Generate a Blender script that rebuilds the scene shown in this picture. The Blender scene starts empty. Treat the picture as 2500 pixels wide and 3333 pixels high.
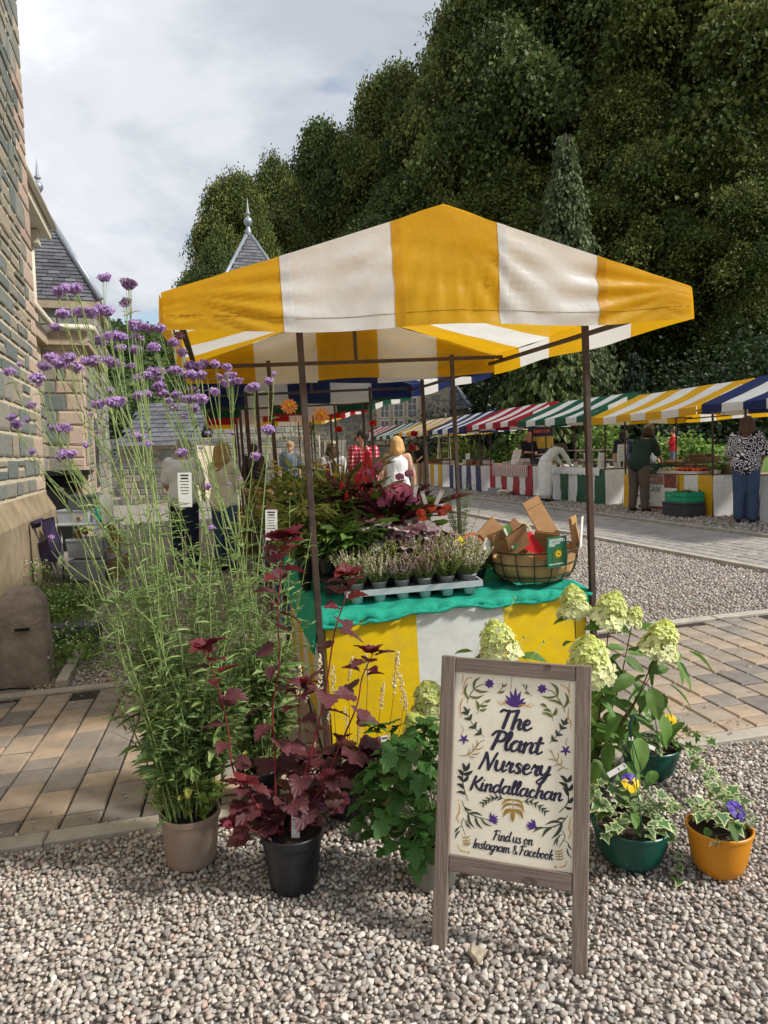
import bpy, bmesh, math, random
import numpy as np
from mathutils import Vector, Matrix

sc = bpy.context.scene
random.seed(7); RNG = np.random.default_rng(11)
# ------------------------------------------------------------------ camera
F_PX, CAM_H, SLOPE, GRID = 2330.0, 1.52, 0.036, math.radians(17)
PITCH = math.atan((1666.5 - 1474) / F_PX); ROLL = 0.02
_f = np.array([0, math.cos(PITCH), -math.sin(PITCH)]); _r = np.array([1., 0, 0]); _u = np.cross(_r, _f)
CR = math.cos(ROLL) * _r - math.sin(ROLL) * _u; CU = math.cos(ROLL) * _u + math.sin(ROLL) * _r; CF = _f
EYE = np.array([0, 0, CAM_H])
cam = bpy.data.cameras.new('camera'); cam_o = bpy.data.objects.new('camera', cam); sc.collection.objects.link(cam_o)
cam.sensor_fit = 'HORIZONTAL'; cam.sensor_width = 36; cam.lens = 36 * F_PX / 2500; cam.clip_start = .05; cam.clip_end = 3000
m = Matrix.Identity(4)
for i in range(3): m[i][0], m[i][1], m[i][2], m[i][3] = CR[i], CU[i], -CF[i], EYE[i]
cam_o.matrix_world = m; sc.camera = cam_o
# ------------------------------------------------------------------ sky and sun
SUN_AZ, SUN_EL = math.radians(-18), math.radians(42)      # azimuth from +x towards +y
sun_dir = Vector((math.cos(SUN_AZ) * math.cos(SUN_EL), math.sin(SUN_AZ) * math.cos(SUN_EL), math.sin(SUN_EL)))
w = bpy.data.worlds.new('World'); sc.world = w; w.use_nodes = True
nt = w.node_tree; N = nt.nodes; LK = nt.links; N.clear()
out = N.new('ShaderNodeOutputWorld'); bg = N.new('ShaderNodeBackground'); LK.new(bg.outputs[0], out.inputs[0])
sky = N.new('ShaderNodeTexSky'); sky.sky_type = 'NISHITA'; sky.sun_disc = False
sky.sun_elevation = SUN_EL; sky.sun_rotation = math.pi / 2 - SUN_AZ; sky.air_density = 1.2; sky.dust_density = 1.0; sky.ozone_density = 1.5
def wn(t, **k):
    n = N.new(t)
    for a, b in k.items(): setattr(n, a, b)
    return n
def wmath(op, a, b=None, c=None):
    n = wn('ShaderNodeMath', operation=op)
    for i, x in enumerate((a, b, c)):
        if x is None: continue
        if isinstance(x, (int, float)): n.inputs[i].default_value = x
        else: LK.new(x, n.inputs[i])
    return n.outputs[0]
def wmix(fac, a, b):
    n = wn('ShaderNodeMix', data_type='RGBA')
    if isinstance(fac, (int, float)): n.inputs[0].default_value = fac
    else: LK.new(fac, n.inputs[0])
    for i, x in ((6, a), (7, b)):
        if isinstance(x, tuple): n.inputs[i].default_value = x
        else: LK.new(x, n.inputs[i])
    return n.outputs[2]
tc = wn('ShaderNodeTexCoord'); sep = wn('ShaderNodeSeparateXYZ'); LK.new(tc.outputs['Generated'], sep.inputs[0])
zz = wmath('MAXIMUM', sep.outputs[2], 0.0); den = wmath('ADD', zz, 0.22)
cx_ = wmath('DIVIDE', sep.outputs[0], den); cy_ = wmath('DIVIDE', sep.outputs[1], den)
cmb = wn('ShaderNodeCombineXYZ'); LK.new(cx_, cmb.inputs[0]); LK.new(cy_, cmb.inputs[1])
def wnoise(scale, detail, rough, off, dist=0.):
    mp = wn('ShaderNodeMapping'); mp.inputs['Location'].default_value = off; LK.new(cmb.outputs[0], mp.inputs[0])
    n = wn('ShaderNodeTexNoise'); n.inputs['Scale'].default_value = scale; n.inputs['Detail'].default_value = detail
    n.inputs['Roughness'].default_value = rough; n.inputs['Distortion'].default_value = dist; LK.new(mp.outputs[0], n.inputs[0]); return n.outputs[0]
def wramp(x, stops):
    n = wn('ShaderNodeValToRGB'); LK.new(x, n.inputs[0]); e = n.color_ramp.elements; n.color_ramp.interpolation = 'EASE'
    while len(e) < len(stops): e.new(.5)
    for q, (p, c) in zip(e, stops): q.position = p; q.color = (*c, 1)
    return n.outputs[0]
cl = wnoise(.7, 8, .57, (2, 7, 0), .35)
cloud = wramp(cl, ((.34, (.25, .285, .335)), (.44, (.37, .40, .445)), (.54, (.54, .56, .595)), (.66, (.78, .795, .81))))
gap = wnoise(1.1, 5, .5, (5.62, 2.5, 0), .6)
gapm = wramp(gap, ((.565, (0, 0, 0)), (.65, (1, 1, 1))))
gapm = wmath('MULTIPLY', gapm, wmath('GREATER_THAN', sep.outputs[2], .06))
skyc = wn('ShaderNodeVectorMath', operation='SCALE'); LK.new(sky.outputs[0], skyc.inputs[0]); skyc.inputs['Scale'].default_value = .10
LK.new(wmix(gapm, cloud, skyc.outputs[0]), bg.inputs[0]); bg.inputs[1].default_value = 1.0
sun = bpy.data.lights.new('sun', 'SUN'); sun.energy = 2.9; sun.angle = math.radians(6); sun.color = (1, .96, .9)
sun_o = bpy.data.objects.new('sun', sun); sc.collection.objects.link(sun_o)
sun_o.rotation_euler = (-sun_dir).to_track_quat('-Z', 'Y').to_euler(); sun_o.location = sun_dir * 60
vs = sc.view_settings; vs.view_transform = 'Standard'; vs.look = 'None'; vs.gamma = 1; vs.exposure = 0.6; vs.use_curve_mapping = False
cy = sc.cycles; cy.use_denoising = True; cy.max_bounces = 7; cy.transparent_max_bounces = 12; cy.diffuse_bounces = 3; cy.caustics_reflective = False; cy.caustics_refractive = False
cy.sample_clamp_indirect = 6

# ------------------------------------------------------------------ placing helpers (a pixel of the 2500x3333 photograph -> a point on the ground / at a distance)
GU = np.array([math.cos(GRID), math.sin(GRID), 0]); GV = np.array([-math.sin(GRID), math.cos(GRID), 0])
def gz(x, y): return SLOPE * min(max(x * GU[0] + y * GU[1], -7.), 10.5)
def ray(px, py): return CF * F_PX + CR * (px - 1250) - CU * (py - 1666.5)
def G(px, py, h=0):
    d = ray(px, py); n = np.array([0, 0, 1.]) - SLOPE * GU; o = EYE - [0, 0, h]
    p = o - d * (o @ n) / (d @ n); p[2] += h; return p
def D(px, py, y): d = ray(px, py); return EYE + d * (y / d[1])
def UV(u, v, h=0): p = GU * u + GV * v; p[2] = gz(p[0], p[1]) + h; return p
# ------------------------------------------------------------------ helpers
COL = sc.collection
def lin(r, g, b):
    f = lambda c: (c / 255) / 12.92 if c / 255 <= .04045 else ((c / 255 + .055) / 1.055) ** 2.4
    return (f(r), f(g), f(b))
def tag(o, label=None, cat=None, group=None, kind=None):
    if label: o['label'] = label
    if cat: o['category'] = cat
    if group: o['group'] = group
    if kind: o['kind'] = kind
    return o
def link(o): COL.objects.link(o); return o
def thing(name, label, cat, loc=(0, 0, 0), rz=0, group=None, mat=None):
    o = link(bpy.data.objects.new(name, None)); o.empty_display_size = .1
    o.matrix_basis = mat if mat is not None else Matrix.Translation(Vector(loc)) @ Matrix.Rotation(rz, 4, 'Z')
    return tag(o, label, cat, group)
def wmat(o):
    m = o.matrix_basis.copy()
    while o.parent: o = o.parent; m = o.matrix_basis @ m
    return m
def copy_tree(o, parent=None):
    c = o.copy(); COL.objects.link(c); c.parent = parent
    for ch in list(o.children):
        copy_tree(ch, c)
    return c
def obj(name, me, mat, parent=None, mb=None):
    o = bpy.data.objects.new(name, me); link(o)
    if mat is not None and len(me.materials) == 0: me.materials.append(mat)
    if parent: o.parent = parent
    if mb is not None: o.matrix_basis = mb
    return o
def npmesh(name, V, F, cols=None, smooth=True, edge=None):
    me = bpy.data.meshes.new(name); V = np.asarray(V, np.float32); F = np.asarray(F, np.int32); k = F.shape[1]
    me.vertices.add(len(V)); me.vertices.foreach_set('co', V.ravel())
    me.loops.add(F.size); me.loops.foreach_set('vertex_index', F.ravel())
    me.polygons.add(len(F)); me.polygons.foreach_set('loop_start', np.arange(0, F.size, k, dtype=np.int32))
    me.polygons.foreach_set('loop_total', np.full(len(F), k, np.int32))
    me.polygons.foreach_set('use_smooth', np.full(len(F), smooth, bool))
    if cols is not None:
        a = me.attributes.new('Col', 'FLOAT_COLOR', 'FACE'); c = np.ones((len(F), 4), np.float32); c[:, :3] = cols; a.data.foreach_set('color', c.ravel())
    if edge is not None:
        a = me.attributes.new('edge', 'FLOAT', 'POINT'); a.data.foreach_set('value', np.asarray(edge, np.float32))
    me.update(calc_edges=True); me.validate(); return me
def local(V, parent):
    if parent is None: return V
    mi = np.array(wmat(parent).inverted()); return np.asarray(V) @ mi[:3, :3].T + mi[:3, 3]
class MB:
    def __init__(s): s.v = []; s.f = []; s.c = []
    def add(s, vs, fs, col=None):
        b = len(s.v); s.v += [tuple(map(float, p)) for p in vs]; s.f += [[i + b for i in f] for f in fs]; s.c += [col] * len(fs); return s
    def box(s, c, d, rz=0, mat=None, col=None, taper=1.):
        x, y, z = d[0] / 2, d[1] / 2, d[2] / 2
        P = [Vector((sx * x * (taper if sz > 0 else 1), sy * y * (taper if sz > 0 else 1), sz * z)) for sz in (-1, 1) for sy in (-1, 1) for sx in (-1, 1)]
        M_ = mat if mat is not None else Matrix.Rotation(rz, 3, 'Z')
        P = [M_ @ p + Vector(c) for p in P]
        return s.add(P, [(0, 2, 3, 1), (4, 5, 7, 6), (0, 1, 5, 4), (2, 6, 7, 3), (0, 4, 6, 2), (1, 3, 7, 5)], col)
    def bar(s, p, q, w, h=None, up=(0, 0, 1), col=None):
        p = Vector(p); q = Vector(q); d = (q - p); L = d.length; d.normalize(); upv = Vector(up)
        if abs(d.dot(upv)) > .97: upv = Vector((0, 1, 0))
        x = d.cross(upv).normalized(); z = x.cross(d)
        M_ = Matrix((x, d, z)).transposed(); return s.box((p + q) / 2, (w, L, h or w), mat=M_, col=col)
    def tube(s, pts, r, n=6, col=None, cap=True):
        pts = [Vector(p) for p in pts]; k = len(pts); r = r if hasattr(r, '__len__') else [r] * k
        vs = []; fs = []; ref = None
        for i, p in enumerate(pts):
            t = (pts[min(i + 1, k - 1)] - pts[max(i - 1, 0)])
            if t.length < 1e-9: t = Vector((0, 0, 1))
            t.normalize()
            if ref is None: ref = t.orthogonal().normalized()
            ref = (ref - t * ref.dot(t))
            ref = ref.normalized() if ref.length > 1e-6 else t.orthogonal().normalized()
            b = t.cross(ref)
            for j in range(n):
                a = 2 * math.pi * j / n; vs.append(p + (ref * math.cos(a) + b * math.sin(a)) * r[i])
        for i in range(k - 1):
            for j in range(n): fs.append((i * n + j, i * n + (j + 1) % n, (i + 1) * n + (j + 1) % n, (i + 1) * n + j))
        if cap: fs += [tuple(range(n))[::-1], tuple((k - 1) * n + j for j in range(n))]
        return s.add(vs, fs, col)
    def lathe(s, prof, n=24, c=(0, 0, 0), col=None, sx=1, sy=1, cap0=True, cap1=False, ph=0):
        vs = []; fs = []
        for r, z in prof:
            for j in range(n):
                a = 2 * math.pi * j / n + ph; vs.append((c[0] + r * sx * math.cos(a), c[1] + r * sy * math.sin(a), c[2] + z))
        for i in range(len(prof) - 1):
            for j in range(n): fs.append((i * n + j, i * n + (j + 1) % n, (i + 1) * n + (j + 1) % n, (i + 1) * n + j))
        if cap0: fs.append(tuple(range(n))[::-1])
        if cap1: fs.append(tuple((len(prof) - 1) * n + j for j in range(n)))
        return s.add(vs, fs, col)
    def grid(s, fn, nu, nv, col=None, cfn=None):
        vs = [fn(i / nu, j / nv) for j in range(nv + 1) for i in range(nu + 1)]; b = len(s.v); s.v += [tuple(map(float, p)) for p in vs]
        for j in range(nv):
            for i in range(nu):
                a = b + j * (nu + 1) + i; s.f.append([a, a + 1, a + nu + 2, a + nu + 1]); s.c.append(cfn((i + .5) / nu, (j + .5) / nv) if cfn else col)
        return s
    def sphere(s, c, r, n=8, col=None):
        r = r if hasattr(r, '__len__') else (r, r, r); k = n // 2
        vs = [(c[0], c[1], c[2] - r[2])]; fs = []
        for i in range(1, k):
            ph = -math.pi / 2 + math.pi * i / k
            for j in range(n):
                a = 2 * math.pi * j / n; vs.append((c[0] + r[0] * math.cos(ph) * math.cos(a), c[1] + r[1] * math.cos(ph) * math.sin(a), c[2] + r[2] * math.sin(ph)))
        vs.append((c[0], c[1], c[2] + r[2])); e = len(vs) - 1
        for j in range(n):
            fs.append((0, 1 + (j + 1) % n, 1 + j)); fs.append((e, e - n + j, e - n + (j + 1) % n))
        for i in range(k - 2):
            for j in range(n): fs.append((1 + i * n + j, 1 + i * n + (j + 1) % n, 1 + (i + 1) * n + (j + 1) % n, 1 + (i + 1) * n + j))
        return s.add(vs, fs, col)
    def mesh(s, name, smooth=False, bevel=0):
        me = bpy.data.meshes.new(name); me.from_pydata(s.v, [], s.f)
        if any(c is not None for c in s.c):
            a = me.attributes.new('Col', 'FLOAT_COLOR', 'FACE')
            a.data.foreach_set('color', [x for c in s.c for x in ((*c, 1) if c is not None else (1, 1, 1, 1))])
        if bevel:
            bm = bmesh.new(); bm.from_mesh(me); bmesh.ops.bevel(bm, geom=list(bm.edges), offset=bevel, segments=1, affect='EDGES', profile=.7); bm.to_mesh(me); bm.free()
        me.polygons.foreach_set('use_smooth', [smooth] * len(me.polygons)); me.update(); return me
    def build(s, name, mat, parent=None, smooth=False, bevel=0, world=False):
        if world and parent is not None: s.v = [tuple(p) for p in local(np.array(s.v), parent)]
        return obj(name, s.mesh(name, smooth, bevel), mat, parent)
def fix_normals(o):
    bm = bmesh.new(); bm.from_mesh(o.data); bmesh.ops.recalc_face_normals(bm, faces=bm.faces); bm.to_mesh(o.data); bm.free(); return o
def autosmooth(o, ang=40):
    me = o.data; me.polygons.foreach_set('use_smooth', [True] * len(me.polygons))
    bm = bmesh.new(); bm.from_mesh(me); a = math.radians(ang)
    for e in bm.edges: e.smooth = not (len(e.link_faces) == 2 and e.calc_face_angle(0) > a)
    bm.to_mesh(me); bm.free(); return o
def inst(tV, tF, R, t):
    """copies of a template (tV, tF) by matrices R (k,3,3) and points t (k,3)"""
    tV = np.asarray(tV, float); tF = np.asarray(tF, int); k = len(t); n = len(tV)
    V = (np.einsum('kij,nj->kni', R, tV) + np.asarray(t)[:, None, :]).reshape(-1, 3)
    return V, (tF[None] + (np.arange(k) * n)[:, None, None]).reshape(-1, tF.shape[1])
def frames(d, roll=None, s=1., flip=None):
    """rotations whose +Y is d (k,3), rolled at random, scaled by s"""
    d = np.asarray(d, float); d = d / np.linalg.norm(d, axis=1, keepdims=True); k = len(d)
    up = np.tile([0., 0, 1], (k, 1)); up[np.abs(d[:, 2]) > .97] = [1, 0, 0]
    x = np.cross(d, up); x /= np.linalg.norm(x, axis=1, keepdims=True); z = np.cross(x, d)
    if roll is None: roll = np.zeros(k)
    c, sn = np.cos(roll)[:, None], np.sin(roll)[:, None]
    x2 = x * c + z * sn; z2 = np.cross(x2, d)
    R = np.stack([x2, d, z2], 2); s = np.asarray(s, float)
    return R * (s[:, None, None] if s.ndim == 1 else (s[:, None, :] if s.ndim == 2 else s))
def npobj(name, V, F, mat, parent=None, cols=None, smooth=True, world=True, edge=None, kind=None):
    V = local(V, parent) if world else V
    o = obj(name, npmesh(name, V, F, cols, smooth, edge), mat, parent)
    if kind: o['kind'] = kind
    return o
def cat(parts):
    V = []; F = []; n = 0
    for v, f in parts: V.append(v); F.append(np.asarray(f) + n); n += len(v)
    return np.concatenate(V), np.concatenate(F)
def spline(P, n=12):
    P = [np.asarray(p, float) for p in P]; Q = [2 * P[0] - P[1]] + P + [2 * P[-1] - P[-2]]; out_ = []
    for i in range(len(P) - 1):
        a, b, c, d = Q[i:i + 4]
        for k in range(n):
            t = k / n; out_.append(.5 * (2 * b + (c - a) * t + (2 * a - 5 * b + 4 * c - d) * t * t + (3 * b - a - 3 * c + d) * t ** 3))
    return out_ + [P[-1]]
# ------------------------------------------------------------------ materials
def M(name, rgb, rough=.7, var=.12, vs=6., bump=0., bs=60., attr=False, trans=0., metal=0., spec=.4, rnd=0., dirt=None, dscale=3., damt=.5, coat=0, hue=0., tcol=None, stretch=None, edge=None, alpha=1.):
    """a procedural surface: base colour (or the Col attribute) with noise variation, optional dirt, bump, translucency, per-object variation"""
    mt = bpy.data.materials.new(name); mt.use_nodes = True; t = mt.node_tree; n = t.nodes; l = t.links; n.clear()
    o = n.new('ShaderNodeOutputMaterial'); b = n.new('ShaderNodeBsdfPrincipled')
    def mk(ty, **k):
        q = n.new(ty)
        for a, c in k.items(): setattr(q, a, c)
        return q
    def mixc(f, a, c, bt='MIX'):
        q = mk('ShaderNodeMix', data_type='RGBA', blend_type=bt)
        if isinstance(f, (int, float)): q.inputs[0].default_value = f
        else: l.new(f, q.inputs[0])
        for i, x in ((6, a), (7, c)):
            if isinstance(x, tuple): q.inputs[i].default_value = (*x[:3], 1)
            else: l.new(x, q.inputs[i])
        return q.outputs[2]
    tc_ = mk('ShaderNodeTexCoord'); co = tc_.outputs['Object']
    if stretch:
        mp = mk('ShaderNodeMapping'); mp.inputs['Scale'].default_value = stretch; l.new(co, mp.inputs[0]); co = mp.outputs[0]
    def noise_(sc_, det=4, rg=.6):
        q = mk('ShaderNodeTexNoise'); q.inputs['Scale'].default_value = sc_; q.inputs['Detail'].default_value = det; q.inputs['Roughness'].default_value = rg; l.new(co, q.inputs[0]); return q
    def mr(x, a, c, lo=0., hi=1.):
        q = mk('ShaderNodeMapRange'); q.inputs[1].default_value = lo; q.inputs[2].default_value = hi; q.inputs[3].default_value = a; q.inputs[4].default_value = c; l.new(x, q.inputs[0]); return q.outputs[0]
    if attr:
        q = mk('ShaderNodeAttribute'); q.attribute_name = 'Col'; c0 = q.outputs['Color']
    else: c0 = rgb
    if edge is not None:
        q = mk('ShaderNodeAttribute'); q.attribute_name = 'edge'; nz = noise_(90, 2)
        ad = mk('ShaderNodeMath', operation='MULTIPLY_ADD'); l.new(nz.outputs[0], ad.inputs[0]); ad.inputs[1].default_value = .5; l.new(q.outputs['Fac'], ad.inputs[2])
        c0 = mixc(mr(ad.outputs[0], 0, 1, edge[1], edge[2]), c0, edge[0])
    hs = mk('ShaderNodeHueSaturation')
    if isinstance(c0, tuple): hs.inputs['Color'].default_value = (*c0, 1)
    else: l.new(c0, hs.inputs['Color'])
    v = mr(noise_(vs).outputs[0], 1 - var * 1.6, 1 + var * 1.6, .25, .75)
    if rnd or hue:
        oi = mk('ShaderNodeObjectInfo'); mu = mk('ShaderNodeMath', operation='MULTIPLY'); l.new(v, mu.inputs[0]); l.new(mr(oi.outputs['Random'], 1 - rnd, 1 + rnd), mu.inputs[1]); v = mu.outputs[0]
        if hue:
            fr = mk('ShaderNodeMath', operation='FRACT'); m7 = mk('ShaderNodeMath', operation='MULTIPLY'); m7.inputs[1].default_value = 7.31; l.new(oi.outputs['Random'], m7.inputs[0]); l.new(m7.outputs[0], fr.inputs[0]); l.new(mr(fr.outputs[0], .5 - hue, .5 + hue), hs.inputs['Hue'])
    l.new(v, hs.inputs['Value']); c1 = hs.outputs[0]
    if dirt:
        d1 = noise_(dscale, 6, .7); c1 = mixc(mr(d1.outputs[0], 0, damt, .45, .75), c1, dirt)
    l.new(c1, b.inputs['Base Color']); b.inputs['Roughness'].default_value = rough; b.inputs['Metallic'].default_value = metal; b.inputs['Specular IOR Level'].default_value = spec
    if coat: b.inputs['Coat Weight'].default_value = coat; b.inputs['Coat Roughness'].default_value = .2
    if bump:
        bn = noise_(bs, 5, .6); bp = mk('ShaderNodeBump'); bp.inputs['Strength'].default_value = min(1, bump); bp.inputs['Distance'].default_value = .012 * max(1, bump); l.new(bn.outputs[0], bp.inputs['Height']); l.new(bp.outputs[0], b.inputs['Normal'])
    if alpha < 1: b.inputs['Alpha'].default_value = alpha
    sh = b.outputs[0]
    if trans:
        tr = mk('ShaderNodeBsdfTranslucent'); mx = mk('ShaderNodeMixShader'); mx.inputs[0].default_value = trans
        l.new(mixc(.75, c1, tcol, 'MULTIPLY') if tcol else c1, tr.inputs[0]); l.new(sh, mx.inputs[1]); l.new(tr.outputs[0], mx.inputs[2]); sh = mx.outputs[0]
    l.new(sh, o.inputs[0]); return mt
def ramp_mat(name, stops, rough=.8, vs=9., bump=.3, bs=50., nvar=.35, spec=.3, grime=None):
    """colour picked per object from a ramp, mottled by noise (pavers, stones)"""
    mt = M(name, (.5, .5, .5), rough=rough, var=.14, vs=vs, bump=bump, bs=bs, spec=spec); t = mt.node_tree; n = t.nodes; l = t.links
    oi = n.new('ShaderNodeObjectInfo'); nz = n.new('ShaderNodeTexNoise'); nz.inputs['Scale'].default_value = vs; nz.inputs['Detail'].default_value = 5; tcx = n.new('ShaderNodeTexCoord')
    va = n.new('ShaderNodeVectorMath'); va.operation = 'ADD'; l.new(tcx.outputs['Object'], va.inputs[0]); sc_ = n.new('ShaderNodeMath'); sc_.operation = 'MULTIPLY'; sc_.inputs[1].default_value = 57.; l.new(oi.outputs['Random'], sc_.inputs[0])
    cb = n.new('ShaderNodeCombineXYZ'); l.new(sc_.outputs[0], cb.inputs[0]); l.new(sc_.outputs[0], cb.inputs[1]); l.new(cb.outputs[0], va.inputs[1]); l.new(va.outputs[0], nz.inputs[0])
    ma = n.new('ShaderNodeMath'); ma.operation = 'MULTIPLY_ADD'; l.new(nz.outputs[0], ma.inputs[0]); ma.inputs[1].default_value = nvar * 2
    ma2 = n.new('ShaderNodeMath'); ma2.operation = 'SUBTRACT'; l.new(oi.outputs['Random'], ma2.inputs[0]); ma2.inputs[1].default_value = nvar; l.new(ma2.outputs[0], ma.inputs[2])
    rp = n.new('ShaderNodeValToRGB'); e = rp.color_ramp.elements
    while len(e) < len(stops): e.new(.5)
    for q, (p, c) in zip(e, stops): q.position = p; q.color = (*c, 1)
    l.new(ma.outputs[0], rp.inputs[0])
    hs = next(x for x in n if x.type == 'HUE_SAT'); l.new(rp.outputs[0], hs.inputs['Color']); return mt
def set_random(o): return o
def bankz(u): t = max(0, u - 12.2); return .36 + min(.30, t * 1.2) * (t > 0) + .14 * t
m_ink = M('black_ink', lin(40, 40, 46), rough=.8)
# ------------------------------------------------------------------ people
m_skin = M('skin', lin(206, 160, 134), rough=.55, var=.06, vs=9, spec=.35)
def fab(n, c, r=.85, **k): return M(n, lin(*c), rough=r, var=.1, vs=9, bump=.25, bs=25, spec=.2, **k)
m_denim = fab('blue_denim', (66, 84, 112)); m_ddenim = fab('dark_denim', (38, 46, 66)); m_shoe = fab('dark_shoe', (46, 42, 40)); m_wtee = fab('white_cotton', (226, 226, 224)); m_cream_tee = fab('cream_cotton', (222, 214, 196))
def remeshed(name, mb, mat, par, vox=.014, sm=4):
    me = mb.mesh('tmp', True); o = bpy.data.objects.new('tmp', me); COL.objects.link(o); r = o.modifiers.new('r', 'REMESH'); r.mode = 'VOXEL'; r.voxel_size = vox; s = o.modifiers.new('s', 'SMOOTH'); s.iterations = sm; s.factor = .5
    dg = bpy.context.evaluated_depsgraph_get(); dg.update(); m2 = bpy.data.meshes.new_from_object(o.evaluated_get(dg)); bpy.data.objects.remove(o); bpy.data.meshes.remove(me); m2.polygons.foreach_set('use_smooth', [True] * len(m2.polygons)); m2.materials.clear(); m2.name = name; return obj(name, m2, mat, par)
def cap(b, p, q, r0, r1, sx=1., sy=1., n=10):
    """tapered capsule from p to q; sx, sy widen its cross-section along world x and y"""
    p, q = Vector(p), Vector(q); d = q - p; L = max(d.length, 1e-4); d.normalize(); ref = Vector((1, 0, 0)) if abs(d.x) < .9 else Vector((0, 1, 0)); y = d.cross(ref).normalized(); x = y.cross(d); rings = []
    for a in (-80, -50, -20): rings.append((p + d * r0 * math.sin(math.radians(a)), r0 * math.cos(math.radians(a))))
    for t in (0, .33, .66, 1): rings.append((p + d * L * t, r0 + (r1 - r0) * t))
    for a in (20, 50, 80): rings.append((q + d * r1 * math.sin(math.radians(a)), r1 * math.cos(math.radians(a))))
    vs = []; fs = []
    for c, r in rings:
        for j in range(n): a = 2 * math.pi * j / n; vs.append(c + x * (r * math.cos(a) * sx) + y * (r * math.sin(a) * sy))
    m_ = len(rings)
    for i in range(m_ - 1):
        for j in range(n): fs.append((i * n + j, i * n + (j + 1) % n, (i + 1) * n + (j + 1) % n, (i + 1) * n + j))
    fs += [tuple(range(n))[::-1], tuple((m_ - 1) * n + j for j in range(n))]; b.add(vs, fs)
BASE = dict(hipL=(-.085, 0, .90), hipR=(.085, 0, .90), kneeL=(-.095, .015, .49), kneeR=(.095, .015, .49), ankL=(-.10, 0, .075), ankR=(.10, 0, .075), pel=(0, 0, .95), waist=(0, 0, 1.08), chest=(0, .01, 1.28), neck=(0, -.005, 1.455), head=(0, .015, 1.585), shL=(-.17, 0, 1.395), shR=(.17, 0, 1.395), elL=(-.22, -.02, 1.13), elR=(.22, -.02, 1.13), wrL=(-.235, .07, .90), wrR=(.235, .07, .90))
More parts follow.
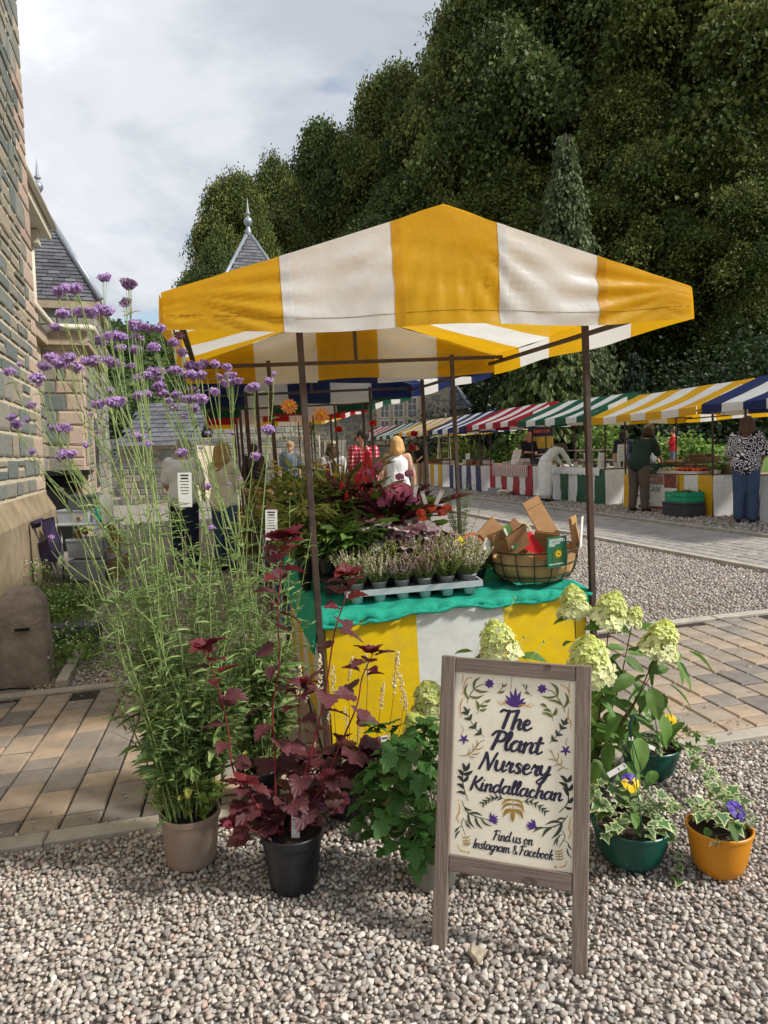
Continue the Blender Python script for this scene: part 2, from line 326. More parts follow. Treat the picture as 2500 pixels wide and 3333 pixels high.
def person(label, loc, face, height, pose=None, top=None, sleeve=.5, bottom=None, shorts=False, skirt=None, hair=None, hairl=0, shoes=m_shoe, girth=1., cap_m=None, glasses=False, extra=None, skin=None, toplen=.0, vox=.013):
    """a standing figure: one continuous body mesh, with hair, top, trousers or skirt and shoes as its children. face = heading (0 looks along +y)"""
    J = {k: Vector(v) for k, v in BASE.items()}
    for k, v in (pose or {}).items(): J[k] = Vector(v)
    s = height / 1.71; t = thing('person', label, 'person', mat=Matrix.Translation(Vector(loc)) @ Matrix.Rotation(face, 4, 'Z') @ Matrix.Scale(s, 4), group='people at the market'); g = girth; b = MB()
    up = (J['head'] - J['neck']).normalized(); fw = Vector((0, 1, 0)); fw = (fw - up * fw.dot(up)).normalized()
    if pose and 'gaze' in pose: fw = (Vector(pose['gaze']) - up * Vector(pose['gaze']).dot(up)).normalized()
    rt = fw.cross(up); hd = J['head']
    cap(b, hd - up * .035 + fw * .012, hd + up * .045 - fw * .005, .066, .082, 1., 1.12, 14); cap(b, hd - up * .085 + fw * .035, hd - up * .03 + fw * .03, .042, .055); cap(b, hd - up * .02 + fw * .088, hd - up * .04 + fw * .104, .010, .014); cap(b, hd + up * .015 + fw * .075 - rt * .03, hd + up * .015 + fw * .075 + rt * .03, .018, .018); cap(b, hd - up * .066 + fw * .078 - rt * .016, hd - up * .066 + fw * .078 + rt * .016, .012, .012)
    for q in (-1, 1): cap(b, hd + rt * .078 * q - up * .03, hd + rt * .084 * q + up * .012, .012, .018)
    cap(b, J['neck'] - up * .05, hd - up * .06, .056, .05); cap(b, J['pel'], J['waist'], .115 * g, .105 * g, 1.25, .92); cap(b, J['waist'], J['chest'], .105 * g, .125 * g, 1.25, .88); cap(b, J['chest'], J['neck'] - Vector((0, 0, .05)), .12 * g, .06, 1.3, .85)
    for a in 'LR':
        sg = -1 if a == 'L' else 1; cap(b, J['chest'] + Vector((sg * .06, 0, .08)), J['sh' + a], .07, .056); cap(b, J['sh' + a], J['el' + a], .050 * g, .040 * g); cap(b, J['el' + a], J['wr' + a], .040 * g, .027); w_ = J['wr' + a]; dr = (w_ - J['el' + a]).normalized(); sd = dr.cross(Vector((sg, .3, 0))).normalized(); cap(b, w_, w_ + dr * .055, .026, .030, 1.15, .75)
        for f_ in range(4): o_ = sd * (.012 * (f_ - 1.5)); cap(b, w_ + dr * .055 + o_, w_ + dr * (.095 + (.008, .014, .01, 0)[f_]) + o_ * 1.15 + Vector((0, .006, 0)), .0085, .007, n=6)
        cap(b, w_ + dr * .02 + sd * .02, w_ + dr * .06 + sd * .045, .010, .008, n=6)
        cap(b, J['hip' + a], J['knee' + a], .085 * g, .056 * g); cap(b, J['knee' + a], J['ank' + a], .054 * g, .036); cap(b, J['ank' + a], J['ank' + a] + Vector((sg * .012, .13, -.045)), .036, .03)
    body = remeshed('body', b, skin or m_skin, t, vox)
    if glasses is not None:
        m_eye = m_ink; b = MB()
        for q in (-1, 1):
            c = hd + fw * .093 + rt * .031 * q + up * .006
            if glasses: b.sphere(c, (.024, .024, .019), 8)
            else: b.sphere(c - fw * .004, (.010, .010, .008), 8)
        if glasses: b.bar(hd + fw * .098 - rt * .04 + up * .01, hd + fw * .098 + rt * .04 + up * .01, .006)
        b.build('sunglasses' if glasses else 'eyes', m_eye, t, smooth=True)['kind'] = 'stuff'
    if top:
        b = MB(); e = .014; cap(b, J['pel'] + Vector((0, 0, -.01 - toplen)), J['waist'], .138 * g + e, .116 * g + e, 1.26, 1.02); cap(b, J['waist'], J['chest'], .112 * g + e, .128 * g + e, 1.25, .9); cap(b, J['chest'], J['neck'] - up * .085, .124 * g + e, .062 + e, 1.32, .86)
        if sleeve > 0:
            for a in 'LR':
                sg = -1 if a == 'L' else 1; cap(b, J['chest'] + Vector((sg * .06, 0, .07)), J['sh' + a], .08, .064 + e * .4); k = min(1, sleeve * 2); cap(b, J['sh' + a], J['sh' + a].lerp(J['el' + a], k * .92), .056 * g + e, .05 * g + e)
                if sleeve > .5: cap(b, J['el' + a], J['el' + a].lerp(J['wr' + a], (sleeve - .5) * 1.8), .046 * g + e, .036 + e * .7)
        remeshed('top', b, top, t, vox)
    if skirt:
        b = MB(); z1 = skirt[1]; hx = (J['hipL'] + J['hipR']) / 2; an = (J['ankL'] + J['ankR']) / 2; cap(b, J['pel'] + Vector((0, 0, .06)), hx, .125 * g, .15 * g, 1.25, 1.05); cap(b, hx, Vector((an.x, an.y, z1 + .1)), .16 * g, .15 * g, 1.25, 1.05); remeshed('skirt', b, skirt[0], t, vox)
    elif bottom:
        b = MB(); e = .016; cap(b, J['pel'] - Vector((0, 0, .02)), J['pel'] + Vector((0, 0, .06)), .125 * g + e * .5, .118 * g + e * .5, 1.25, .98)
        for a in 'LR':
            cap(b, J['hip' + a], J['knee' + a] if not shorts else J['hip' + a].lerp(J['knee' + a], .85), .094 * g + e * .6, .064 * g + e)
            if not shorts: cap(b, J['knee' + a], J['ank' + a] + Vector((0, 0, .03)), .062 * g + e, .05 * g + e)
        remeshed('trousers' if not shorts else 'shorts', b, bottom, t, vox)
    for a in 'LR':
        sg = -1 if a == 'L' else 1; b = MB(); cap(b, J['ank' + a] + Vector((0, -.02, -.03)), J['ank' + a] + Vector((sg * .014, .14, -.042)), .046, .036, 1., .9); remeshed('shoe', b, shoes, t, vox, 2)
    if hair is not None:
        b = MB(); cap(b, hd + up * .035 - fw * .03, hd + up * .055 + fw * .012, .094, .088, 1., 1.06, 12)
        if hairl > 0:
            cap(b, hd - fw * .045 + up * .03, hd - fw * .05 - up * min(hairl, .12), .09, .082, 1.12, 1., 12)
            for q in (-1, 1): cap(b, hd + rt * .07 * q - fw * .02 + up * .02, hd + rt * .075 * q - fw * .015 - up * min(hairl, .13), .038, .034)
            hr = random.Random(int(hairl * 1000))
            for q in range(14): an = hr.uniform(-2.6, 2.6); dv = (rt * math.sin(an) - fw * math.cos(an)); cap(b, hd + dv * .085 + up * hr.uniform(.0, .05), hd + dv * hr.uniform(.10, .13) - up * min(hairl, .15) * hr.uniform(.6, 1.2), .026, .016, n=6)
            if hairl > .13: e_ = J['neck'] - up * (hairl - .12) - fw * .075; cap(b, hd - fw * .05 - up * .08, e_, .07, .035, 1.5, .8)
        remeshed('hair', b, hair, t, .011, 3)
    if cap_m: b = MB(); b.lathe([(.105, .0), (.10, .05), (.07, .09), (.01, .105)], 18, (hd.x, hd.y, hd.z + .045)); b.lathe([(.15, -.002), (.10, .01)], 18, (hd.x, hd.y, hd.z + .045)); b.build('hat', cap_m, t, smooth=True)
    return t, J
def check_mat():
    mt = fab('red_check_cotton', (236, 230, 226)); n = mt.node_tree.nodes; l = mt.node_tree.links; tcx = n.new('ShaderNodeTexCoord'); sp = n.new('ShaderNodeSeparateXYZ'); l.new(tcx.outputs['Object'], sp.inputs[0]); outs = []
    for i in (0, 2):
        a = n.new('ShaderNodeMath'); a.operation = 'MULTIPLY'; a.inputs[1].default_value = 15; l.new(sp.outputs[i], a.inputs[0]); f_ = n.new('ShaderNodeMath'); f_.operation = 'FRACT'; l.new(a.outputs[0], f_.inputs[0]); g = n.new('ShaderNodeMath'); g.operation = 'GREATER_THAN'; g.inputs[1].default_value = .3; l.new(f_.outputs[0], g.inputs[0]); outs.append(g.outputs[0])
    ad = n.new('ShaderNodeMath'); ad.operation = 'ADD'; l.new(outs[0], ad.inputs[0]); l.new(outs[1], ad.inputs[1]); rp = n.new('ShaderNodeValToRGB'); e = rp.color_ramp.elements; e[0].color = (*lin(236, 228, 224), 1); e[1].color = (*lin(158, 26, 46), 1); md = rp.color_ramp.elements.new(.5); md.color = (*lin(206, 92, 108), 1); hf = n.new('ShaderNodeMath'); hf.operation = 'MULTIPLY'; hf.inputs[1].default_value = .5; l.new(ad.outputs[0], hf.inputs[0]); l.new(hf.outputs[0], rp.inputs[0]); l.new(rp.outputs[0], next(x for x in n if x.type == 'HUE_SAT').inputs['Color']); return mt
def leafprint_mat():
    mt = fab('black_white_print', (30, 26, 30)); n = mt.node_tree.nodes; l = mt.node_tree.links; tcx = n.new('ShaderNodeTexCoord'); v = n.new('ShaderNodeTexVoronoi'); v.feature = 'DISTANCE_TO_EDGE'; v.inputs['Scale'].default_value = 13; l.new(tcx.outputs['Object'], v.inputs[0]); rp = n.new('ShaderNodeValToRGB'); rp.color_ramp.interpolation = 'CONSTANT'; e = rp.color_ramp.elements; e[0].color = (*lin(30, 26, 32), 1); e[1].position = .09; e[1].color = (*lin(226, 220, 224), 1); q = e.new(.21); q.color = (*lin(44, 38, 52), 1); l.new(v.outputs[0], rp.inputs[0]); l.new(rp.outputs[0], next(x for x in n if x.type == 'HUE_SAT').inputs['Color']); return mt
H_ = {k: M('hair_' + k, lin(*c), rough=.6, var=.25, vs=30, stretch=(1, 1, .15), bump=.5, bs=40) for k, c in dict(blond=(206, 160, 100), brown=(84, 58, 42), dark=(42, 34, 30), grey=(150, 142, 134), fair=(176, 142, 100)).items()}
def at_feet(px, d): p = D(px, 1470, d); p[2] = gz(p[0], p[1]); return p
PI = math.pi
person('man in a white t-shirt and dark jeans seen through the verbena', at_feet(590, 9.4), -.1, 1.76, dict(neck=(0, .05, 1.45), head=(0, .1, 1.57), elL=(-.24, .02, 1.13), wrL=(-.2, .2, .95), elR=(.24, .02, 1.13), wrR=(.2, .2, .95)), m_wtee, .45, m_ddenim, hair=H_['grey'], girth=1.15)
person('woman in a cream t-shirt and jeans behind the verbena stems', at_feet(722, 9.2), -.5, 1.66, dict(elL=(-.22, .08, 1.14), wrL=(-.12, .30, 1.05), elR=(.22, .08, 1.14), wrR=(.12, .30, 1.05)), m_cream_tee, .5, m_denim, hair=H_['fair'], hairl=.22, girth=1.1)
person('man in a red and white checked shirt walking between the stall rows', at_feet(1184, 12.6), .12, 1.80, dict(head=(-.01, .02, 1.585), gaze=(-.8, .6, 0)), check_mat(), .85, m_ddenim, hair=H_['dark'], girth=1.12)
person('woman with blonde hair in a white sleeveless top and patterned shorts', at_feet(1292, 11.0), 0.05, 1.64, dict(elL=(-.25, -.02, 1.13), wrL=(-.27, .05, .88), elR=(.25, -.02, 1.13), wrR=(.27, .05, .88)), m_wtee, 0, fab('blue_print_cotton', (62, 70, 96)), shorts=True, hair=H_['blond'], hairl=.125, girth=1.12)
person('person in a pale sun hat and light clothes behind the broom plant', at_feet(1082, 12.2), .2, 1.62, {}, fab('pale_grey_cotton', (196, 196, 190)), .6, fab('grey_trousers', (130, 130, 134)), hair=H_['brown'], hairl=.1, cap_m=fab('straw_hat', (206, 194, 164)))
bend = dict(waist=(0, .08, 1.07), chest=(0, .24, 1.20), neck=(0, .38, 1.27), head=(0, .49, 1.29), shL=(-.17, .34, 1.24), shR=(.17, .34, 1.24), elL=(-.2, .48, 1.02), wrL=(-.16, .62, .86), elR=(.2, .5, 1.02), wrR=(.16, .64, .84))
p = G(1775, 1632); person('woman in a long white skirt and pale top bending over the green stall', (p[0], p[1], gz(p[0], p[1])), -1.2, 1.64, bend, fab('pale_blouse', (214, 212, 204)), .85, None, skirt=(fab('white_linen', (230, 228, 226)), .10), hair=H_['brown'], hairl=.30)
p = G(2078, 1665); person('woman in a dark green t-shirt and brown trousers leaning over the vegetables', (p[0], p[1], gz(p[0], p[1])), -.95, 1.66, dict(waist=(0, .04, 1.08), chest=(0, .13, 1.26), neck=(0, .22, 1.41), head=(0, .30, 1.51), shL=(-.18, .18, 1.36), shR=(.18, .18, 1.36), elL=(-.23, .28, 1.12), wrL=(-.18, .48, 1.0), elR=(.23, .28, 1.12), wrR=(.18, .48, 1.0), hipL=(-.10, 0, .9), hipR=(.10, 0, .9), kneeL=(-.12, .02, .49), kneeR=(.12, .02, .49), ankL=(-.14, 0, .075), ankR=(.14, 0, .075)), fab('dark_green_cotton', (40, 58, 50)), .5, fab('brown_cotton', (96, 84, 74)), hair=H_['dark'], hairl=.05, girth=1.25)
p = G(2425, 1702); person('woman in a black and white printed top and jeans at the right edge', (p[0], p[1], gz(p[0], p[1])), -.6, 1.66, dict(elR=(.26, .06, 1.12), wrR=(.2, .26, 1.02), elL=(-.26, .04, 1.12), wrL=(-.22, .24, 1.0)), leafprint_mat(), .6, m_denim, hair=H_['brown'], hairl=.2, girth=1.28)
def at_row(px, py_head, d): q = at_feet(px, d); return q
person('woman with sunglasses and a grey top behind the vegetable stall', at_feet(2112, 15.6), PI + .5, 1.66, dict(gaze=(-.3, 1, .1)), fab('grey_cotton', (120, 122, 126)), .85, m_ddenim, hair=H_['fair'], hairl=.28, glasses=True)
person('person with dark hair in a navy top seen from behind beside the green stall', at_feet(2030, 17.4), -.2, 1.58, {}, fab('navy_cotton', (44, 46, 58)), .5, m_ddenim, hair=H_['dark'], hairl=.1)
person('woman in a navy t-shirt standing behind the red stall', at_feet(1722, 20.6), PI + .3, 1.66, dict(elL=(-.22, .06, 1.13), wrL=(-.08, .26, 1.1), elR=(.22, .06, 1.13), wrR=(.08, .26, 1.12)), fab('navy_jersey', (32, 36, 52)), .5, m_ddenim, hair=H_['fair'], hairl=.13)
person('person in a black t-shirt leaning on the far yellow stall', at_feet(1372, 25.5), 2.4, 1.68, dict(waist=(0, .05, 1.07), chest=(0, .14, 1.24), neck=(0, .22, 1.37), head=(0, .28, 1.48), shL=(-.18, .18, 1.33), shR=(.18, .18, 1.33), elR=(.24, .22, 1.08), wrR=(.2, .42, .95), elL=(-.24, .22, 1.08), wrL=(-.2, .42, .95)), fab('black_cotton', (34, 32, 34)), .5, fab('tan_trousers', (150, 126, 100)), hair=H_['dark'], hairl=.05)
person('man in a blue grey t-shirt far off between the left stalls', at_feet(945, 17.5), PI, 1.74, {}, fab('blue_grey_cotton', (104, 116, 130)), .5, m_ddenim, hair=H_['fair'], cap_m=None)
person('person in dark clothes standing under the far left stalls', at_feet(825, 15.5), .4, 1.7, {}, fab('charcoal_cotton', (44, 46, 56)), .8, m_ddenim, hair=H_['dark'])
bp_ = D(2192, 1470, 19.2); bp_[2] = bankz(bp_ @ GU); person('boy in a red t-shirt and grey shorts standing on the lawn', bp_, .9, 1.22, dict(elL=(-.2, .08, 1.16), wrL=(-.05, .26, 1.2), elR=(.2, .08, 1.16), wrR=(.05, .26, 1.2), head=(0, .03, 1.60)), fab('red_cotton', (178, 36, 44)), .5, fab('grey_shorts', (104, 100, 116)), shorts=True, hair=H_['brown'])
# ------------------------------------------------------------------ ground, paths, gravel
m_ground = M('gravel_bed', lin(150, 141, 132), rough=.95, var=.3, vs=30, bump=1., bs=70)
def terrain():
    xs = np.unique(np.concatenate([np.linspace(-900, -40, 12), np.linspace(-40, 60, 81), np.linspace(60, 900, 12)]))
    ys = np.unique(np.concatenate([np.linspace(-300, -6, 6), np.linspace(-6, 60, 60), np.linspace(60, 1500, 14)]))
    X, Y = np.meshgrid(xs, ys); u = np.clip(X * GU[0] + Y * GU[1], -7, 10.5); Z = SLOPE * u - .012
    V = np.stack([X, Y, Z], 2).reshape(-1, 3); n = len(xs)
    F = [(j * n + i, j * n + i + 1, (j + 1) * n + i + 1, (j + 1) * n + i) for j in range(len(ys) - 1) for i in range(n - 1)]
    o = obj('ground', npmesh('ground', V, np.array(F), smooth=True), m_ground); tag(o, 'grey gravel ground of the courtyard', None, kind='structure'); return o
terrain()
def gframe(x, y, ang, dz=0):
    n = Vector((-SLOPE * GU[0], -SLOPE * GU[1], 1)).normalized()
    ex = Vector((math.cos(ang), math.sin(ang), SLOPE * (math.cos(ang) * GU[0] + math.sin(ang) * GU[1]))).normalized(); ey = n.cross(ex)
    m_ = Matrix((ex, ey, n)).transposed().to_4x4(); m_.translation = Vector((x, y, SLOPE * (x * GU[0] + y * GU[1]) + dz)); return m_
m_sand = M('joint_sand', lin(58, 51, 44), rough=1, var=.25, vs=40, bump=.6, bs=120)
m_paver = ramp_mat('paver_concrete', ((.0, lin(122, 116, 110)), (.3, lin(142, 133, 123)), (.55, lin(160, 146, 129)), (.8, lin(172, 151, 128)), (1, lin(148, 136, 122))), vs=7, bump=.35, bs=90, nvar=.3)
m_kerb = M('kerb_concrete', lin(176, 168, 154), rough=.9, var=.12, vs=9, bump=.3, bs=120, rnd=.06, dirt=lin(110, 104, 92), damt=.35, dscale=5)
def slab_mesh(w, l, h, bev=.007, g=.0052):
    b = MB(); x, y = w / 2 - g, l / 2 - g * 1.35; r = random.Random(int(w * 1e4 + l * 1e5))
    lo = [(-x, -y, -h), (x, -y, -h), (x, y, -h), (-x, y, -h)]; mi = [(-x, -y, -bev), (x, -y, -bev), (x, y, -bev), (-x, y, -bev)]
    to = [(-x + bev, -y + bev, 0), (x - bev, -y + bev, 0), (x - bev, y - bev, 0), (-x + bev, y - bev, 0)]
    V = lo + mi + to; Fq = [(8, 9, 10, 11)]
    for i in range(4): j = (i + 1) % 4; Fq += [(i, j, 4 + j, 4 + i), (4 + i, 4 + j, 8 + j, 8 + i)]
    return np.array(V), np.array(Fq)
PAVW = .165; PAVL = (.245, .165, .125)
PTPL = [slab_mesh(PAVW, l, .03) for l in PAVL]; PMESH = []
for t in PTPL:
    me = npmesh('paver', *t, smooth=False); me.materials.append(m_paver); PMESH.append(me)
m_paverg = ramp_mat('grey_paver_concrete', ((.0, lin(136, 132, 127)), (.4, lin(150, 145, 138)), (.7, lin(162, 154, 144)), (1, lin(144, 139, 132))), vs=7, bump=.35, bs=90, nvar=.3); PMESHG = []
for t in PTPL:
    me = npmesh('paver', *t, smooth=False); me.materials.append(m_paverg); PMESHG.append(me)
def path(name, label, mb, p0, p1, q0, q1, keep, kerbs, seed, limit=300, run='q'):
    """a paved strip in its own frame: pavers in courses, each a part; kerb stones along both sides"""
    root = MB().box(((p0 + p1) / 2, (q0 + q1) / 2, -.03), (p1 - p0, q1 - q0, .044)).build(name, m_sand); root.matrix_basis = mb; tag(root, label, None, kind='structure')
    rg = random.Random(seed); L = []; p = p0 + .002
    n = int((p1 - p0) / PAVW)
    for i in range(n):
        q = q0 + .002 - rg.random() * .1
        while q < q1 - .05:
            k = rg.choices((0, 1, 2), (5, 3, 2))[0]
            c = q + PAVL[k] / 2
            if c - PAVL[k] / 2 >= q0 and c + PAVL[k] / 2 <= q1 + .001: L.append((p + (i + .5) * PAVW, c, k))
            elif c - PAVL[k] / 2 < q0: L.append((p + (i + .5) * PAVW, q0 + PAVL[2] / 2, 2)); q = q0 + PAVL[2] - PAVL[k]
            q += PAVL[k]
    pr = []
    for (a, b, k) in L:
        wp = np.array(mb @ Vector((a, b, 0))); d = wp - EYE; z = d @ CF
        x, y = (1250 + F_PX * (d @ CR) / z, 1666 - F_PX * (d @ CU) / z) if z > .3 else (-1e6, 0)
        ok = -250 < x < 2750 and -250 < y < 3600 and not (700 < x < 1850 and keep)
        pr.append((0 if ok else 1, z))
    order = sorted(range(len(L)), key=lambda i: pr[i]); rest = []
    for c, i in enumerate(order):
        a, b, k = L[i]; dz = rg.uniform(-.0022, .0022) + .012; rt = Matrix.Translation((a, b, dz)) @ Matrix.Rotation(rg.uniform(-.012, .012), 4, 'X') @ Matrix.Rotation(rg.uniform(-.012, .012), 4, 'Y') @ Matrix.Rotation(rg.uniform(-.006, .006), 4, 'Z')
        if c < limit: obj('paver', (PMESH if keep else PMESHG)[k], None, root, rt)
        else: rest.append((k, np.array(rt)))
    if rest:
        parts = []; cols = []
        pal = np.array([lin(138, 132, 126), lin(150, 142, 132), lin(158, 150, 140), lin(150, 144, 136)])
        for k in range(3):
            ms = np.array([r for kk, r in rest if kk == k])
            if len(ms): v, f = inst(*PTPL[k], ms[:, :3, :3], ms[:, :3, 3]); parts.append((v, f)); cols.append(np.repeat(pal[RNG.integers(0, 4, len(ms))] * RNG.uniform(.85, 1.1, (len(ms), 1)), len(PTPL[k][1]), 0))
        V, Fq = cat(parts); npobj('pavers', V, Fq, m_paver2, root, np.concatenate(cols), smooth=False, world=False, kind='stuff')
    for (q, wd, le) in kerbs:
        tv = npmesh('kerb_stone', *slab_mesh(le, wd, .06, .008, .003), smooth=False); tv.materials.append(m_kerb); x = p0
        while x + le <= p1 + .01:
            obj('kerb_stone', tv, None, root, Matrix.Translation((x + le / 2, q, .014 + rg.uniform(-.002, .002)))); x += le
    return root
m_paver2 = M('paver_concrete_far', (1, 1, 1), rough=.85, var=.14, vs=7, attr=True, bump=.3, bs=80)
CP_ANG = math.radians(11.3); CP_O = (-.02, 3.02); CPM = gframe(*CP_O, CP_ANG)
path('paved_path', 'near paved path of tan and grey setts crossing under the yellow stall', CPM, -5, 7.6, .10, 2.0, True, ((.05, .1, .9), (2.05, .1, .9)), 3)
P2U = (6.0, 7.72); p2o = UV(P2U[0], 5.2); P2M = gframe(p2o[0], p2o[1], GRID)
path('far_paved_path', 'far paved path running along the row of striped stalls', P2M @ Matrix.Rotation(0, 4, 'Z'), .0, 1.72, .1, 34, False, (), 5)
ek = MB()
for uu in (P2U[0] - .05, P2U[1] + .05):
    for k in range(34):
        a, b = UV(uu, 5.3 + k, .012), UV(uu, 6.29 + k, .012); ek = MB().bar(a, b, .09, .05)
        ek.build('kerb_stone', m_kerb, bpy.data.objects['far_paved_path'], world=True)
# pebbles: real stones, one mass
def ico(sub):
    bm = bmesh.new(); bmesh.ops.create_icosphere(bm, subdivisions=sub, radius=1); V = np.array([v.co[:] for v in bm.verts]); Fq = np.array([[v.index for v in f.verts] for f in bm.faces]); bm.free(); return V, Fq
IC2, IC1 = ico(2), ico(1)
def pebble_tpl(base, seed):
    r = np.random.default_rng(seed); V, Fq = base; V = V.copy()
    for _ in range(7):
        d = r.normal(size=3); d /= np.linalg.norm(d); h = r.uniform(.42, .75); s = V @ d; V -= np.outer(np.maximum(s - h, 0) * .95, d)
    return V * (1 + .08 * r.normal(size=(len(V), 1))), Fq
PEB2 = [pebble_tpl(IC2, i) for i in range(14)]; PEB1 = [pebble_tpl(IC1, 50 + i) for i in range(8)]
PALP = np.array([lin(*c) for c in ((172, 163, 154), (150, 141, 133), (190, 180, 166), (124, 116, 110), (146, 134, 126), (184, 168, 154), (206, 198, 188), (104, 102, 101), (160, 152, 142), (186, 176, 166), (176, 148, 132), (136, 140, 138), (214, 206, 196), (176, 170, 160))])
PALP = PALP * .68 + PALP.mean(0) * [1.02, 1., .985] * .32
m_peb = M('pebble', (1, 1, 1), rough=.75, var=.16, vs=160, attr=True, bump=.15, bs=500, spec=.35)
def gravel(name, P, r0, r1, tpls, label, lift=.3, dark=1.):
    k = len(P); parts = []; cols = []; which = RNG.integers(0, len(tpls), k)
    for i, t in enumerate(tpls):
        q = P[which == i]; n = len(q)
        if not n: continue
        s = np.exp(RNG.uniform(math.log(r0), math.log(r1), n)); sc3 = np.stack([s * RNG.uniform(.95, 1.38, n), s * RNG.uniform(.8, 1.1, n), s * RNG.uniform(.62, .95, n)], 1)
        a = RNG.uniform(0, 2 * np.pi, n); R = np.zeros((n, 3, 3)); R[:, 0, 0] = np.cos(a); R[:, 0, 1] = -np.sin(a); R[:, 1, 0] = np.sin(a); R[:, 1, 1] = np.cos(a); R[:, 2, 2] = 1
        tl = RNG.normal(0, .45, (n, 2)); Rx = np.tile(np.eye(3), (n, 1, 1)); Rx[:, 1, 1] = np.cos(tl[:, 0]); Rx[:, 1, 2] = -np.sin(tl[:, 0]); Rx[:, 2, 1] = np.sin(tl[:, 0]); Rx[:, 2, 2] = np.cos(tl[:, 0])
        R = (R @ Rx) * sc3[:, None, :]
        t3 = q.copy(); t3[:, 2] += s * lift; parts.append(inst(*t, R, t3))
        c = PALP[np.minimum(RNG.integers(0, 17, n), 13)] * RNG.uniform(.82, 1.12, (n, 1)) * dark * 1.12; cols.append(np.repeat(c, len(t[1]), 0))
    V, Fq = cat(parts); o = npobj(name, V, Fq, m_peb, None, np.concatenate(cols)); tag(o, label, None, kind='stuff'); return o
def zpts(x, y): return np.stack([x, y, SLOPE * np.clip(x * GU[0] + y * GU[1], -7, 10.5) - .010], 1)
def jgrid(x0, x1, y0, y1, sp):
    X, Y = np.meshgrid(np.arange(x0, x1, sp), np.arange(y0, y1, sp * .9)); X = X + (np.arange(X.shape[0]) % 2)[:, None] * sp / 2
    return (X + RNG.uniform(-.35, .35, X.shape) * sp).ravel(), (Y + RNG.uniform(-.35, .35, X.shape) * sp).ravel()
cpi = np.array(CPM.inverted())
def cpq(x, y): z = SLOPE * (x * GU[0] + y * GU[1]); return cpi[1, 0] * x + cpi[1, 1] * y + cpi[1, 2] * z + cpi[1, 3]
x, y = jgrid(-3.0, 3.2, 1.0, 4.0, .0186); q = cpq(x, y); k = (q < -.012) & (np.abs(x) < .60 * y + .4); x, y, q = x[k], y[k], q[k]
near = (np.abs(x) < .56 * y) & (y < 2.25) & (y > 1.45); P = zpts(x, y); P[:, 2] += RNG.uniform(0, .009, len(x))
gravel('gravel', P[near], .0060, .0136, PEB2, 'rounded grey and buff gravel in the foreground', .35)
gravel('gravel', P[~near], .0060, .0136, PEB1, 'rounded grey gravel around the pots up to the kerb', .35)
nx = RNG.uniform(0, 1, len(x)) < .13; P = zpts(x[nx], y[nx]); P[:, 2] += .013
gravel('gravel', P, .007, .013, PEB2, 'loose gravel stones lying on top of the foreground gravel', .3)
x, y = jgrid(-6, 8, 4.4, 11, .034); q = cpq(x, y); uu = x * GU[0] + y * GU[1]; k = (q > 2.12) & (np.abs(x) < .6 * y + .4) & (uu > -.95) & (uu < P2U[0] - .1) & ((x > .6 + .1 * y) | (x < -.55 - .07 * y)); P = zpts(x[k], y[k]); P[:, 2] += RNG.uniform(0, .008, k.sum())
gravel('gravel', P, .010, .0185, PEB1, 'grey gravel between the two paved paths', .35, .92)
x, y = jgrid(1, 12, 8, 26, .075); uu = x * GU[0] + y * GU[1]; k = (uu > P2U[1] + .12) & (uu < 10.6) & (np.abs(x) < .6 * y); P = zpts(x[k], y[k])
gravel('gravel', P, .022, .04, PEB1, 'grey gravel in front of the row of striped stalls', .2, .8)
# stray pebbles kicked on to the paving, and a few dry leaves
a_ = RNG.uniform(0, 1, 420); xs_ = np.where(RNG.uniform(0, 1, 420) < .5, RNG.uniform(-3, -.6, 420), RNG.uniform(1.2, 4.2, 420)); qs_ = np.abs(RNG.normal(0, .28, 420)) + .06; flip_ = RNG.uniform(0, 1, 420) < .4; qs_ = np.where(flip_, 2.05 - qs_ * .8, qs_); PP = np.array([np.array(CPM @ Vector((x_ + .1, min(q_, 2.0), .017)))[:3] for x_, q_ in zip(xs_, qs_)])
gravel('gravel', PP, .003, .008, PEB1, 'stray pebbles and grit lying on the near paved path', .35)
k = 46; lx = RNG.uniform(-1.5, 2.6, k); ly = RNG.uniform(1.6, 5.0, k); LP_ = np.stack([lx, ly, SLOPE * (lx * GU[0] + ly * GU[1]) + .022], 1); an = RNG.uniform(0, 6.283, k); V, Fq = inst([(0, 0, 0), (.3, .45, .08), (0, 1, .03), (-.3, .45, .10)], [(0, 1, 2), (0, 2, 3)], frames(np.stack([np.cos(an), np.sin(an), RNG.normal(0, .15, k)], 1), RNG.normal(0, .3, k), RNG.uniform(.012, .032, k)), LP_); pal = np.array([lin(128, 96, 56), lin(150, 122, 70), lin(96, 74, 48), lin(120, 124, 66)])
tag(npobj('dry_leaves', V, Fq, M('dry_leaf', (1, 1, 1), rough=.8, attr=True, trans=.2), None, np.repeat(pal[RNG.integers(0, 4, k)], 2, 0), smooth=False), 'small dry leaves scattered over gravel and paving', None, kind='stuff')
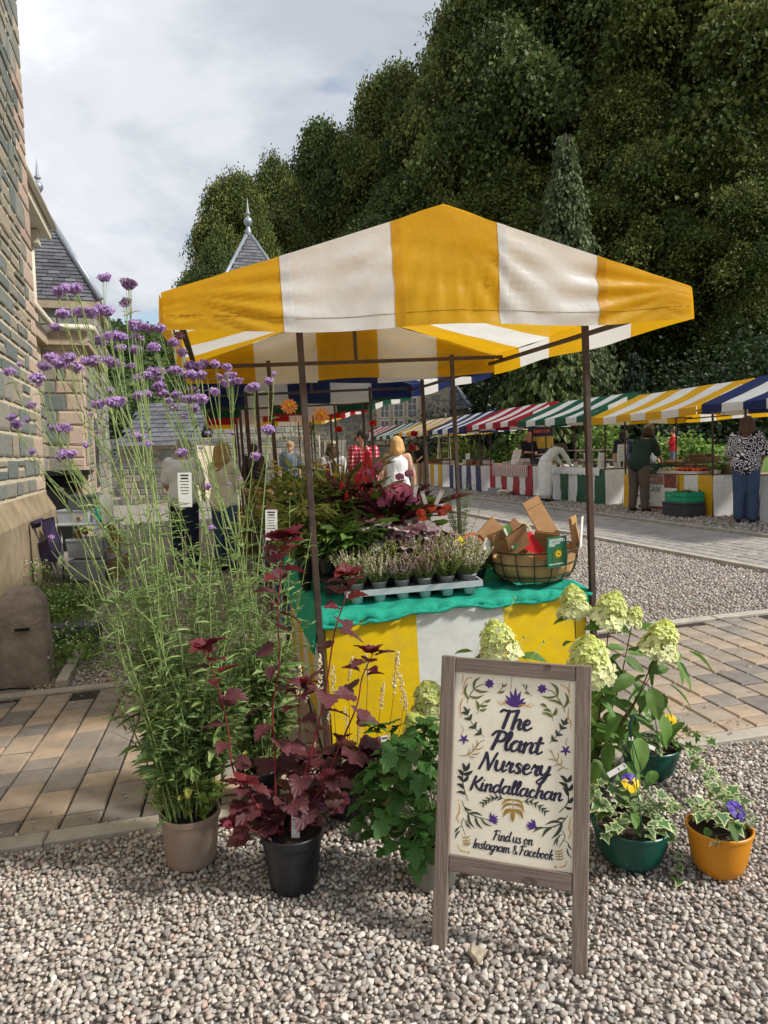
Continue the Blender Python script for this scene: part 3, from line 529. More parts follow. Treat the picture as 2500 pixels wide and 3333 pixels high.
# ------------------------------------------------------------------ market stalls
YEL, WHT = lin(228, 178, 26), lin(238, 239, 239); BLU, GRN, RED = lin(32, 50, 104), lin(18, 92, 66), lin(170, 24, 42)
m_canvas = M('canopy_pvc', (1, 1, 1), rough=.42, var=.05, vs=4, attr=True, trans=.5, bump=.35, bs=14, dirt=lin(150, 128, 92), dscale=7, damt=.10, spec=.35, tcol=(1., .95, .86))
m_skirt = M('counter_pvc', (1, 1, 1), rough=.38, var=.05, vs=5, attr=True, trans=.12, bump=.25, bs=10, dirt=lin(130, 122, 104), dscale=9, damt=.25, spec=.4)
m_iron = M('rusty_steel', lin(74, 62, 55), rough=.6, var=.3, vs=18, metal=.35, bump=.2, bs=150, dirt=lin(104, 66, 40), dscale=10, damt=.55)
m_thread = M('stitching', lin(120, 84, 22), rough=.9)
def wr(x, y, s=1., k=0.):
    return s * (.5 * math.sin(7.1 * x + 3.3 * y + k) + .3 * math.sin(13.7 * x - 9.1 * y + 1.7 * k) + .2 * math.sin(23 * y + 5 * x + k * 2.3))
def stall(name, label, mb, W, L, zh, hv, rise, cols, posts, counter, seed=0, group=None, detail=1, skirt_cols=None, end_white=False, strip=None, side_strip=None):
    """a steel-framed stall: pitched striped canopy with valances, four posts, rails, and a counter with a fabric skirt.
    local frame: x across the ridge, y along the ridge, z up; posts = (x0, x1, y0, y1); counter = (x0, x1, y0, y1, h)"""
    t = thing(name, label, 'market stall', group=group, mat=mb); rg = random.Random(seed); cA, cB = cols; n5 = 5; sw = strip or W / 5; nY = max(3, round(L / .48)); nY += (nY % 2 == 0); sy_ = L / nY
    zt = zh + hv; ph = rg.uniform(0, 6)
    st = lambda i: cA if i % 2 == 0 else cB
    rf = lambda x: zt + rise * (1 - abs(x - W / 2) / (W / 2))
    nx = 10 * detail; nz = 3 * detail
    def gd(x, z, e, f_, y):      # creases of the end cloth: soft billow plus tight pulls running down from the eaves corners and the ridge
        o = .004 + wr(x * 1.3, z * 2.2, .013 * e * f_, ph + y)
        if detail > 1:
            for (cx, cz, fr, am) in ((0, zt, 34, .010), (W, zt, 30, .009), (W / 2, zt + rise, 26, .008)):
                dx, dz = x - cx, cz - z; rr = math.hypot(dx, dz); an = math.atan2(dz, dx); o += am * e * math.sin(an * fr + ph) * math.exp(-((rr - .42) / .34) ** 2)
        return o
    def gable(y, sgn):
        b = MB()
        for k in range(5):
            def fn(a, c, k=k):
                x = (k + a) * W / 5; top = rf(x); bot = zh + .012 * math.sin(x * 5 + ph)
                z = bot + (top - bot) * c; e = min(1, (1 - c) * 3, c * 6 + .3) ; f_ = min(1, (top - bot) / .3)
                return (x, y + sgn * gd(x, z, e, f_, y), z)
            b.grid(fn, nx // 2 if detail < 2 else 16, 4 if detail < 2 else 16, cfn=lambda a, c, k=k: st(k))
        return b
    if detail > 1:
        def hem(x):
            top = rf(x); bot = zh + .012 * math.sin(x * 5 + ph); z = bot + .06; c = .06 / (top - bot); e = min(1, (1 - c) * 3, c * 6 + .3); f_ = min(1, (top - bot) / .3); return (x, -gd(x, z, e, f_, 0) - .0015, z)
        MB().tube([hem(x) for x in np.linspace(.01, W - .01, 160)], .0011, 4).build('hem_stitch', m_thread, t)
        for k in range(1, 5):
            def sm(a, c, k=k):
                x = k * W / 5 + a * .045; top = rf(x); bot = zh + .012 * math.sin(x * 5 + ph); z = bot + (top - bot) * c; e = min(1, (1 - c) * 3, c * 6 + .3); return (x, -gd(x, z, e, min(1, (top - bot) / .3), 0) - .0025, z)
            MB().grid(sm, 4, 16, col=tuple(v * .93 for v in st(k))).build('seam_tape', m_canvas, t, smooth=True)
    b = gable(0, -1); b.build('gable', m_canvas, t, smooth=True); b = gable(L, 1); b.build('gable', m_canvas, t, smooth=True)
    for side in (0, 1):
        b = MB()
        for k in range(nY):
            def fn(a, c, k=k):
                y = (k + a) * sy_; x = W / 2 + (W / 2) * c * (1 if side else -1); u_ = y / L
                sag = .045 * math.sin(math.pi * u_) * math.sin(math.pi * c) + .02 * abs(math.sin(math.pi * u_ * 2)) * c
                return (x, y, zt + rise * (1 - c) - sag + wr(y * .9, c * 2, .006, ph) + .002)
            b.grid(fn, 3 * detail, 6 * detail, cfn=lambda a, c, k=k: st(k))
        b.build('roof_slope', m_canvas, t, smooth=True)
        b = MB(); x0 = W if side else 0
        for k in range(nY):
            def fn(a, c, k=k):
                y = (k + a) * sy_; zc = zh + .01 * math.sin(y * 4 + ph); dip = .02 * abs(math.sin(math.pi * 2 * y / L)); z = zc + (zt - zc - dip) * c
                return (x0 + (1 if side else -1) * (.004 + .018 * (1 - c) * math.sin(y * 6 + ph) * .6 + wr(y, z, .006, ph)), y, z)
            b.grid(fn, 4 * detail, 2 * detail, cfn=lambda a, c, k=k: st(k))
        b.build('valance', m_canvas, t, smooth=True)
    x0, x1, y0, y1 = posts; pw = .028
    for (x, y) in ((x0, y0), (x1, y0), (x1, y1), (x0, y1)):
        MB().box((x, y, (zt - .03) / 2), (pw, pw, zt - .03)).build('post', m_iron, t, bevel=.002)
    for a, c in (((.06, y0, zh + .1), (W - .06, y0, zh + .1)), ((.06, y1, zh + .1), (W - .06, y1, zh + .1)), ((.06, .05, zh + .075), (.06, L - .05, zh + .075)), ((W - .06, .05, zh + .075), (W - .06, L - .05, zh + .075)), ((W / 2, .05, zt + rise - .05), (W / 2, L - .05, zt + rise - .05))):
        MB().bar(a, c, .026).build('rail', m_iron, t)
    for y in (y0, y1):
        MB().bar((W / 2, y, zh + .1), (W / 2, y, zt + rise - .05), .024).build('strut', m_iron, t)
    cx0, cx1, cy0, cy1, ch = counter
    MB().box(((cx0 + cx1) / 2, (cy0 + cy1) / 2, ch - .02), (cx1 - cx0 - .03, cy1 - cy0 - .03, .03)).build('counter_board', m_board, t)
    sa, sb = skirt_cols or cols
    def skirt(p, q, nrm, n_st, first, nm='skirt'):
        b = MB()
        for k in range(n_st):
            c_ = (sa, sb)[(k + first) % 2]
            def fn(a, c, k=k):
                s = (k + a) / n_st + (.016 * math.sin(c * 4.5 + k * 1.9 + ph) * (1 - c) if detail < 2 and 0 < k + a < n_st else 0); x = p[0] + (q[0] - p[0]) * s; y = p[1] + (q[1] - p[1]) * s
                o = (.004 + .02 * (1 - c) * (math.sin(s * 17 + ph) * .5 + .5) * (detail < 2) + wr(s * 1.7, c * 2, .009, ph)) ; return (x + nrm[0] * o, y + nrm[1] * o, .015 + (ch - .012 - .015) * c)
            b.grid(fn, 6, 5, cfn=lambda a, c, c_=c_: c_)
        return b.build(nm, m_skirt, t, smooth=True)
    ns = max(3, round((cx1 - cx0) / .45)); nl = max(3, round((cy1 - cy0) / .36)) | 1
    if end_white:
        sa, sb = WHT, WHT
    skirt((cx0, cy0), (cx1, cy0), (0, -1), ns, 0)
    skirt((cx1, cy1), (cx0, cy1), (0, 1), ns, 0)
    sa, sb = skirt_cols or cols
    skirt((cx0, cy1), (cx0, cy0), (-1, 0), nl, 0); skirt((cx1, cy0), (cx1, cy1), (1, 0), nl, 0)
    return t
m_board = M('plywood', lin(150, 118, 84), rough=.8, var=.2, vs=5, stretch=(1, 8, 1))
# the yellow stall: frame axes fitted to its lean down the slope
SM = Matrix(((.9751, -.2186, -.0374, -.8151), (.2180, .9757, -.0206, 3.0450), (.0410, .0120, .9991, .0009), (0, 0, 0, 1)))
SX = lambda x, y, z: np.array(SM @ Vector((x, y, z)))
SMI = np.array(SM.inverted())
def SY(px, py, yloc):                    # the point of the stall's plane y = yloc seen at a pixel
    o = SMI[:3, :3] @ EYE + SMI[:3, 3]; d = SMI[:3, :3] @ ray(px, py); return o + d * (yloc - o[1]) / d[1]
def SZ(px, py, zloc):
    o = SMI[:3, :3] @ EYE + SMI[:3, 3]; d = SMI[:3, :3] @ ray(px, py); return o + d * (zloc - o[2]) / d[2]
SW, SL, SH, CH = 2.462, 2.575, 2.03, .715
main = stall('market_stall', 'yellow and white striped plant stall with heather and hydrangeas on its counter', SM, SW, SL, SH, .16, .365, (YEL, WHT), (.575, 1.985, .16, 2.25), (.605, 1.955, .19, 2.2, CH), 4, detail=2, skirt_cols=(lin(236, 198, 16), lin(226, 228, 222)), group='left row of striped stalls')
for k, (cols, nm) in enumerate((((BLU, WHT), 'blue'), ((GRN, WHT), 'green'), ((RED, WHT), 'red'), ((YEL, WHT), 'yellow'))):
    mb = SM @ Matrix.Translation((.0, 2.66 * (k + 1), -.02 * (k + 1)))
    stall('market_stall', f'{nm} and white striped stall behind the yellow one, {("next", "second", "third", "fourth")[k]} in the left row', mb, SW, SL, SH, .16, .365, cols, (.5, 1.9, .16, 2.35), (.55, 1.85, .19, 2.3, CH), 10 + k, group='left row of striped stalls')
# right-hand row, canopies end to end along the far path
ROWC = [((BLU, WHT), 'blue', 'at the right edge of the photo'), ((YEL, WHT), 'yellow', 'selling vegetables'), ((GRN, WHT), 'green', 'with a white cloth on its counter'), ((RED, WHT), 'red', 'with a patterned cloth over its counter'), ((BLU, WHT), 'blue', 'behind the red one'), ((YEL, WHT), 'yellow', 'next to the white ladder'), ((GRN, WHT), 'green', 'second from the far end'), ((RED, WHT), 'red', 'at the far end by the stone building')]
RSL = 3.06; ROW = []
for k, (cols, nm, where) in enumerate(ROWC):
    v0 = 10.05 + (k - 1) * 3.12; o = UV(8.35, v0 - .35); mb = gframe(o[0], o[1], GRID); rj = random.Random(90 + k); mb = Matrix.Translation(mb.translation + Vector((0, 0, rj.uniform(-.05, .05)))) @ Matrix.Rotation(GRID + rj.uniform(-.012, .012), 4, 'Z') @ Matrix.Rotation(-.02 + rj.uniform(-.015, .015), 4, 'Y') @ Matrix.Rotation(rj.uniform(-.016, .016), 4, 'X')
    s = stall('market_stall', f'{nm} and white striped stall {where}, right row', mb, 2.3, RSL, 1.77, .15, .44, cols, (.62, 1.85, .35, 2.8), (.60, 1.87, .33, 2.82, .77), 20 + k, group='right row of striped stalls', end_white=True)
    ROW.append((s, mb))
# ------------------------------------------------------------------ the painted A-board
def wood(name, rgb, st): return M(name, rgb, rough=.85, var=.22, vs=1., stretch=st, bump=.35, bs=2.2, dirt=tuple(c * .45 for c in rgb), dscale=.6, damt=.75, rnd=.08)
m_woodv, m_woodh = wood('weathered_wood_upright', lin(134, 118, 107), (130, 6, 60)), wood('weathered_wood_rail', lin(130, 114, 104), (6, 130, 60))
m_cream = M('cream_paint', lin(238, 230, 208), rough=.55, var=.025, vs=14, bump=.08, bs=40, dirt=lin(196, 190, 172), dscale=5, damt=.25, spec=.4)
def paint(n, c): return M('paint_' + n, lin(*c), rough=.6, var=.12, vs=60)
PNT = {k: paint(k, c) for k, c in dict(navy=(44, 40, 62), olive=(104, 108, 50), green=(62, 70, 52), black=(40, 48, 45), purple=(78, 48, 122), orange=(206, 146, 66), mustard=(160, 126, 52)).items()}
sa = Vector((.94957, -.31356, -.002)); sb = Vector((.06694, .19423, .97867)); sn = sa.cross(sb).normalized(); sb = sn.cross(sa)
SGM = Matrix((sa, sb, sn)).transposed().to_4x4(); SGM.translation = Vector((.116, 2.05, .022)); SGI = np.array(SGM.inverted())
sign = thing('sandwich_board', 'weathered wooden sandwich board with cream panel and painted flowers in front of the stall', 'sign', mat=SGM)
SWD, SHT, PW = .455, .8744, .0445
def SP(zx, zy):      # a point of the sign face from its tracing
    px, py = 1400 + zx / 2.765, 2100 + zy / 2.765; o = SGI[:3, :3] @ EYE + SGI[:3, 3]; d = SGI[:3, :3] @ ray(px, py); p = o - d * o[2] / d[2]; return p[:2]
for x in (PW / 2, SWD - PW / 2): MB().box((x, SHT / 2, -.012), (PW, SHT, .026)).build('upright', m_woodv, sign, bevel=.0025)
yt = SP(700, 125)[1]; yb0 = SP(700, 2125)[1]; yb1 = SP(700, 1972)[1]
MB().box((SWD / 2, SHT - .0245, -.011), (SWD - 2 * PW - .002, .045, .022)).build('rail', m_woodh, sign, bevel=.002)
MB().box((SWD / 2, (yb0 + yb1) / 2, -.011), (SWD - 2 * PW - .002, yb1 - yb0, .022)).build('rail', m_woodh, sign, bevel=.002)
kn = M('wood_knot', lin(98, 82, 72), rough=.85, var=.4, vs=120, bump=.4, bs=160)
for (zx, zy, r) in ((1060, 197, .009), (900, 2130, .017)):
    p = SP(zx, zy); b = MB()
    for rr in (1, .7, .42): b.tube([(p[0] + r * rr * 1.15 * math.cos(a), p[1] + r * rr * .85 * math.sin(a), .0003) for a in np.linspace(0, 6.283, 22)], .0009, 4)
    b.build('knot', kn, sign)
pan = MB().box((SWD / 2, (yb1 + SHT - .047) / 2, -.016), (SWD - 2 * PW + .006, SHT - .047 - yb1 + .008, .008)).build('panel', m_cream, sign)
for s_ in (0, 1):       # folding back legs
    x = (.03, SWD - .03)[s_]; MB().bar((x, SHT - .04, -.04), (x, .10, -.36), .036, .02).build('back_leg', m_woodv, sign)
MB().bar((.05, .24, -.30), (SWD - .05, .24, -.30), .03, .018).build('back_rail', m_woodh, sign)
PZ = -.0115; _lay = [0]
def ribbon(b, P, w):
    P = [np.asarray(p) for p in P]; n = len(P); L = []; Rr = []
    for i, p in enumerate(P):
        t = P[min(i + 1, n - 1)] - P[max(i - 1, 0)]; t = t / (np.linalg.norm(t) + 1e-12); nn = np.array([-t[1], t[0]]); h = w[i] / 2
        L.append(p + nn * h); Rr.append(p - nn * h)
    _lay[0] = (_lay[0] + 1) % 12; z = PZ + .0002 + _lay[0] * .00004
    vs = [(*q, z) for q in L] + [(*q, z) for q in Rr]; fs = [(n + i, n + i + 1, i + 1, i) for i in range(n - 1)]
    for e, sgn in ((0, -1), (n - 1, 1)):       # round ends
        t = P[min(e + 1, n - 1)] - P[max(e - 1, 0)]; a0 = math.atan2(t[1], t[0]); k0 = len(vs); vs.append((*P[e], z))
        for q in range(7): a = a0 + sgn * 0 + (q / 6 - .5) * math.pi + (0 if sgn > 0 else math.pi); vs.append((P[e][0] + math.cos(a) * w[e] / 2, P[e][1] + math.sin(a) * w[e] / 2, z))
        fs += [(k0, k0 + 1 + q, k0 + 2 + q) for q in range(6)]
    b.add(vs, fs)
GL = {'a': (1.12, [[(.85, .92), (.45, 1), (.1, .6), (.12, .12), (.4, 0), (.72, .35), (.9, .95)], [(.9, .98), (.8, .3), (.95, .02), (1.2, .22)]]),
 'n': (1.05, [[(.0, .7), (.2, .98), (.16, .5), (.1, 0)], [(.14, .35), (.5, .95), (.78, .88), (.7, .25), (.86, 0), (1.12, .22)]]),
 'h': (1.05, [[(.42, 1.85), (.25, 1.1), (.1, 0)], [(.15, .35), (.5, .95), (.78, .88), (.7, .25), (.86, 0), (1.12, .22)]]),
 'm': (1.62, [[(.0, .7), (.2, .98), (.16, .5), (.1, 0)], [(.14, .35), (.45, .95), (.7, .88), (.64, .4), (.6, 0)], [(.66, .35), (1.0, .95), (1.25, .88), (1.2, .25), (1.36, 0), (1.62, .22)]]),
 'u': (1.05, [[(.1, .98), (.06, .3), (.3, 0), (.62, .35), (.78, .98)], [(.78, .98), (.7, .25), (.88, 0), (1.12, .22)]]),
 'r': (.78, [[(.0, .55), (.22, 1.05), (.3, .85), (.62, .88)], [(.58, .9), (.42, .3), (.55, 0), (.82, .22)]]),
 's': (.78, [[(.66, .82), (.45, 1), (.22, .78), (.5, .45), (.55, .12), (.25, -.02), (.0, .16)]]),
 'e': (.88, [[(.15, .48), (.52, .58), (.64, .85), (.4, 1), (.12, .6), (.2, .1), (.5, 0), (.9, .28)]]),
 't': (.66, [[(.38, 1.55), (.24, .8), (.22, .15), (.4, 0), (.68, .22)], [(-.02, 1.02), (.3, 1.05), (.66, 1.1)]]),
 'l': (.56, [[(.12, .55), (.5, 1.35), (.5, 1.82), (.3, 1.7), (.16, .6), (.27, .03), (.6, .22)]]),
 'd': (1.14, [[(.8, .9), (.45, 1), (.1, .6), (.12, .12), (.4, 0), (.74, .4)], [(1.06, 1.85), (.84, .7), (.9, .04), (1.18, .22)]]),
 'i': (.52, [[(.2, .98), (.1, .3), (.25, 0), (.54, .22)], [(.3, 1.4), (.32, 1.46)]]),
 'y': (1.0, [[(.1, .98), (.06, .4), (.33, .1), (.68, .5)], [(.86, .98), (.6, -.2), (.2, -.85), (-.12, -.65), (.3, -.2), (1.02, .25)]]),
 'g': (1.08, [[(.82, .92), (.45, 1), (.1, .6), (.12, .15), (.4, .05), (.74, .45)], [(.9, .96), (.64, -.3), (.25, -.85), (-.06, -.65), (.3, -.2), (1.08, .25)]]),
 'c': (.82, [[(.66, .8), (.45, 1), (.1, .55), (.2, .08), (.5, 0), (.85, .28)]]),
 'o': (.95, [[(.45, 1), (.1, .6), (.2, .05), (.55, .05), (.74, .55), (.48, .98), (.62, .8), (.98, .85)]]),
 'b': (.9, [[(.45, 1.85), (.2, .9), (.12, .15), (.4, 0), (.7, .4), (.58, .9), (.25, .7)], [(.6, .88), (.92, .85)]]),
 'k': (.95, [[(.45, 1.85), (.25, .9), (.08, 0)], [(.76, .95), (.2, .48), (.55, .36), (.7, 0), (1., .2)]]),
 'T': (1.1, [[(-.15, 1.62), (.1, 1.82), (.7, 1.72), (1.35, 1.84)], [(.68, 1.75), (.5, .9), (.32, 0)]]),
 'P': (1.12, [[(.52, 1.7), (.35, .9), (.1, 0)], [(-.08, 1.4), (.3, 1.82), (1.0, 1.76), (1.18, 1.3), (.85, .88), (.4, .82)]]),
 'N': (1.5, [[(.0, 0), (.28, .9), (.45, 1.75)], [(.47, 1.72), (.75, .8), (.9, .05)], [(.92, .05), (1.22, 1.), (1.5, 1.82)]]),
 'K': (1.3, [[(.5, 1.8), (.3, .9), (.1, 0)], [(1.3, 1.75), (.8, 1.15), (.35, .88)], [(.5, 1.0), (.8, .4), (1.25, .05)]]),
 'F': (1.02, [[(.47, 1.7), (.3, .8), (.05, 0)], [(.0, 1.55), (.5, 1.8), (1.22, 1.74)], [(.3, .92), (.8, 1.0)]]),
 'I': (.52, [[(.45, 1.8), (.28, .9), (.1, 0)]]),
 '&': (1.25, [[(1.1, .35), (.6, 0), (.15, .2), (.3, .72), (.75, 1.15), (.65, 1.6), (.35, 1.45), (.45, 1.), (1.05, .02)]]), ' ': (.5, [])}
def letter_line(txt, zx0, zy0, zx1, xh, bw):
    p0 = SP(zx0, zy0); x1 = SP(zx1, zy0)[0]; tot = sum(GL[c][0] for c in txt); sx = (x1 - p0[0]) / tot; s = xh * .000335; b = MB(); x = p0[0]
    for c in txt:
        adv, strokes = GL[c]
        for st in strokes:
            P = [np.array([x + (q[0] + .14 * q[1] - .1) * sx, p0[1] + q[1] * s]) for q in spline(st, 7)]; n = len(P); wds = []
            for i in range(n):
                t = P[min(i + 1, n - 1)] - P[max(i - 1, 0)]; t /= np.linalg.norm(t) + 1e-12
                wds.append(bw * s * (.55 + .45 * max(0, -t[1] + .25 * abs(t[0]))) if True else 0)
            if n > 4: wds = [(wds[max(0, i - 1)] + wds[i] + wds[min(n - 1, i + 1)]) / 3 for i in range(n)]
            if c in 'TPNKFI' or st is strokes[0] and c in 'hlbkd': wds = [max(w_, bw * s * .72) for w_ in wds]
            ribbon(b, P, wds)
        x += adv * sx
    b.build('lettering', PNT['navy'], pan)['kind'] = 'stuff'
for a in (('The', 632, 748, 915, 88, .37), ('Plant', 552, 938, 1010, 88, .37), ('Nursery', 445, 1118, 1085, 84, .37), ('Kindallachan', 360, 1305, 1190, 66, .37), ('Find us on', 568, 1760, 925, 46, .31), ('Instagram & Facebook', 384, 1832, 1108, 44, .31)): letter_line(*a)
def motif(col, strokes=(), leaves=(), dots=()):
    b = MB()
    for P, w in strokes:
        Q = [SP(*q) for q in spline(P, 6)]; n = len(Q); ribbon(b, Q, [w * .000335 * (.55 + .45 * math.sin(math.pi * (i + .6) / (n + .2))) for i in range(n)])
    for (x0, y0, x1, y1, w, *bend) in leaves:
        bd = bend[0] if bend else .12; dx, dy = x1 - x0, y1 - y0; mx, my = (x0 + x1) / 2 - dy * bd, (y0 + y1) / 2 + dx * bd; Q = [SP(*q) for q in spline([(x0, y0), (mx, my), (x1, y1)], 6)]; n = len(Q)
        ribbon(b, Q, [max(.0008, w * .000335 * math.sin(math.pi * min(1, (i / (n - 1)) ** .8 * .97 + .03)) ** .8) for i in range(n)])
    for (x, y, r) in dots: Q = [SP(x - r * .3, y), SP(x + r * .3, y)]; ribbon(b, Q, [r * .00067] * 2)
    b.build('painted_motif', PNT[col], pan)['kind'] = 'stuff'
def petals(cx, cy, r, n, w, a0=0, a1=360): return [(cx, cy, cx + r * math.cos(math.radians(a0 + (a1 - a0) * i / n)), cy + r * math.sin(math.radians(a0 + (a1 - a0) * i / n)), w, 0) for i in range(n)]
motif('olive', [([(328, 525), (345, 470), (385, 405), (440, 365), (490, 350)], 9)], [(335, 490, 330, 345, 26, -.18), (385, 400, 450, 290, 26, -.2), (345, 465, 480, 452, 22, .14), (390, 400, 520, 420, 24, .1)])
motif('olive', [([(1212, 610), (1190, 550), (1140, 470), (1095, 418), (1045, 405)], 9)], [(1205, 570, 1212, 425, 26, .2), (1145, 465, 1075, 340, 26, .2), (1190, 545, 1058, 500, 24, .1), (1130, 465, 1000, 460, 22, -.12)])
motif('purple', (), petals(528, 350, 44, 7, 30) + petals(1005, 397, 44, 7, 30), [(528, 350, 18), (1005, 397, 18)])
motif('olive', [([(595, 438), (640, 395), (650, 345)], 6), ([(915, 463), (865, 415), (828, 355)], 6)], [(640, 380, 690, 345, 18), (610, 430, 668, 412, 22), (648, 385, 640, 345, 14), (860, 400, 858, 352, 16), (845, 380, 822, 355, 14), (890, 445, 845, 432, 22)])
motif('purple', (), [(762, 558, x, y, 36, 0) for x, y in ((663, 500), (673, 453), (715, 412), (765, 388), (812, 418), (848, 480), (862, 520))], [(762, 548, 14)])
motif('orange', [([(597, 510), (630, 535), (680, 530), (725, 548)], 8), ([(622, 500), (655, 520), (700, 525), (735, 543)], 7), ([(930, 540), (895, 560), (850, 545), (800, 553)], 8), ([(905, 528), (870, 545), (830, 538), (790, 550)], 7)])
motif('olive', [([(420, 625), (440, 560), (485, 510)], 6), ([(1105, 690), (1090, 620), (1040, 560), (1000, 540)], 6)], [(485, 512, 542, 490, 24), (440, 545, 515, 545, 24), (425, 585, 405, 500, 28), (440, 590, 505, 575, 24), (1045, 562, 985, 535, 28), (1085, 600, 1012, 590, 26), (1105, 640, 1135, 567, 30), (1100, 655, 1000, 615, 26)])
def vine(P, n, ln, w, col, stem=7, side=60, skip=0):
    Q = spline(P, 8); L = []
    for i in range(n):
        k = int((len(Q) - 1) * (skip + (1 - skip) * (i + .6) / n)); p = Q[k]; t = Q[min(k + 1, len(Q) - 1)] - Q[max(0, k - 1)]; a = math.degrees(math.atan2(t[1], t[0]))
        for s in (-1, 1):
            q = math.radians(a + s * side); L.append((p[0], p[1], p[0] + ln * math.cos(q), p[1] + ln * math.sin(q), w, s * -.12))
    p, t = Q[-1], Q[-1] - Q[-3]; t = t / np.linalg.norm(t); L.append((p[0], p[1], p[0] + t[0] * ln, p[1] + t[1] * ln, w)); motif(col, [(P, stem)], L)
vine([(482, 832), (410, 765), (350, 670), (320, 610)], 4, 62, 26, 'green', side=48); vine([(1072, 890), (1130, 830), (1180, 755), (1205, 705)], 4, 58, 24, 'green', side=48)
motif('purple', (), petals(298, 852, 50, 5, 20, 20, 380) + petals(1218, 955, 52, 5, 20, 20, 380))
motif('mustard', [([(270, 722), (292, 760), (278, 812)], 6), ([(1235, 842), (1220, 880), (1232, 925)], 6), ([(258, 1000), (330, 996), (400, 940), (440, 880), (485, 862)], 8), ([(1245, 1127), (1170, 1090), (1110, 1010), (1090, 945)], 8)], [(330, 996, 348, 930, 9), (375, 960, 375, 890, 9), (405, 935, 412, 848, 10), (400, 945, 480, 915, 10), (360, 985, 448, 970, 10), (340, 1000, 405, 1020, 10), (1170, 1090, 1180, 1020, 9), (1135, 1050, 1150, 970, 9), (1110, 1010, 1050, 940, 9), (1130, 1050, 1050, 1035, 9), (1160, 1085, 1105, 1100, 9), (1200, 1110, 1140, 1150, 9)])
motif('black', [([(335, 1410), (300, 1310), (285, 1200), (300, 1120)], 10), ([(1160, 1515), (1235, 1430), (1240, 1330), (1225, 1240)], 10)], [(298, 1130, 285, 1065, 30), (300, 1140, 350, 1062, 34), (285, 1180, 242, 1125, 32), (290, 1170, 380, 1135, 34), (288, 1230, 236, 1185, 32), (290, 1235, 340, 1175, 32), (300, 1300, 232, 1255, 32), (310, 1350, 230, 1330, 26), (1225, 1245, 1165, 1180, 32), (1230, 1240, 1268, 1175, 34), (1240, 1310, 1155, 1240, 34), (1242, 1320, 1280, 1255, 32), (1242, 1370, 1190, 1290, 32), (1240, 1430, 1283, 1375, 32), (1215, 1470, 1280, 1475, 26)])
def comb(P, n, ln, col, w, sgn, a=55):
    Q = spline(P, 8); L = []
    for i in range(n):
        k = int((len(Q) - 1) * (i + .8) / n); p = Q[min(k, len(Q) - 1)]; t = Q[min(k + 1, len(Q) - 1)] - Q[max(0, k - 1)]; an = math.degrees(math.atan2(t[1], t[0]))
        for s in (-1, 1): q = math.radians(an + s * a * .8); L.append((p[0], p[1], p[0] + ln * math.cos(q), p[1] + ln * math.sin(q), w, -.1 * s))
    motif(col, [(P, 6)], L)
comb([(670, 1395), (600, 1378), (530, 1395), (475, 1432)], 6, 50, 'green', 15, 1); comb([(820, 1415), (900, 1418), (980, 1460), (1030, 1505)], 6, 50, 'green', 15, 1)
motif('mustard', [([(740, 1395), (742, 1500), (738, 1560)], 7)], [(742, 1400, 640, 1448, 20, .2), (742, 1400, 838, 1470, 20, -.2), (742, 1440, 638, 1495, 24, .22), (742, 1440, 845, 1520, 24, -.22), (740, 1490, 652, 1555, 36, .2), (742, 1490, 832, 1575, 36, -.2), (740, 1500, 738, 1605, 40, 0)])
motif('green', [([(280, 1410), (320, 1500), (400, 1550), (530, 1585)], 10), ([(1235, 1545), (1180, 1610), (1080, 1650), (940, 1648)], 10)], [(300, 1465, 375, 1495, 20), (335, 1520, 395, 1660, 24), (345, 1520, 468, 1545, 22, -.1), (400, 1555, 468, 1665, 24), (450, 1570, 552, 1640, 18), (1215, 1570, 1130, 1590, 18), (1180, 1605, 1035, 1625, 22), (1190, 1600, 1090, 1755, 28, -.1), (1100, 1645, 1005, 1740, 26), (1020, 1650, 925, 1695, 20)])
motif('purple', (), [(540, 1585, x, y, 22, 0) for x, y in ((540, 1510), (575, 1530), (605, 1548), (612, 1578), (610, 1605), (600, 1625))] + [(940, 1645, x, y, 22, 0) for x, y in ((930, 1575), (905, 1572), (870, 1598), (858, 1625), (860, 1645), (875, 1670))], [(540, 1588, 13), (940, 1648, 13)])
motif('green', [([(297, 1560), (278, 1620), (310, 1715)], 7), ([(300, 1580), (330, 1600), (345, 1640)], 6), ([(275, 1640), (250, 1650), (235, 1690)], 6), ([(1190, 1680), (1210, 1740), (1160, 1830)], 7), ([(1205, 1770), (1235, 1790), (1265, 1850)], 6), ([(1195, 1715), (1160, 1725), (1140, 1770)], 6)], [(310, 1590, 360, 1660, 14), (335, 1620, 365, 1665, 12), (255, 1650, 217, 1700, 16), (262, 1680, 220, 1755, 16), (1165, 1730, 1110, 1820, 14), (1150, 1760, 1140, 1820, 12), (1240, 1800, 1275, 1850, 14), (1230, 1840, 1272, 1930, 14)])
comb([(315, 1720), (322, 1780), (325, 1815)], 4, 40, 'mustard', 10, 1, 140); comb([(1152, 1850), (1160, 1900), (1165, 1950)], 4, 44, 'mustard', 10, 1, 140)
motif('orange', [([(290, 270), (286, 340)], 9), ([(372, 292), (320, 310), (290, 395)], 9), ([(290, 480), (265, 560), (275, 655)], 11), ([(1250, 348), (1250, 470)], 9), ([(1170, 357), (1230, 390), (1248, 440)], 9), ([(1245, 575), (1240, 650), (1265, 700), (1262, 760)], 11), ([(250, 1430), (260, 1500), (235, 1560), (255, 1608)], 11), ([(1262, 1560), (1248, 1650), (1262, 1700), (1242, 1755)], 11), ([(240, 1800), (265, 1855), (318, 1872)], 9), ([(1230, 1955), (1210, 2000), (1158, 2012)], 9)], (), [(287, 437, 7), (340, 1875, 8), (1255, 522, 7), (1128, 2006, 9), (248, 1402, 6)])
MB().tube([(*SP(*q), PZ + .0003) for q in ((735, 262), (728, 330), (722, 400))], .0005, 4).build('crack', PNT['black'], pan)
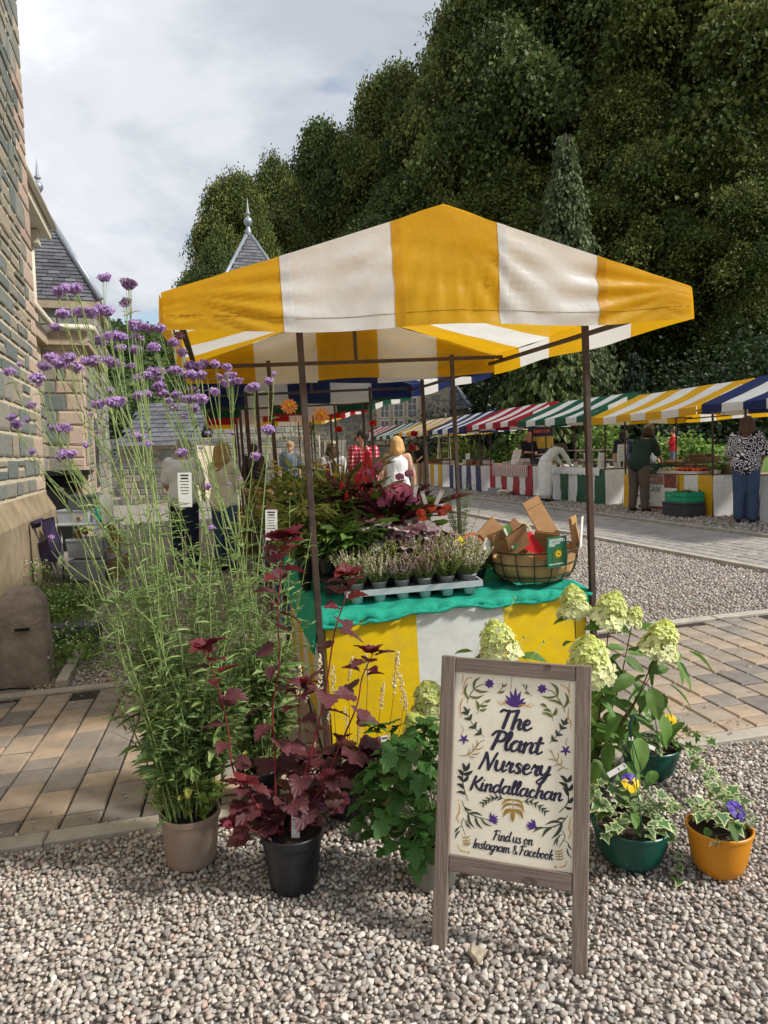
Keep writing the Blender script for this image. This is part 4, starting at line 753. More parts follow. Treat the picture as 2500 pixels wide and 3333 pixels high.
# ------------------------------------------------------------------ plants in front of the stall
def leaf_tpl(half, rings=(.55, 1.), c=(0, .4), fold=.18, droop=.15, wave=.04, teeth=0, tn=1, seed=0):
    """a leaf: outline mirrored from its right half, fanned from a centre; lies in XY, base at the origin, tip at +Y"""
    r = np.random.default_rng(seed); H_ = [np.array(p, float) for p in half]
    if teeth:
        Q = []
        for i in range(len(H_) - 1):
            a, b = H_[i], H_[i + 1]; d = b - a; nn = np.array([d[1], -d[0]]); k = tn
            for j in range(k): Q.append(a + d * j / k); Q.append(a + d * (j + .6) / k + nn * teeth)
        H_ = Q + [H_[-1]]
    P = H_ + [np.array([-p[0], p[1]]) for p in H_[-2:0:-1]]; P = np.array(P); n = len(P); cc = np.array(c); V = [(*cc, 0)]; E_ = [0.]
    ph = r.uniform(0, 6)
    for s in rings:
        for i, p in enumerate(P):
            q = cc + (p - cc) * s; V.append((q[0], q[1], wave * s * math.sin(i * 1.9 + ph))); E_.append(s)
    V = np.array(V); V[:, 2] += fold * np.abs(V[:, 0]) - droop * V[:, 1] ** 2
    Fq = [(0, 1 + i, 1 + (i + 1) % n) for i in range(n)]
    for k in range(len(rings) - 1):
        a, b = 1 + k * n, 1 + (k + 1) * n
        for i in range(n): j = (i + 1) % n; Fq += [(a + i, b + i, b + j), (a + i, b + j, a + j)]
    return V, np.array(Fq), np.array(E_)
HYD = [(0, 0), (.13, .05), (.24, .18), (.285, .36), (.25, .58), (.15, .8), (.05, .94), (0, 1)]
PHY = [(0, .05), (.2, 0), (.40, .1), (.52, .32), (.40, .42), (.42, .60), (.26, .66), (.2, .82), (.1, .9), (0, 1)]
ANE = [(0, 0), (.13, .06), (.40, -.04), (.60, .14), (.48, .22), (.46, .36), (.24, .34), (.16, .4), (.33, .52), (.30, .64), (.34, .78), (.19, .8), (.12, .94), (0, 1.05)]
IVY = [(0, .06), (.22, -.08), (.44, -.04), (.32, .17), (.58, .36), (.28, .46), (.15, .7), (0, 1)]
HEU = [(0, .04)] + [(.52 * math.sin(a) * (1 + .1 * math.cos(a * 7)), .46 - .52 * math.cos(a) * (1 + .1 * math.cos(a * 7))) for a in np.linspace(.35, 2.9, 11)] + [(0, 1)]
LAN = [(0, 0), (.07, .15), (.1, .4), (.07, .7), (0, 1)]
def leaf_meshes(nm, half, mat, n=3, **k):
    L = []
    for i in range(n):
        kk = dict(k); kk['droop'] = k.get('droop', .15) * (.6 + .5 * i); kk['seed'] = i
        V, Fq, E_ = leaf_tpl(half, **kk); me = npmesh(nm, V, Fq, smooth=True, edge=E_); me.materials.append(mat); L.append(me)
    return L
def leafmat(nm, c, tr=.3, rough=.45, **k): return M(nm, lin(*c), rough=rough, var=.16, vs=25, trans=tr, rnd=.22, hue=k.pop('hue', .012), spec=.45, bump=.25, bs=70, **k)
m_hyd, m_phy, m_ane = leafmat('hydrangea_leaf', (100, 136, 62)), leafmat('ninebark_leaf', (98, 54, 58), .22, rough=.38, hue=.012), leafmat('anemone_leaf', (72, 112, 50))
m_phy2 = leafmat('ninebark_young_leaf', (112, 38, 46), .3)
m_heu = leafmat('coral_bells_leaf', (84, 38, 42), .25, hue=.02); m_ivy = leafmat('ivy_leaf', (92, 128, 74), .3, edge=(lin(222, 226, 168), .92, 1.12)); m_pan = leafmat('pansy_leaf', (84, 122, 52))
L_hyd = leaf_meshes('leaf', HYD, m_hyd, fold=.22, droop=.25, wave=.015); L_phy = leaf_meshes('leaf', PHY, m_phy, fold=.2, droop=.3, wave=.03, teeth=.1, tn=1); L_phy2 = leaf_meshes('leaf', PHY, m_phy2, fold=.3, droop=.25, wave=.03, teeth=.1, tn=1)
L_ane = leaf_meshes('leaf', ANE, m_ane, fold=.12, droop=.3, wave=.03, teeth=.08, tn=1); L_heu = leaf_meshes('leaf', HEU, m_heu, fold=.05, droop=.3, wave=.06); L_ivy = leaf_meshes('leaf', IVY, m_ivy, rings=(.55, .82, 1.), fold=.1, droop=.2, wave=.02); L_pan = leaf_meshes('leaf', HYD, m_pan, fold=.25, droop=.3)
def add_leaf(par, meshes, base, d, size, roll=None, nm='leaf', up=None):
    d = np.asarray(d, float); R = frames(d[None], np.array([random.uniform(-.5, .5) if roll is None else roll]))[0] * size
    m_ = Matrix.Identity(4)
    for i in range(3):
        for j in range(3): m_[i][j] = R[i, j]
        m_[i][3] = base[i]
    return obj(nm, random.choice(meshes), None, par, wmat(par).inverted() @ m_)
m_stemg, m_stemr, m_stemb = M('green_stem', lin(138, 158, 96), rough=.6, var=.15, vs=30), M('red_stem', lin(122, 36, 42), rough=.5, var=.15, vs=30), M('brown_stem', lin(104, 70, 50), rough=.7, var=.2, vs=30)
m_soil = M('potting_soil', lin(52, 40, 32), rough=1, var=.4, vs=60, bump=1., bs=90)
def pot(par, c, r0, r1, h, mat, lip=.022, bowl=0., nm='pot', soil=True, lipo=.006):
    """a plant pot: lathe with lip, thickness and soil; c = centre of its base (world)"""
    prof = [(r0 * .96, 0), (r0, .006)]
    for i in range(1, 7): t = i / 6; prof.append((r0 + (r1 - r0) * (t ** (1 - bowl)), (h - lip) * t))
    prof += [(r1 + lipo, h - lip + .001), (r1 + lipo + .001, h - .003), (r1 + lipo - .002, h), (r1 - .003, h - .002), (r1 - .006, h - .03)]
    b = MB(); b.lathe(prof, 32, c); o = autosmooth(b.build(nm, mat, par, world=True), 38)
    if soil: b = MB(); b.lathe([(r1 - .005, h - .022), (r1 * .6, h - .014), (r1 * .2, h - .010)], 20, c, cap0=False, cap1=True); b.build('soil', m_soil, par, smooth=True, world=True)
    return o
m_taupe, m_blackp, m_greyp, m_greenp, m_orangep = [M(n, lin(*c), rough=r, var=.06, vs=9, spec=.45, bump=.08, bs=30, dirt=lin(*d), dscale=14, damt=a) for n, c, r, d, a in (('taupe_plastic', (152, 132, 116), .5, (110, 96, 82), .2), ('black_plastic', (30, 32, 36), .38, (70, 72, 74), .3), ('grey_plastic', (124, 124, 112), .5, (90, 88, 78), .2), ('green_plastic', (12, 76, 62), .36, (40, 92, 80), .25), ('orange_plastic', (206, 134, 22), .45, (170, 104, 20), .2))]
m_tag = M('white_label', lin(232, 230, 222), rough=.6, var=.03)
def plant_tag(par, base, d, w, h, nrm=(0, -1, 0), lines=5):
    """a white plant label with printed lines"""
    d = Vector(d).normalized(); nn = Vector(nrm); x = d.cross(nn).normalized(); nn = x.cross(d); M_ = Matrix((x, d, nn)).transposed(); c = Vector(base) + d * h / 2
    o = MB().box(c, (w, h, .0012), mat=M_).build('plant_label', m_tag, par, world=True); b = MB()
    for i in range(lines):
        yy = h * (.42 - .62 * i / lines); ww = w * random.uniform(.5, .8); b.box(c + d * yy - nn * 0 + nn * .0009, (ww, h * (.045 if i < 2 else .018), .0004), mat=M_)
        b.box(c + d * yy - nn * .0009, (ww, h * (.045 if i < 2 else .018), .0004), mat=M_)
    b.build('print', m_ink, o, world=True)['kind'] = 'stuff'; return o
def vnoise(n, s): return RNG.normal(0, s, (n, 3))
# --- tall verbenas -----------------------------------------------------------
def floret_head(n, rad, seed, pal):
    """flat domed cluster of five-petalled florets on short stalks; +Z up, unit metres"""
    r = np.random.default_rng(seed); a = r.uniform(0, 2 * np.pi, n); q = np.sqrt(r.uniform(0, 1, n)) * rad; x, y = q * np.cos(a), q * np.sin(a) * .9; z = rad * .55 * (1 - (q / rad) ** 2) + r.normal(0, rad * .1, n)
    T = []; tF = []
    T.append((0, 0, 0))
    for i in range(10): an = i * math.pi / 5; rr = 1. if i % 2 == 0 else .45; T.append((rr * math.cos(an), rr * math.sin(an), .25))
    tF = [(0, 1 + i, 1 + (i + 1) % 10) for i in range(10)]
    d = np.stack([x * 1.6, y * 1.6, np.full(n, rad * .7)], 1) + r.normal(0, rad * .35, (n, 3)); R = frames(np.cross(d, [.3, 1, .2]), r.uniform(-.4, .4, n), np.full(n, .0042))
    dz = d / np.linalg.norm(d, axis=1, keepdims=True); xx = np.cross([0, 1., 0], dz); xx /= np.linalg.norm(xx, axis=1, keepdims=True); yy = np.cross(dz, xx); R = np.stack([xx, yy, dz], 2) * r.uniform(.0040, .0060, n)[:, None, None]
    V, Fq = inst(T, tF, R, np.stack([x, y, z], 1)); c = np.repeat(pal[r.integers(0, len(pal), n)] * r.uniform(.75, 1.2, (n, 1)), 10, 0)
    # calyx cone under the florets
    b = MB()
    for k in range(n // 2): b.tube([(x[k] * .25, y[k] * .25, -rad * .7), (x[k] * .97, y[k] * .97, z[k] - .001)], [.0008, .0019], 3, cap=False)
    V2 = np.array(b.v); F2 = np.array([t for f in b.f for t in ((f[0], f[1], f[2]), (f[0], f[2], f[3]))]); cc = np.tile(np.array(lin(166, 130, 180)), (len(F2), 1))
    return np.concatenate([V, V2]), np.concatenate([Fq, F2 + len(V)]), np.concatenate([c, cc])
m_vflo = M('verbena_floret', (1, 1, 1), rough=.6, var=.05, attr=True, trans=.25)
PALV = np.array([lin(*c) for c in ((206, 178, 228), (188, 152, 218), (220, 196, 234), (212, 168, 214), (196, 162, 222))]); PALD = np.array([lin(*c) for c in ((132, 92, 124), (156, 116, 146), (116, 78, 98))])
VH = []
for i in range(6):
    me = npmesh('flower_head', *floret_head(60, .026, 100 + i, PALD if i == 5 else PALV), smooth=False); me.materials.append(m_vflo); VH.append(me)
m_vleaf = M('verbena_leaf', (1, 1, 1), rough=.55, var=.15, vs=30, attr=True, trans=.3)
LAN_T = leaf_tpl(LAN, rings=(1.,), fold=.5, droop=.35, wave=0); LANS_T = leaf_tpl([(0, 0), (.10, .15), (.17, .4), (.12, .7), (0, 1)], rings=(1.,), fold=.3, droop=.45, wave=.02, teeth=.12, tn=1)
HEADS = [(400,75,170),(340,95,70),(465,70,70),(622,8,70),(770,50,120,5),(757,155,95,5),(500,215,130),(450,220,70),(590,180,50),(645,205,120),(395,225,85),(335,305,70),(835,300,110),(800,275,60),(905,310,60),(950,310,60),(715,360,140),(655,355,60),(830,370,70),(580,385,110),(725,430,60),(805,435,85),(940,425,90),(1030,395,70),(1085,355,60),(1085,455,60,5),(330,490,120),(415,480,110),(265,540,80),(390,520,140),(530,505,100),(570,500,70),(665,512,75),(60,570,75),(115,530,40),(205,610,80),(235,650,40),(450,550,60),(735,535,50),(790,535,45),(1040,560,80),(1160,530,110),(1235,520,60),(1300,525,55),(1365,545,65),(940,570,90),(960,610,60),(830,610,60),(880,590,60),(1140,585,110),(1210,595,70),(1315,600,50),(1385,595,70),(1395,630,110),(1530,660,95),(1610,630,60),(1645,585,40),(960,660,90),(980,700,80),(665,683,60),(840,715,90),(885,705,60),(1145,680,60),(1060,710,60),(1285,690,60),(700,750,120),(600,770,80),(190,770,60),(1130,735,80),(1220,735,90),(1015,745,50),(1050,785,60),(1165,795,60),(80,845,60),(90,885,65),(165,860,50),(340,910,90),(400,905,70),(545,830,24),(580,935,28),(890,1005,60),(820,960,80),(1100,840,34),(1245,940,40),(1395,940,35),(1610,920,65),(190,1050,55),(410,1070,110),(360,1090,60),(515,1010,55),(1075,1060,85),(1530,1080,65),(635,1095,40),(1205,1030,35),(1245,1260,55),(370,1275,30),(1375,1245,30),(1440,1215,30),(1270,1507,50),(310,1565,45),(500,1555,25),(950,1405,40)]
def verbena(label, base, dep, heads, nshoot, rim, seed, spread, pmat, ph, r0, r1, group='potted verbenas', leafz=(.3, 1.25)):
    rg = random.Random(seed); rn = np.random.default_rng(seed)
    t = thing('potted_verbena', label, 'potted plant', base, group=group); pot(t, base, r0, r1, ph, pmat); top = np.array(base) + [0, 0, ph - .02]
    stems = MB(); LB = []; LD = []; LS = []; LC = []; BB = []
    W_ = []
    for h in heads:
        px, py = h[0] / 1.843, 900 + h[1] / 1.843; y = dep + rg.uniform(-.28, .3); W_.append((D(px, py, y), h[2] / 1.843 * y / F_PX / 2, h[3] if len(h) > 3 else rg.randrange(5)))
    # group the heads into stems: nearest neighbours share a stem
    left = list(range(len(W_))); groups = []
    while left:
        i = left.pop(0); g = [i]
        for j in sorted(left, key=lambda j: np.linalg.norm(W_[j][0] - W_[i][0]))[:3]:
            if np.linalg.norm(W_[j][0] - W_[i][0]) < .22: g.append(j); left.remove(j)
        groups.append(g)
    def leaf_at(p, d, s, c): LB.append(p); LD.append(d); LS.append(s); LC.append(c)
    gcol = lambda f: np.array(lin(*[(112, 138, 74), (130, 152, 86), (98, 124, 72), (146, 164, 104)][rg.randrange(4)])) * f
    def dress(P, lo, hi, dens, smax):
        n = int(dens * len(P))
        for _ in range(n):
            k = rg.uniform(0, 1); i = min(len(P) - 2, int(k * (len(P) - 1))); p = P[i]; z = (p[2] - top[2]); f = max(0, 1 - z / 1.15)
            a = rg.uniform(0, 6.283); up = rg.uniform(.1, .9)
            for s in (0, math.pi):
                (z > .05) and leaf_at(p, (math.cos(a + s), math.sin(a + s), up + (.5 if z < .2 else 0)), rg.uniform(.025, .05) + smax * f * f * min(1, z / .25), gcol(rg.uniform(.8, 1.25)))
    for g in groups:
        cen = np.mean([W_[i][0] for i in g], 0); s0 = top + [rg.uniform(-1, 1) * r1 * .7, rg.uniform(-1, 1) * r1 * .7, 0]
        out_ = (cen - s0) * [1, 1, 0]; node = s0 + (cen - s0) * rg.uniform(.68, .8) + np.array([-out_[0] * .08, -out_[1] * .08, .03]); mid = s0 + (node - s0) * .5 - out_ * .13 + rn.normal(0, .02, 3)
        P = spline([s0, mid, node], 8); stems.tube(P, np.linspace(.0042, .0022, len(P)), 5, cap=False); dress(P, 0, 1, .9, .07)
        for i in g:
            c, r_, v = W_[i]; q = node + (c - node) * .55 + [(c - node)[0] * .12, 0, -.01]; B = spline([node, q, c - [0, 0, r_ * .5]], 5); stems.tube(B, np.linspace(.0022, .0012, len(B)), 4, cap=False); dress(B, 0, 1, .16, 0)
            n_ = max(1, round((r_ / .0145) ** 1.6))
            for k in range(n_):
                an = rg.uniform(0, 6.283); q_ = (r_ - .008) * math.sqrt((k + .3) / n_) if n_ > 1 else 0; o = np.array([math.cos(an + k * 2.4) * q_, math.sin(an + k * 2.4) * q_ * .8, rg.uniform(-.25, .2) * q_])
                rr = rg.uniform(.018, .025) if n_ > 1 else max(.009, r_ * .95)
                m_ = Matrix.Translation(Vector(c + o - np.array(base))) @ Matrix.Rotation(rg.uniform(0, 6), 4, 'Z') @ Matrix.Rotation(rg.uniform(-.5, .5), 4, 'X') @ Matrix.Scale(rr / .024, 4)
                obj('flower_head', VH[v], None, t, m_)
                if n_ > 1: stems.tube([B[-4], (B[-4] + c + o) / 2 + o * .2, c + o - [0, 0, .008]], [.0012, .001, .0009], 3, cap=False)
    for k in range(nshoot):
        a = rg.uniform(0, 6.283); ln = rg.uniform(*leafz) ** 1.0; s0 = top + np.array([math.cos(a), math.sin(a), 0]) * r1 * rg.uniform(.1, .85); tip = s0 + np.array([math.cos(a) * spread * rg.uniform(.2, 1) * ln, math.sin(a) * spread * .8 * rg.uniform(.2, 1) * ln, ln])
        P = spline([s0, s0 * .65 + tip * .35 + [0, 0, .03] + rn.normal(0, .03, 3), s0 * .3 + tip * .7 + rn.normal(0, .03, 3), tip], 6); stems.tube(P, np.linspace(.0034, .0013, len(P)), 4, cap=False); dress(P, 0, 1, 1.2, .07)
        for j in range(4):
            q = P[rg.randrange(4, len(P) - 2)]; b_ = rg.uniform(0, 6.283); e = q + np.array([math.cos(b_) * .16, math.sin(b_) * .13, rg.uniform(.06, .22)]) * rg.uniform(.5, 1.2); B = spline([q, (q + e) / 2 + [0, 0, .012], e], 4); stems.tube(B, np.linspace(.002, .0009, len(B)), 3, cap=False); dress(B, 0, 1, .8, 0)
    for f in stems.f: pass
    o = stems.build('stems', m_stemg, t, smooth=True, world=True); o['kind'] = 'stuff'
    LB, LD, LS, LC = map(np.array, (LB, LD, LS, LC)); big = LS > .07
    for nm, k, T in (('foliage', ~big, LAN_T), ('foliage', big, LANS_T)):
        if k.sum(): V, Fq = inst(T[0], T[1], frames(LD[k], rn.uniform(-.6, .6, k.sum()), LS[k]), LB[k]); npobj(nm, V, Fq, m_vleaf, t, np.repeat(LC[k], len(T[1]), 0), smooth=False, kind='stuff')
    # broad yellowing leaves at the foot
    k = 46; a = rn.uniform(0, 6.283, k); p = top + np.stack([np.cos(a) * r1 * .5, np.sin(a) * r1 * .5, rn.uniform(0, .16, k)], 1); d = np.stack([np.cos(a) * .6, np.sin(a) * .6, rn.uniform(.1, 1.2, k)], 1); V, Fq = inst(LANS_T[0], LANS_T[1], frames(d, rn.uniform(-.5, .5, k), rn.uniform(.07, .12, k)), p)
    pal = np.array([lin(150, 158, 66), lin(120, 142, 62), lin(96, 126, 56), lin(168, 160, 84)]); npobj('foot_leaves', V, Fq, m_vleaf, t, np.repeat(pal[rn.integers(0, 4, k)], len(LANS_T[1]), 0), smooth=False, kind='stuff')
    return t
bA = G(604, 2845) + [.0, .09, .004]; bB = np.array([*D(850, 2610, 2.98)[:2], 0]); bB[2] = gz(*bB[:2]) + .012
HA = [h for h in HEADS if h[0] < 900]; HB = [h for h in HEADS if h[0] >= 900]
verbena('tall purple verbena in the taupe plastic pot at the kerb', bA, 2.62, HA, 54, 0, 5, .27, m_taupe, .195, .092, .106)
verbena('tall purple verbena leaning under the canopy from a pot behind the dark red shrub', bB, 2.92, HB, 26, 0, 6, .3, m_blackp, .17, .08, .095)
for nm_, px_, py_, d_, w_, h_ in (('potted_verbena', 603, 1650, 2.6, .05, .125), ('potted_verbena.001', 884, 1758, 2.85, .048, .122)): plant_tag(bpy.data.objects[nm_], D(px_, py_, d_), (.02, 0, 1), w_, h_, (0, -1, .05), 7)
# --- dark red ninebark -----------------------------------------------------------
c6 = lambda x, y, d: D(300 + x / 1.3825, 1800 + y / 1.3825, d)
bP = G(945, 2930) + [0, .088, .003]
phy = thing('potted_ninebark', 'dark red leaved shrub with lobed leaves in a black plastic pot', 'potted plant', bP); pot(phy, bP, .082, .104, .205, m_blackp, lip=.03)
stb = MB(); tp = bP + [0, 0, .19]
PST = [([(770, 1170), (640, 990), (610, 780), (560, 580), (505, 420)], 2.36, 2.42), ([(830, 1210), (822, 900), (812, 700), (842, 500), (835, 280), (845, 140), (855, -10), (870, -70)], 2.42, 2.5), ([(900, 1180), (985, 900), (1050, 620), (1090, 360), (1140, 200), (1160, 100)], 2.4, 2.46), ([(985, 1190), (1100, 900), (1190, 690), (1215, 560), (1265, 450)], 2.4, 2.5), ([(860, 1210), (905, 1020), (935, 860), (930, 690), (940, 600)], 2.44, 2.62), ([(790, 1220), (720, 1100), (690, 1040)], 2.38, 2.3), ([(760, 1260), (690, 1240), (640, 1230)], 2.38, 2.28), ([(930, 1200), (1010, 1090), (1080, 1010)], 2.38, 2.36)]
for si, (P, d0, d1) in enumerate(PST):
    W_ = [tp + np.array([random.uniform(-.03, .03), random.uniform(-.03, .03), -.02])] + [c6(*p, d0 + (d1 - d0) * i / max(1, len(P) - 1)) for i, p in enumerate(P)]; Q = spline(W_, 6); n = len(Q)
    stb = MB(); stb.tube(Q, np.linspace(.0045, .0018, n), 6); stb.build('stem', m_stemr, phy, smooth=True, world=True)
    k = 8; sd = random.uniform(0, 6)
    while k < n:
        t = k / n; p = Q[k]; az = sd + k * 2.4; yng = t > .72 and n > 20; s = (.096 - .034 * t) * random.uniform(.8, 1.15)
        d = np.array([math.cos(az), math.sin(az) * .8 - .25, random.uniform(-.25, .45) + (.4 if yng else 0)]); pe = p + d / np.linalg.norm(d) * .018; add_leaf(phy, L_phy2 if yng and random.random() < .75 else L_phy, pe, d, s)
        k += 2 if t < .5 else (1 if yng else 2)
    for a in range(4): d = np.array([math.cos(a * 1.57 + sd), math.sin(a * 1.57 + sd) * .7, .55]); add_leaf(phy, L_phy2, Q[-1], d, random.uniform(.05, .07))
for k in range(26):
    a = random.uniform(0, 6.283); d = np.array([math.cos(a), math.sin(a), random.uniform(-.3, .5)]); add_leaf(phy, L_phy if k % 4 else L_phy2, tp + np.array([math.cos(a) * .06, math.sin(a) * .06, random.uniform(.0, .16)]), d, random.uniform(.055, .095))
plant_tag(phy, D(962, 2730, 2.36), (.03, .02, 1), .028, .085, (.0, -1, .0))
# --- coral bells behind -----------------------------------------------------------
bH = np.array([*D(1130, 2640, 2.86)[:2], 0]); bH[2] = gz(*bH[:2]) + .012
heu = thing('potted_coral_bells', 'dark purple coral bells with cream flower spikes against the yellow skirt', 'potted plant', bH); pot(heu, bH, .075, .095, .15, m_blackp); ht = bH + [0, 0, .14]
for k in range(60):
    a = random.uniform(0, 6.283); r = random.uniform(.03, .25); p = ht + np.array([math.cos(a) * r, math.sin(a) * r * .7 - .04, .16 - r * .55 + random.uniform(-.04, .05)]); add_leaf(heu, L_heu, p, (math.cos(a), math.sin(a) - .4, random.uniform(-.4, .3)), random.uniform(.07, .11))
m_spk = M('cream_flower', (1, 1, 1), rough=.7, var=.05, attr=True, trans=.3)
def spike(n, ln, rad, seed, pal):
    r = np.random.default_rng(seed); z = r.uniform(0, 1, n) ** .8; rr = rad * (1 - .75 * z) * r.uniform(.2, 1, n); a = r.uniform(0, 6.283, n); V, Fq = inst(IC1[0], IC1[1], np.eye(3)[None] * r.uniform(.0022, .0042, n)[:, None, None] * r.uniform(.7, 1.3, (n, 1, 3)), np.stack([rr * np.cos(a), rr * np.sin(a), z * ln], 1))
    return V, Fq, np.repeat(pal[r.integers(0, len(pal), n)], 20, 0)
PALC = np.array([lin(238, 226, 192), lin(226, 206, 160), lin(244, 236, 212)]); SPK = []
for i in range(3):
    me = npmesh('flower_spike', *spike(90, .15, .02, 300 + i, PALC)); me.materials.append(m_spk); SPK.append(me)
for (zx, zy, sc_) in ((935, 520, .9), (1015, 480, 1.1), (1090, 520, .9), (1365, 470, 1.2), (1300, 600, .8), (1395, 560, .9), (1160, 480, .7), (1240, 470, .7), (1050, 690, .6), (1145, 700, .6), (1000, 860, .5), (1195, 770, .5), (1415, 640, .6), (965, 590, .6)):
    tip = c6(zx, zy, 2.84 + random.uniform(-.1, .1)); b0 = tip - [random.uniform(-.01, .01), 0, .13 * sc_]; b = MB(); b.tube(spline([ht + np.array([(b0 - ht)[0] * .5, (b0 - ht)[1] * .5, .02]), (ht + b0) / 2 + [(b0 - ht)[0] * .35, 0, 0], b0], 6), .0014, 4); b.tube([b0, tip], .001, 3); b.build('flower_stalk', m_stemr, heu, smooth=True, world=True)
    obj('flower_spike', random.choice(SPK), None, heu, wmat(heu).inverted() @ Matrix.Translation(Vector(b0)) @ Matrix.Rotation(random.uniform(-.2, .2), 4, 'Y') @ Matrix.Rotation(random.uniform(0, 6), 4, 'Z') @ Matrix.Scale(sc_, 4))
plant_tag(heu, c6(1335, 965, 2.66), (-.12, .05, 1), .03, .125, (.1, -1, .1))
# --- green anemone in the grey pot behind the board -----------------------------------------------------------
bN = G(1418, 2922) + [0, .09, .003]
ane = thing('potted_anemone', 'green lobed foliage plant in a grey pot half behind the sandwich board', 'potted plant', bN); pot(ane, bN, .075, .09, .165, m_greyp); at_ = bN + [0, 0, .16]
for k in range(120):
    a = random.uniform(0, 6.283); h = random.uniform(.0, .40); r = random.uniform(.02, .17) * (1.15 - h * 1.4); p = at_ + np.array([math.cos(a) * r - .065 - .04 * h, math.sin(a) * r * .75 - .02, h]); s = random.uniform(.055, .095)
    add_leaf(ane, L_ane, p, (math.cos(a), math.sin(a) - .35, random.uniform(-.35, .5)), s)
    if k % 3 == 0: b = MB(); b.tube(spline([at_ + np.array([math.cos(a) * .03, math.sin(a) * .03, 0]), (at_ + p) / 2 + [0, 0, .03], p], 4), .0022, 4); b.build('stem', m_stemg, ane, smooth=True, world=True)
for k, (zx, zy) in enumerate(((430, 180), (515, 120), (600, 240), (690, 260), (540, 65))):   # long bud stalks
    c7 = lambda x, y, d: D(1300 + x / 1.3825, 1900 + y / 1.3825, d)
    tip = c7(zx - 40 if k < 4 else zx - 20, zy, 2.62); b = MB(); b.tube(spline([at_ + [.02, 0, .1], at_ + np.array([(tip - at_)[0] * .35, .05, (tip - at_)[2] * .55]), tip], 7), .0013, 4); o = b.build('stem', m_stemg, ane, smooth=True, world=True); b = MB(); b.sphere(tip, (.005, .005, .007), 6); b.build('bud', m_stemg, ane, smooth=True, world=True)
# --- panicle hydrangea -----------------------------------------------------------
m_pflo = M('hydrangea_floret', (1, 1, 1), rough=.65, var=.06, attr=True, trans=.3)
def panicle(n, ln, rad, seed, pal):
    r = np.random.default_rng(seed); t = r.uniform(0, 1, n) ** .95; rr = rad * np.sqrt(np.clip(1 - t ** 1.5, 0, 1)) * (.9 + .1 * np.sin(t * 11)) * r.uniform(.78, 1.12, n) * np.clip(t * 6 + .55, 0, 1); a = r.uniform(0, 6.283, n); pos = np.stack([rr * np.cos(a), rr * np.sin(a), t * ln], 1)
    d = np.stack([np.cos(a), np.sin(a), .35 + t * 1.1], 1) + r.normal(0, .35, (n, 3)); d /= np.linalg.norm(d, axis=1, keepdims=True)
    T = [(0, 0, .0)]; tF = []
    for i in range(4):
        an = i * math.pi / 2; c_, s_ = math.cos(an), math.sin(an); k = len(T)
        for (u_, v_, z_) in ((.35, .42, .08), (.85, .38, .12), (1.05, 0, .05), (.85, -.38, .12), (.35, -.42, .08)): T.append((u_ * c_ - v_ * s_, u_ * s_ + v_ * c_, z_))
        tF += [(0, k + 1, k), (0, k + 2, k + 1), (0, k + 3, k + 2), (0, k + 4, k + 3)]
    xx = np.cross(r.normal(size=(n, 3)), d); xx /= np.linalg.norm(xx, axis=1, keepdims=True); yy = np.cross(d, xx); s = r.uniform(.009, .0145, n) * (1.1 - .55 * t); R = np.stack([xx, yy, d], 2) * s[:, None, None]; V, Fq = inst(T, tF, R, pos)
    w_ = np.clip(t + r.normal(0, .15, n), 0, 1)[:, None]; c = (pal[0] * (1 - w_) + pal[1] * w_) * r.uniform(.85, 1.08, (n, 1)); return V, Fq, np.repeat(c, 16, 0)
PALH = np.array([lin(240, 240, 196), lin(216, 224, 116)]); PAN = []
for i in range(4):
    me = npmesh('flower_panicle', *panicle(480, .128, .066, 400 + i, PALH), smooth=False); me.materials.append(m_pflo); PAN.append(me)
bY = np.array([*D(1905, 2600, 2.80)[:2], 0]); bY[2] = gz(*bY[:2]) + .012
hyd = thing('potted_hydrangea', 'panicle hydrangea with lime cream flower cones behind the sandwich board', 'potted plant', bY); pot(hyd, bY, .09, .115, .17, m_blackp); yt_ = bY + [0, 0, .16]
for (px, py, d, sc_, ax) in ((1622, 2095, 2.66, 1.12, (-.25, -.1, 1)), (1868, 1965, 2.98, .95, (-.1, 0, 1)), (1985, 1992, 2.86, 1.05, (.35, -.1, 1)), (1918, 2150, 2.6, 1.22, (-.1, -.25, 1)), (2150, 2090, 2.75, 1.08, (.3, 0, 1)), (1402, 2285, 2.72, 1.1, (-.2, -.2, .9)), (1372, 2375, 2.68, 1.0, (-.5, -.2, .7)), (2062, 2010, 2.95, .6, (.4, 0, .8))):
    c = D(px, py, d); ax = Vector(ax).normalized(); st0 = yt_ + np.array([random.uniform(-.04, .04), random.uniform(-.04, .04), 0]); Q = spline([st0, st0 * .5 + c * .5 + [.1 * (c - st0)[0], 0, -.03], c], 7); b = MB(); b.tube(Q, np.linspace(.004, .0022, len(Q)), 5); b.build('stem', m_stemb, hyd, smooth=True, world=True)
    obj('flower_panicle', random.choice(PAN), None, hyd, wmat(hyd).inverted() @ Matrix.Translation(Vector(c) - ax * .055 * sc_) @ ax.to_track_quat('Z', 'Y').to_matrix().to_4x4() @ Matrix.Rotation(random.uniform(0, 6), 4, 'Z') @ Matrix.Scale(sc_ * 1.1, 4))
    for k in range(3, len(Q), 2):
        for s in (0, math.pi):
            a = k * 1.2 + s; dd = np.array([math.cos(a), math.sin(a) * .8 - .2, random.uniform(-.2, .35)]); add_leaf(hyd, L_hyd, Q[k] + dd * .012, dd, random.uniform(.075, .12), roll=random.uniform(-.7, .7))
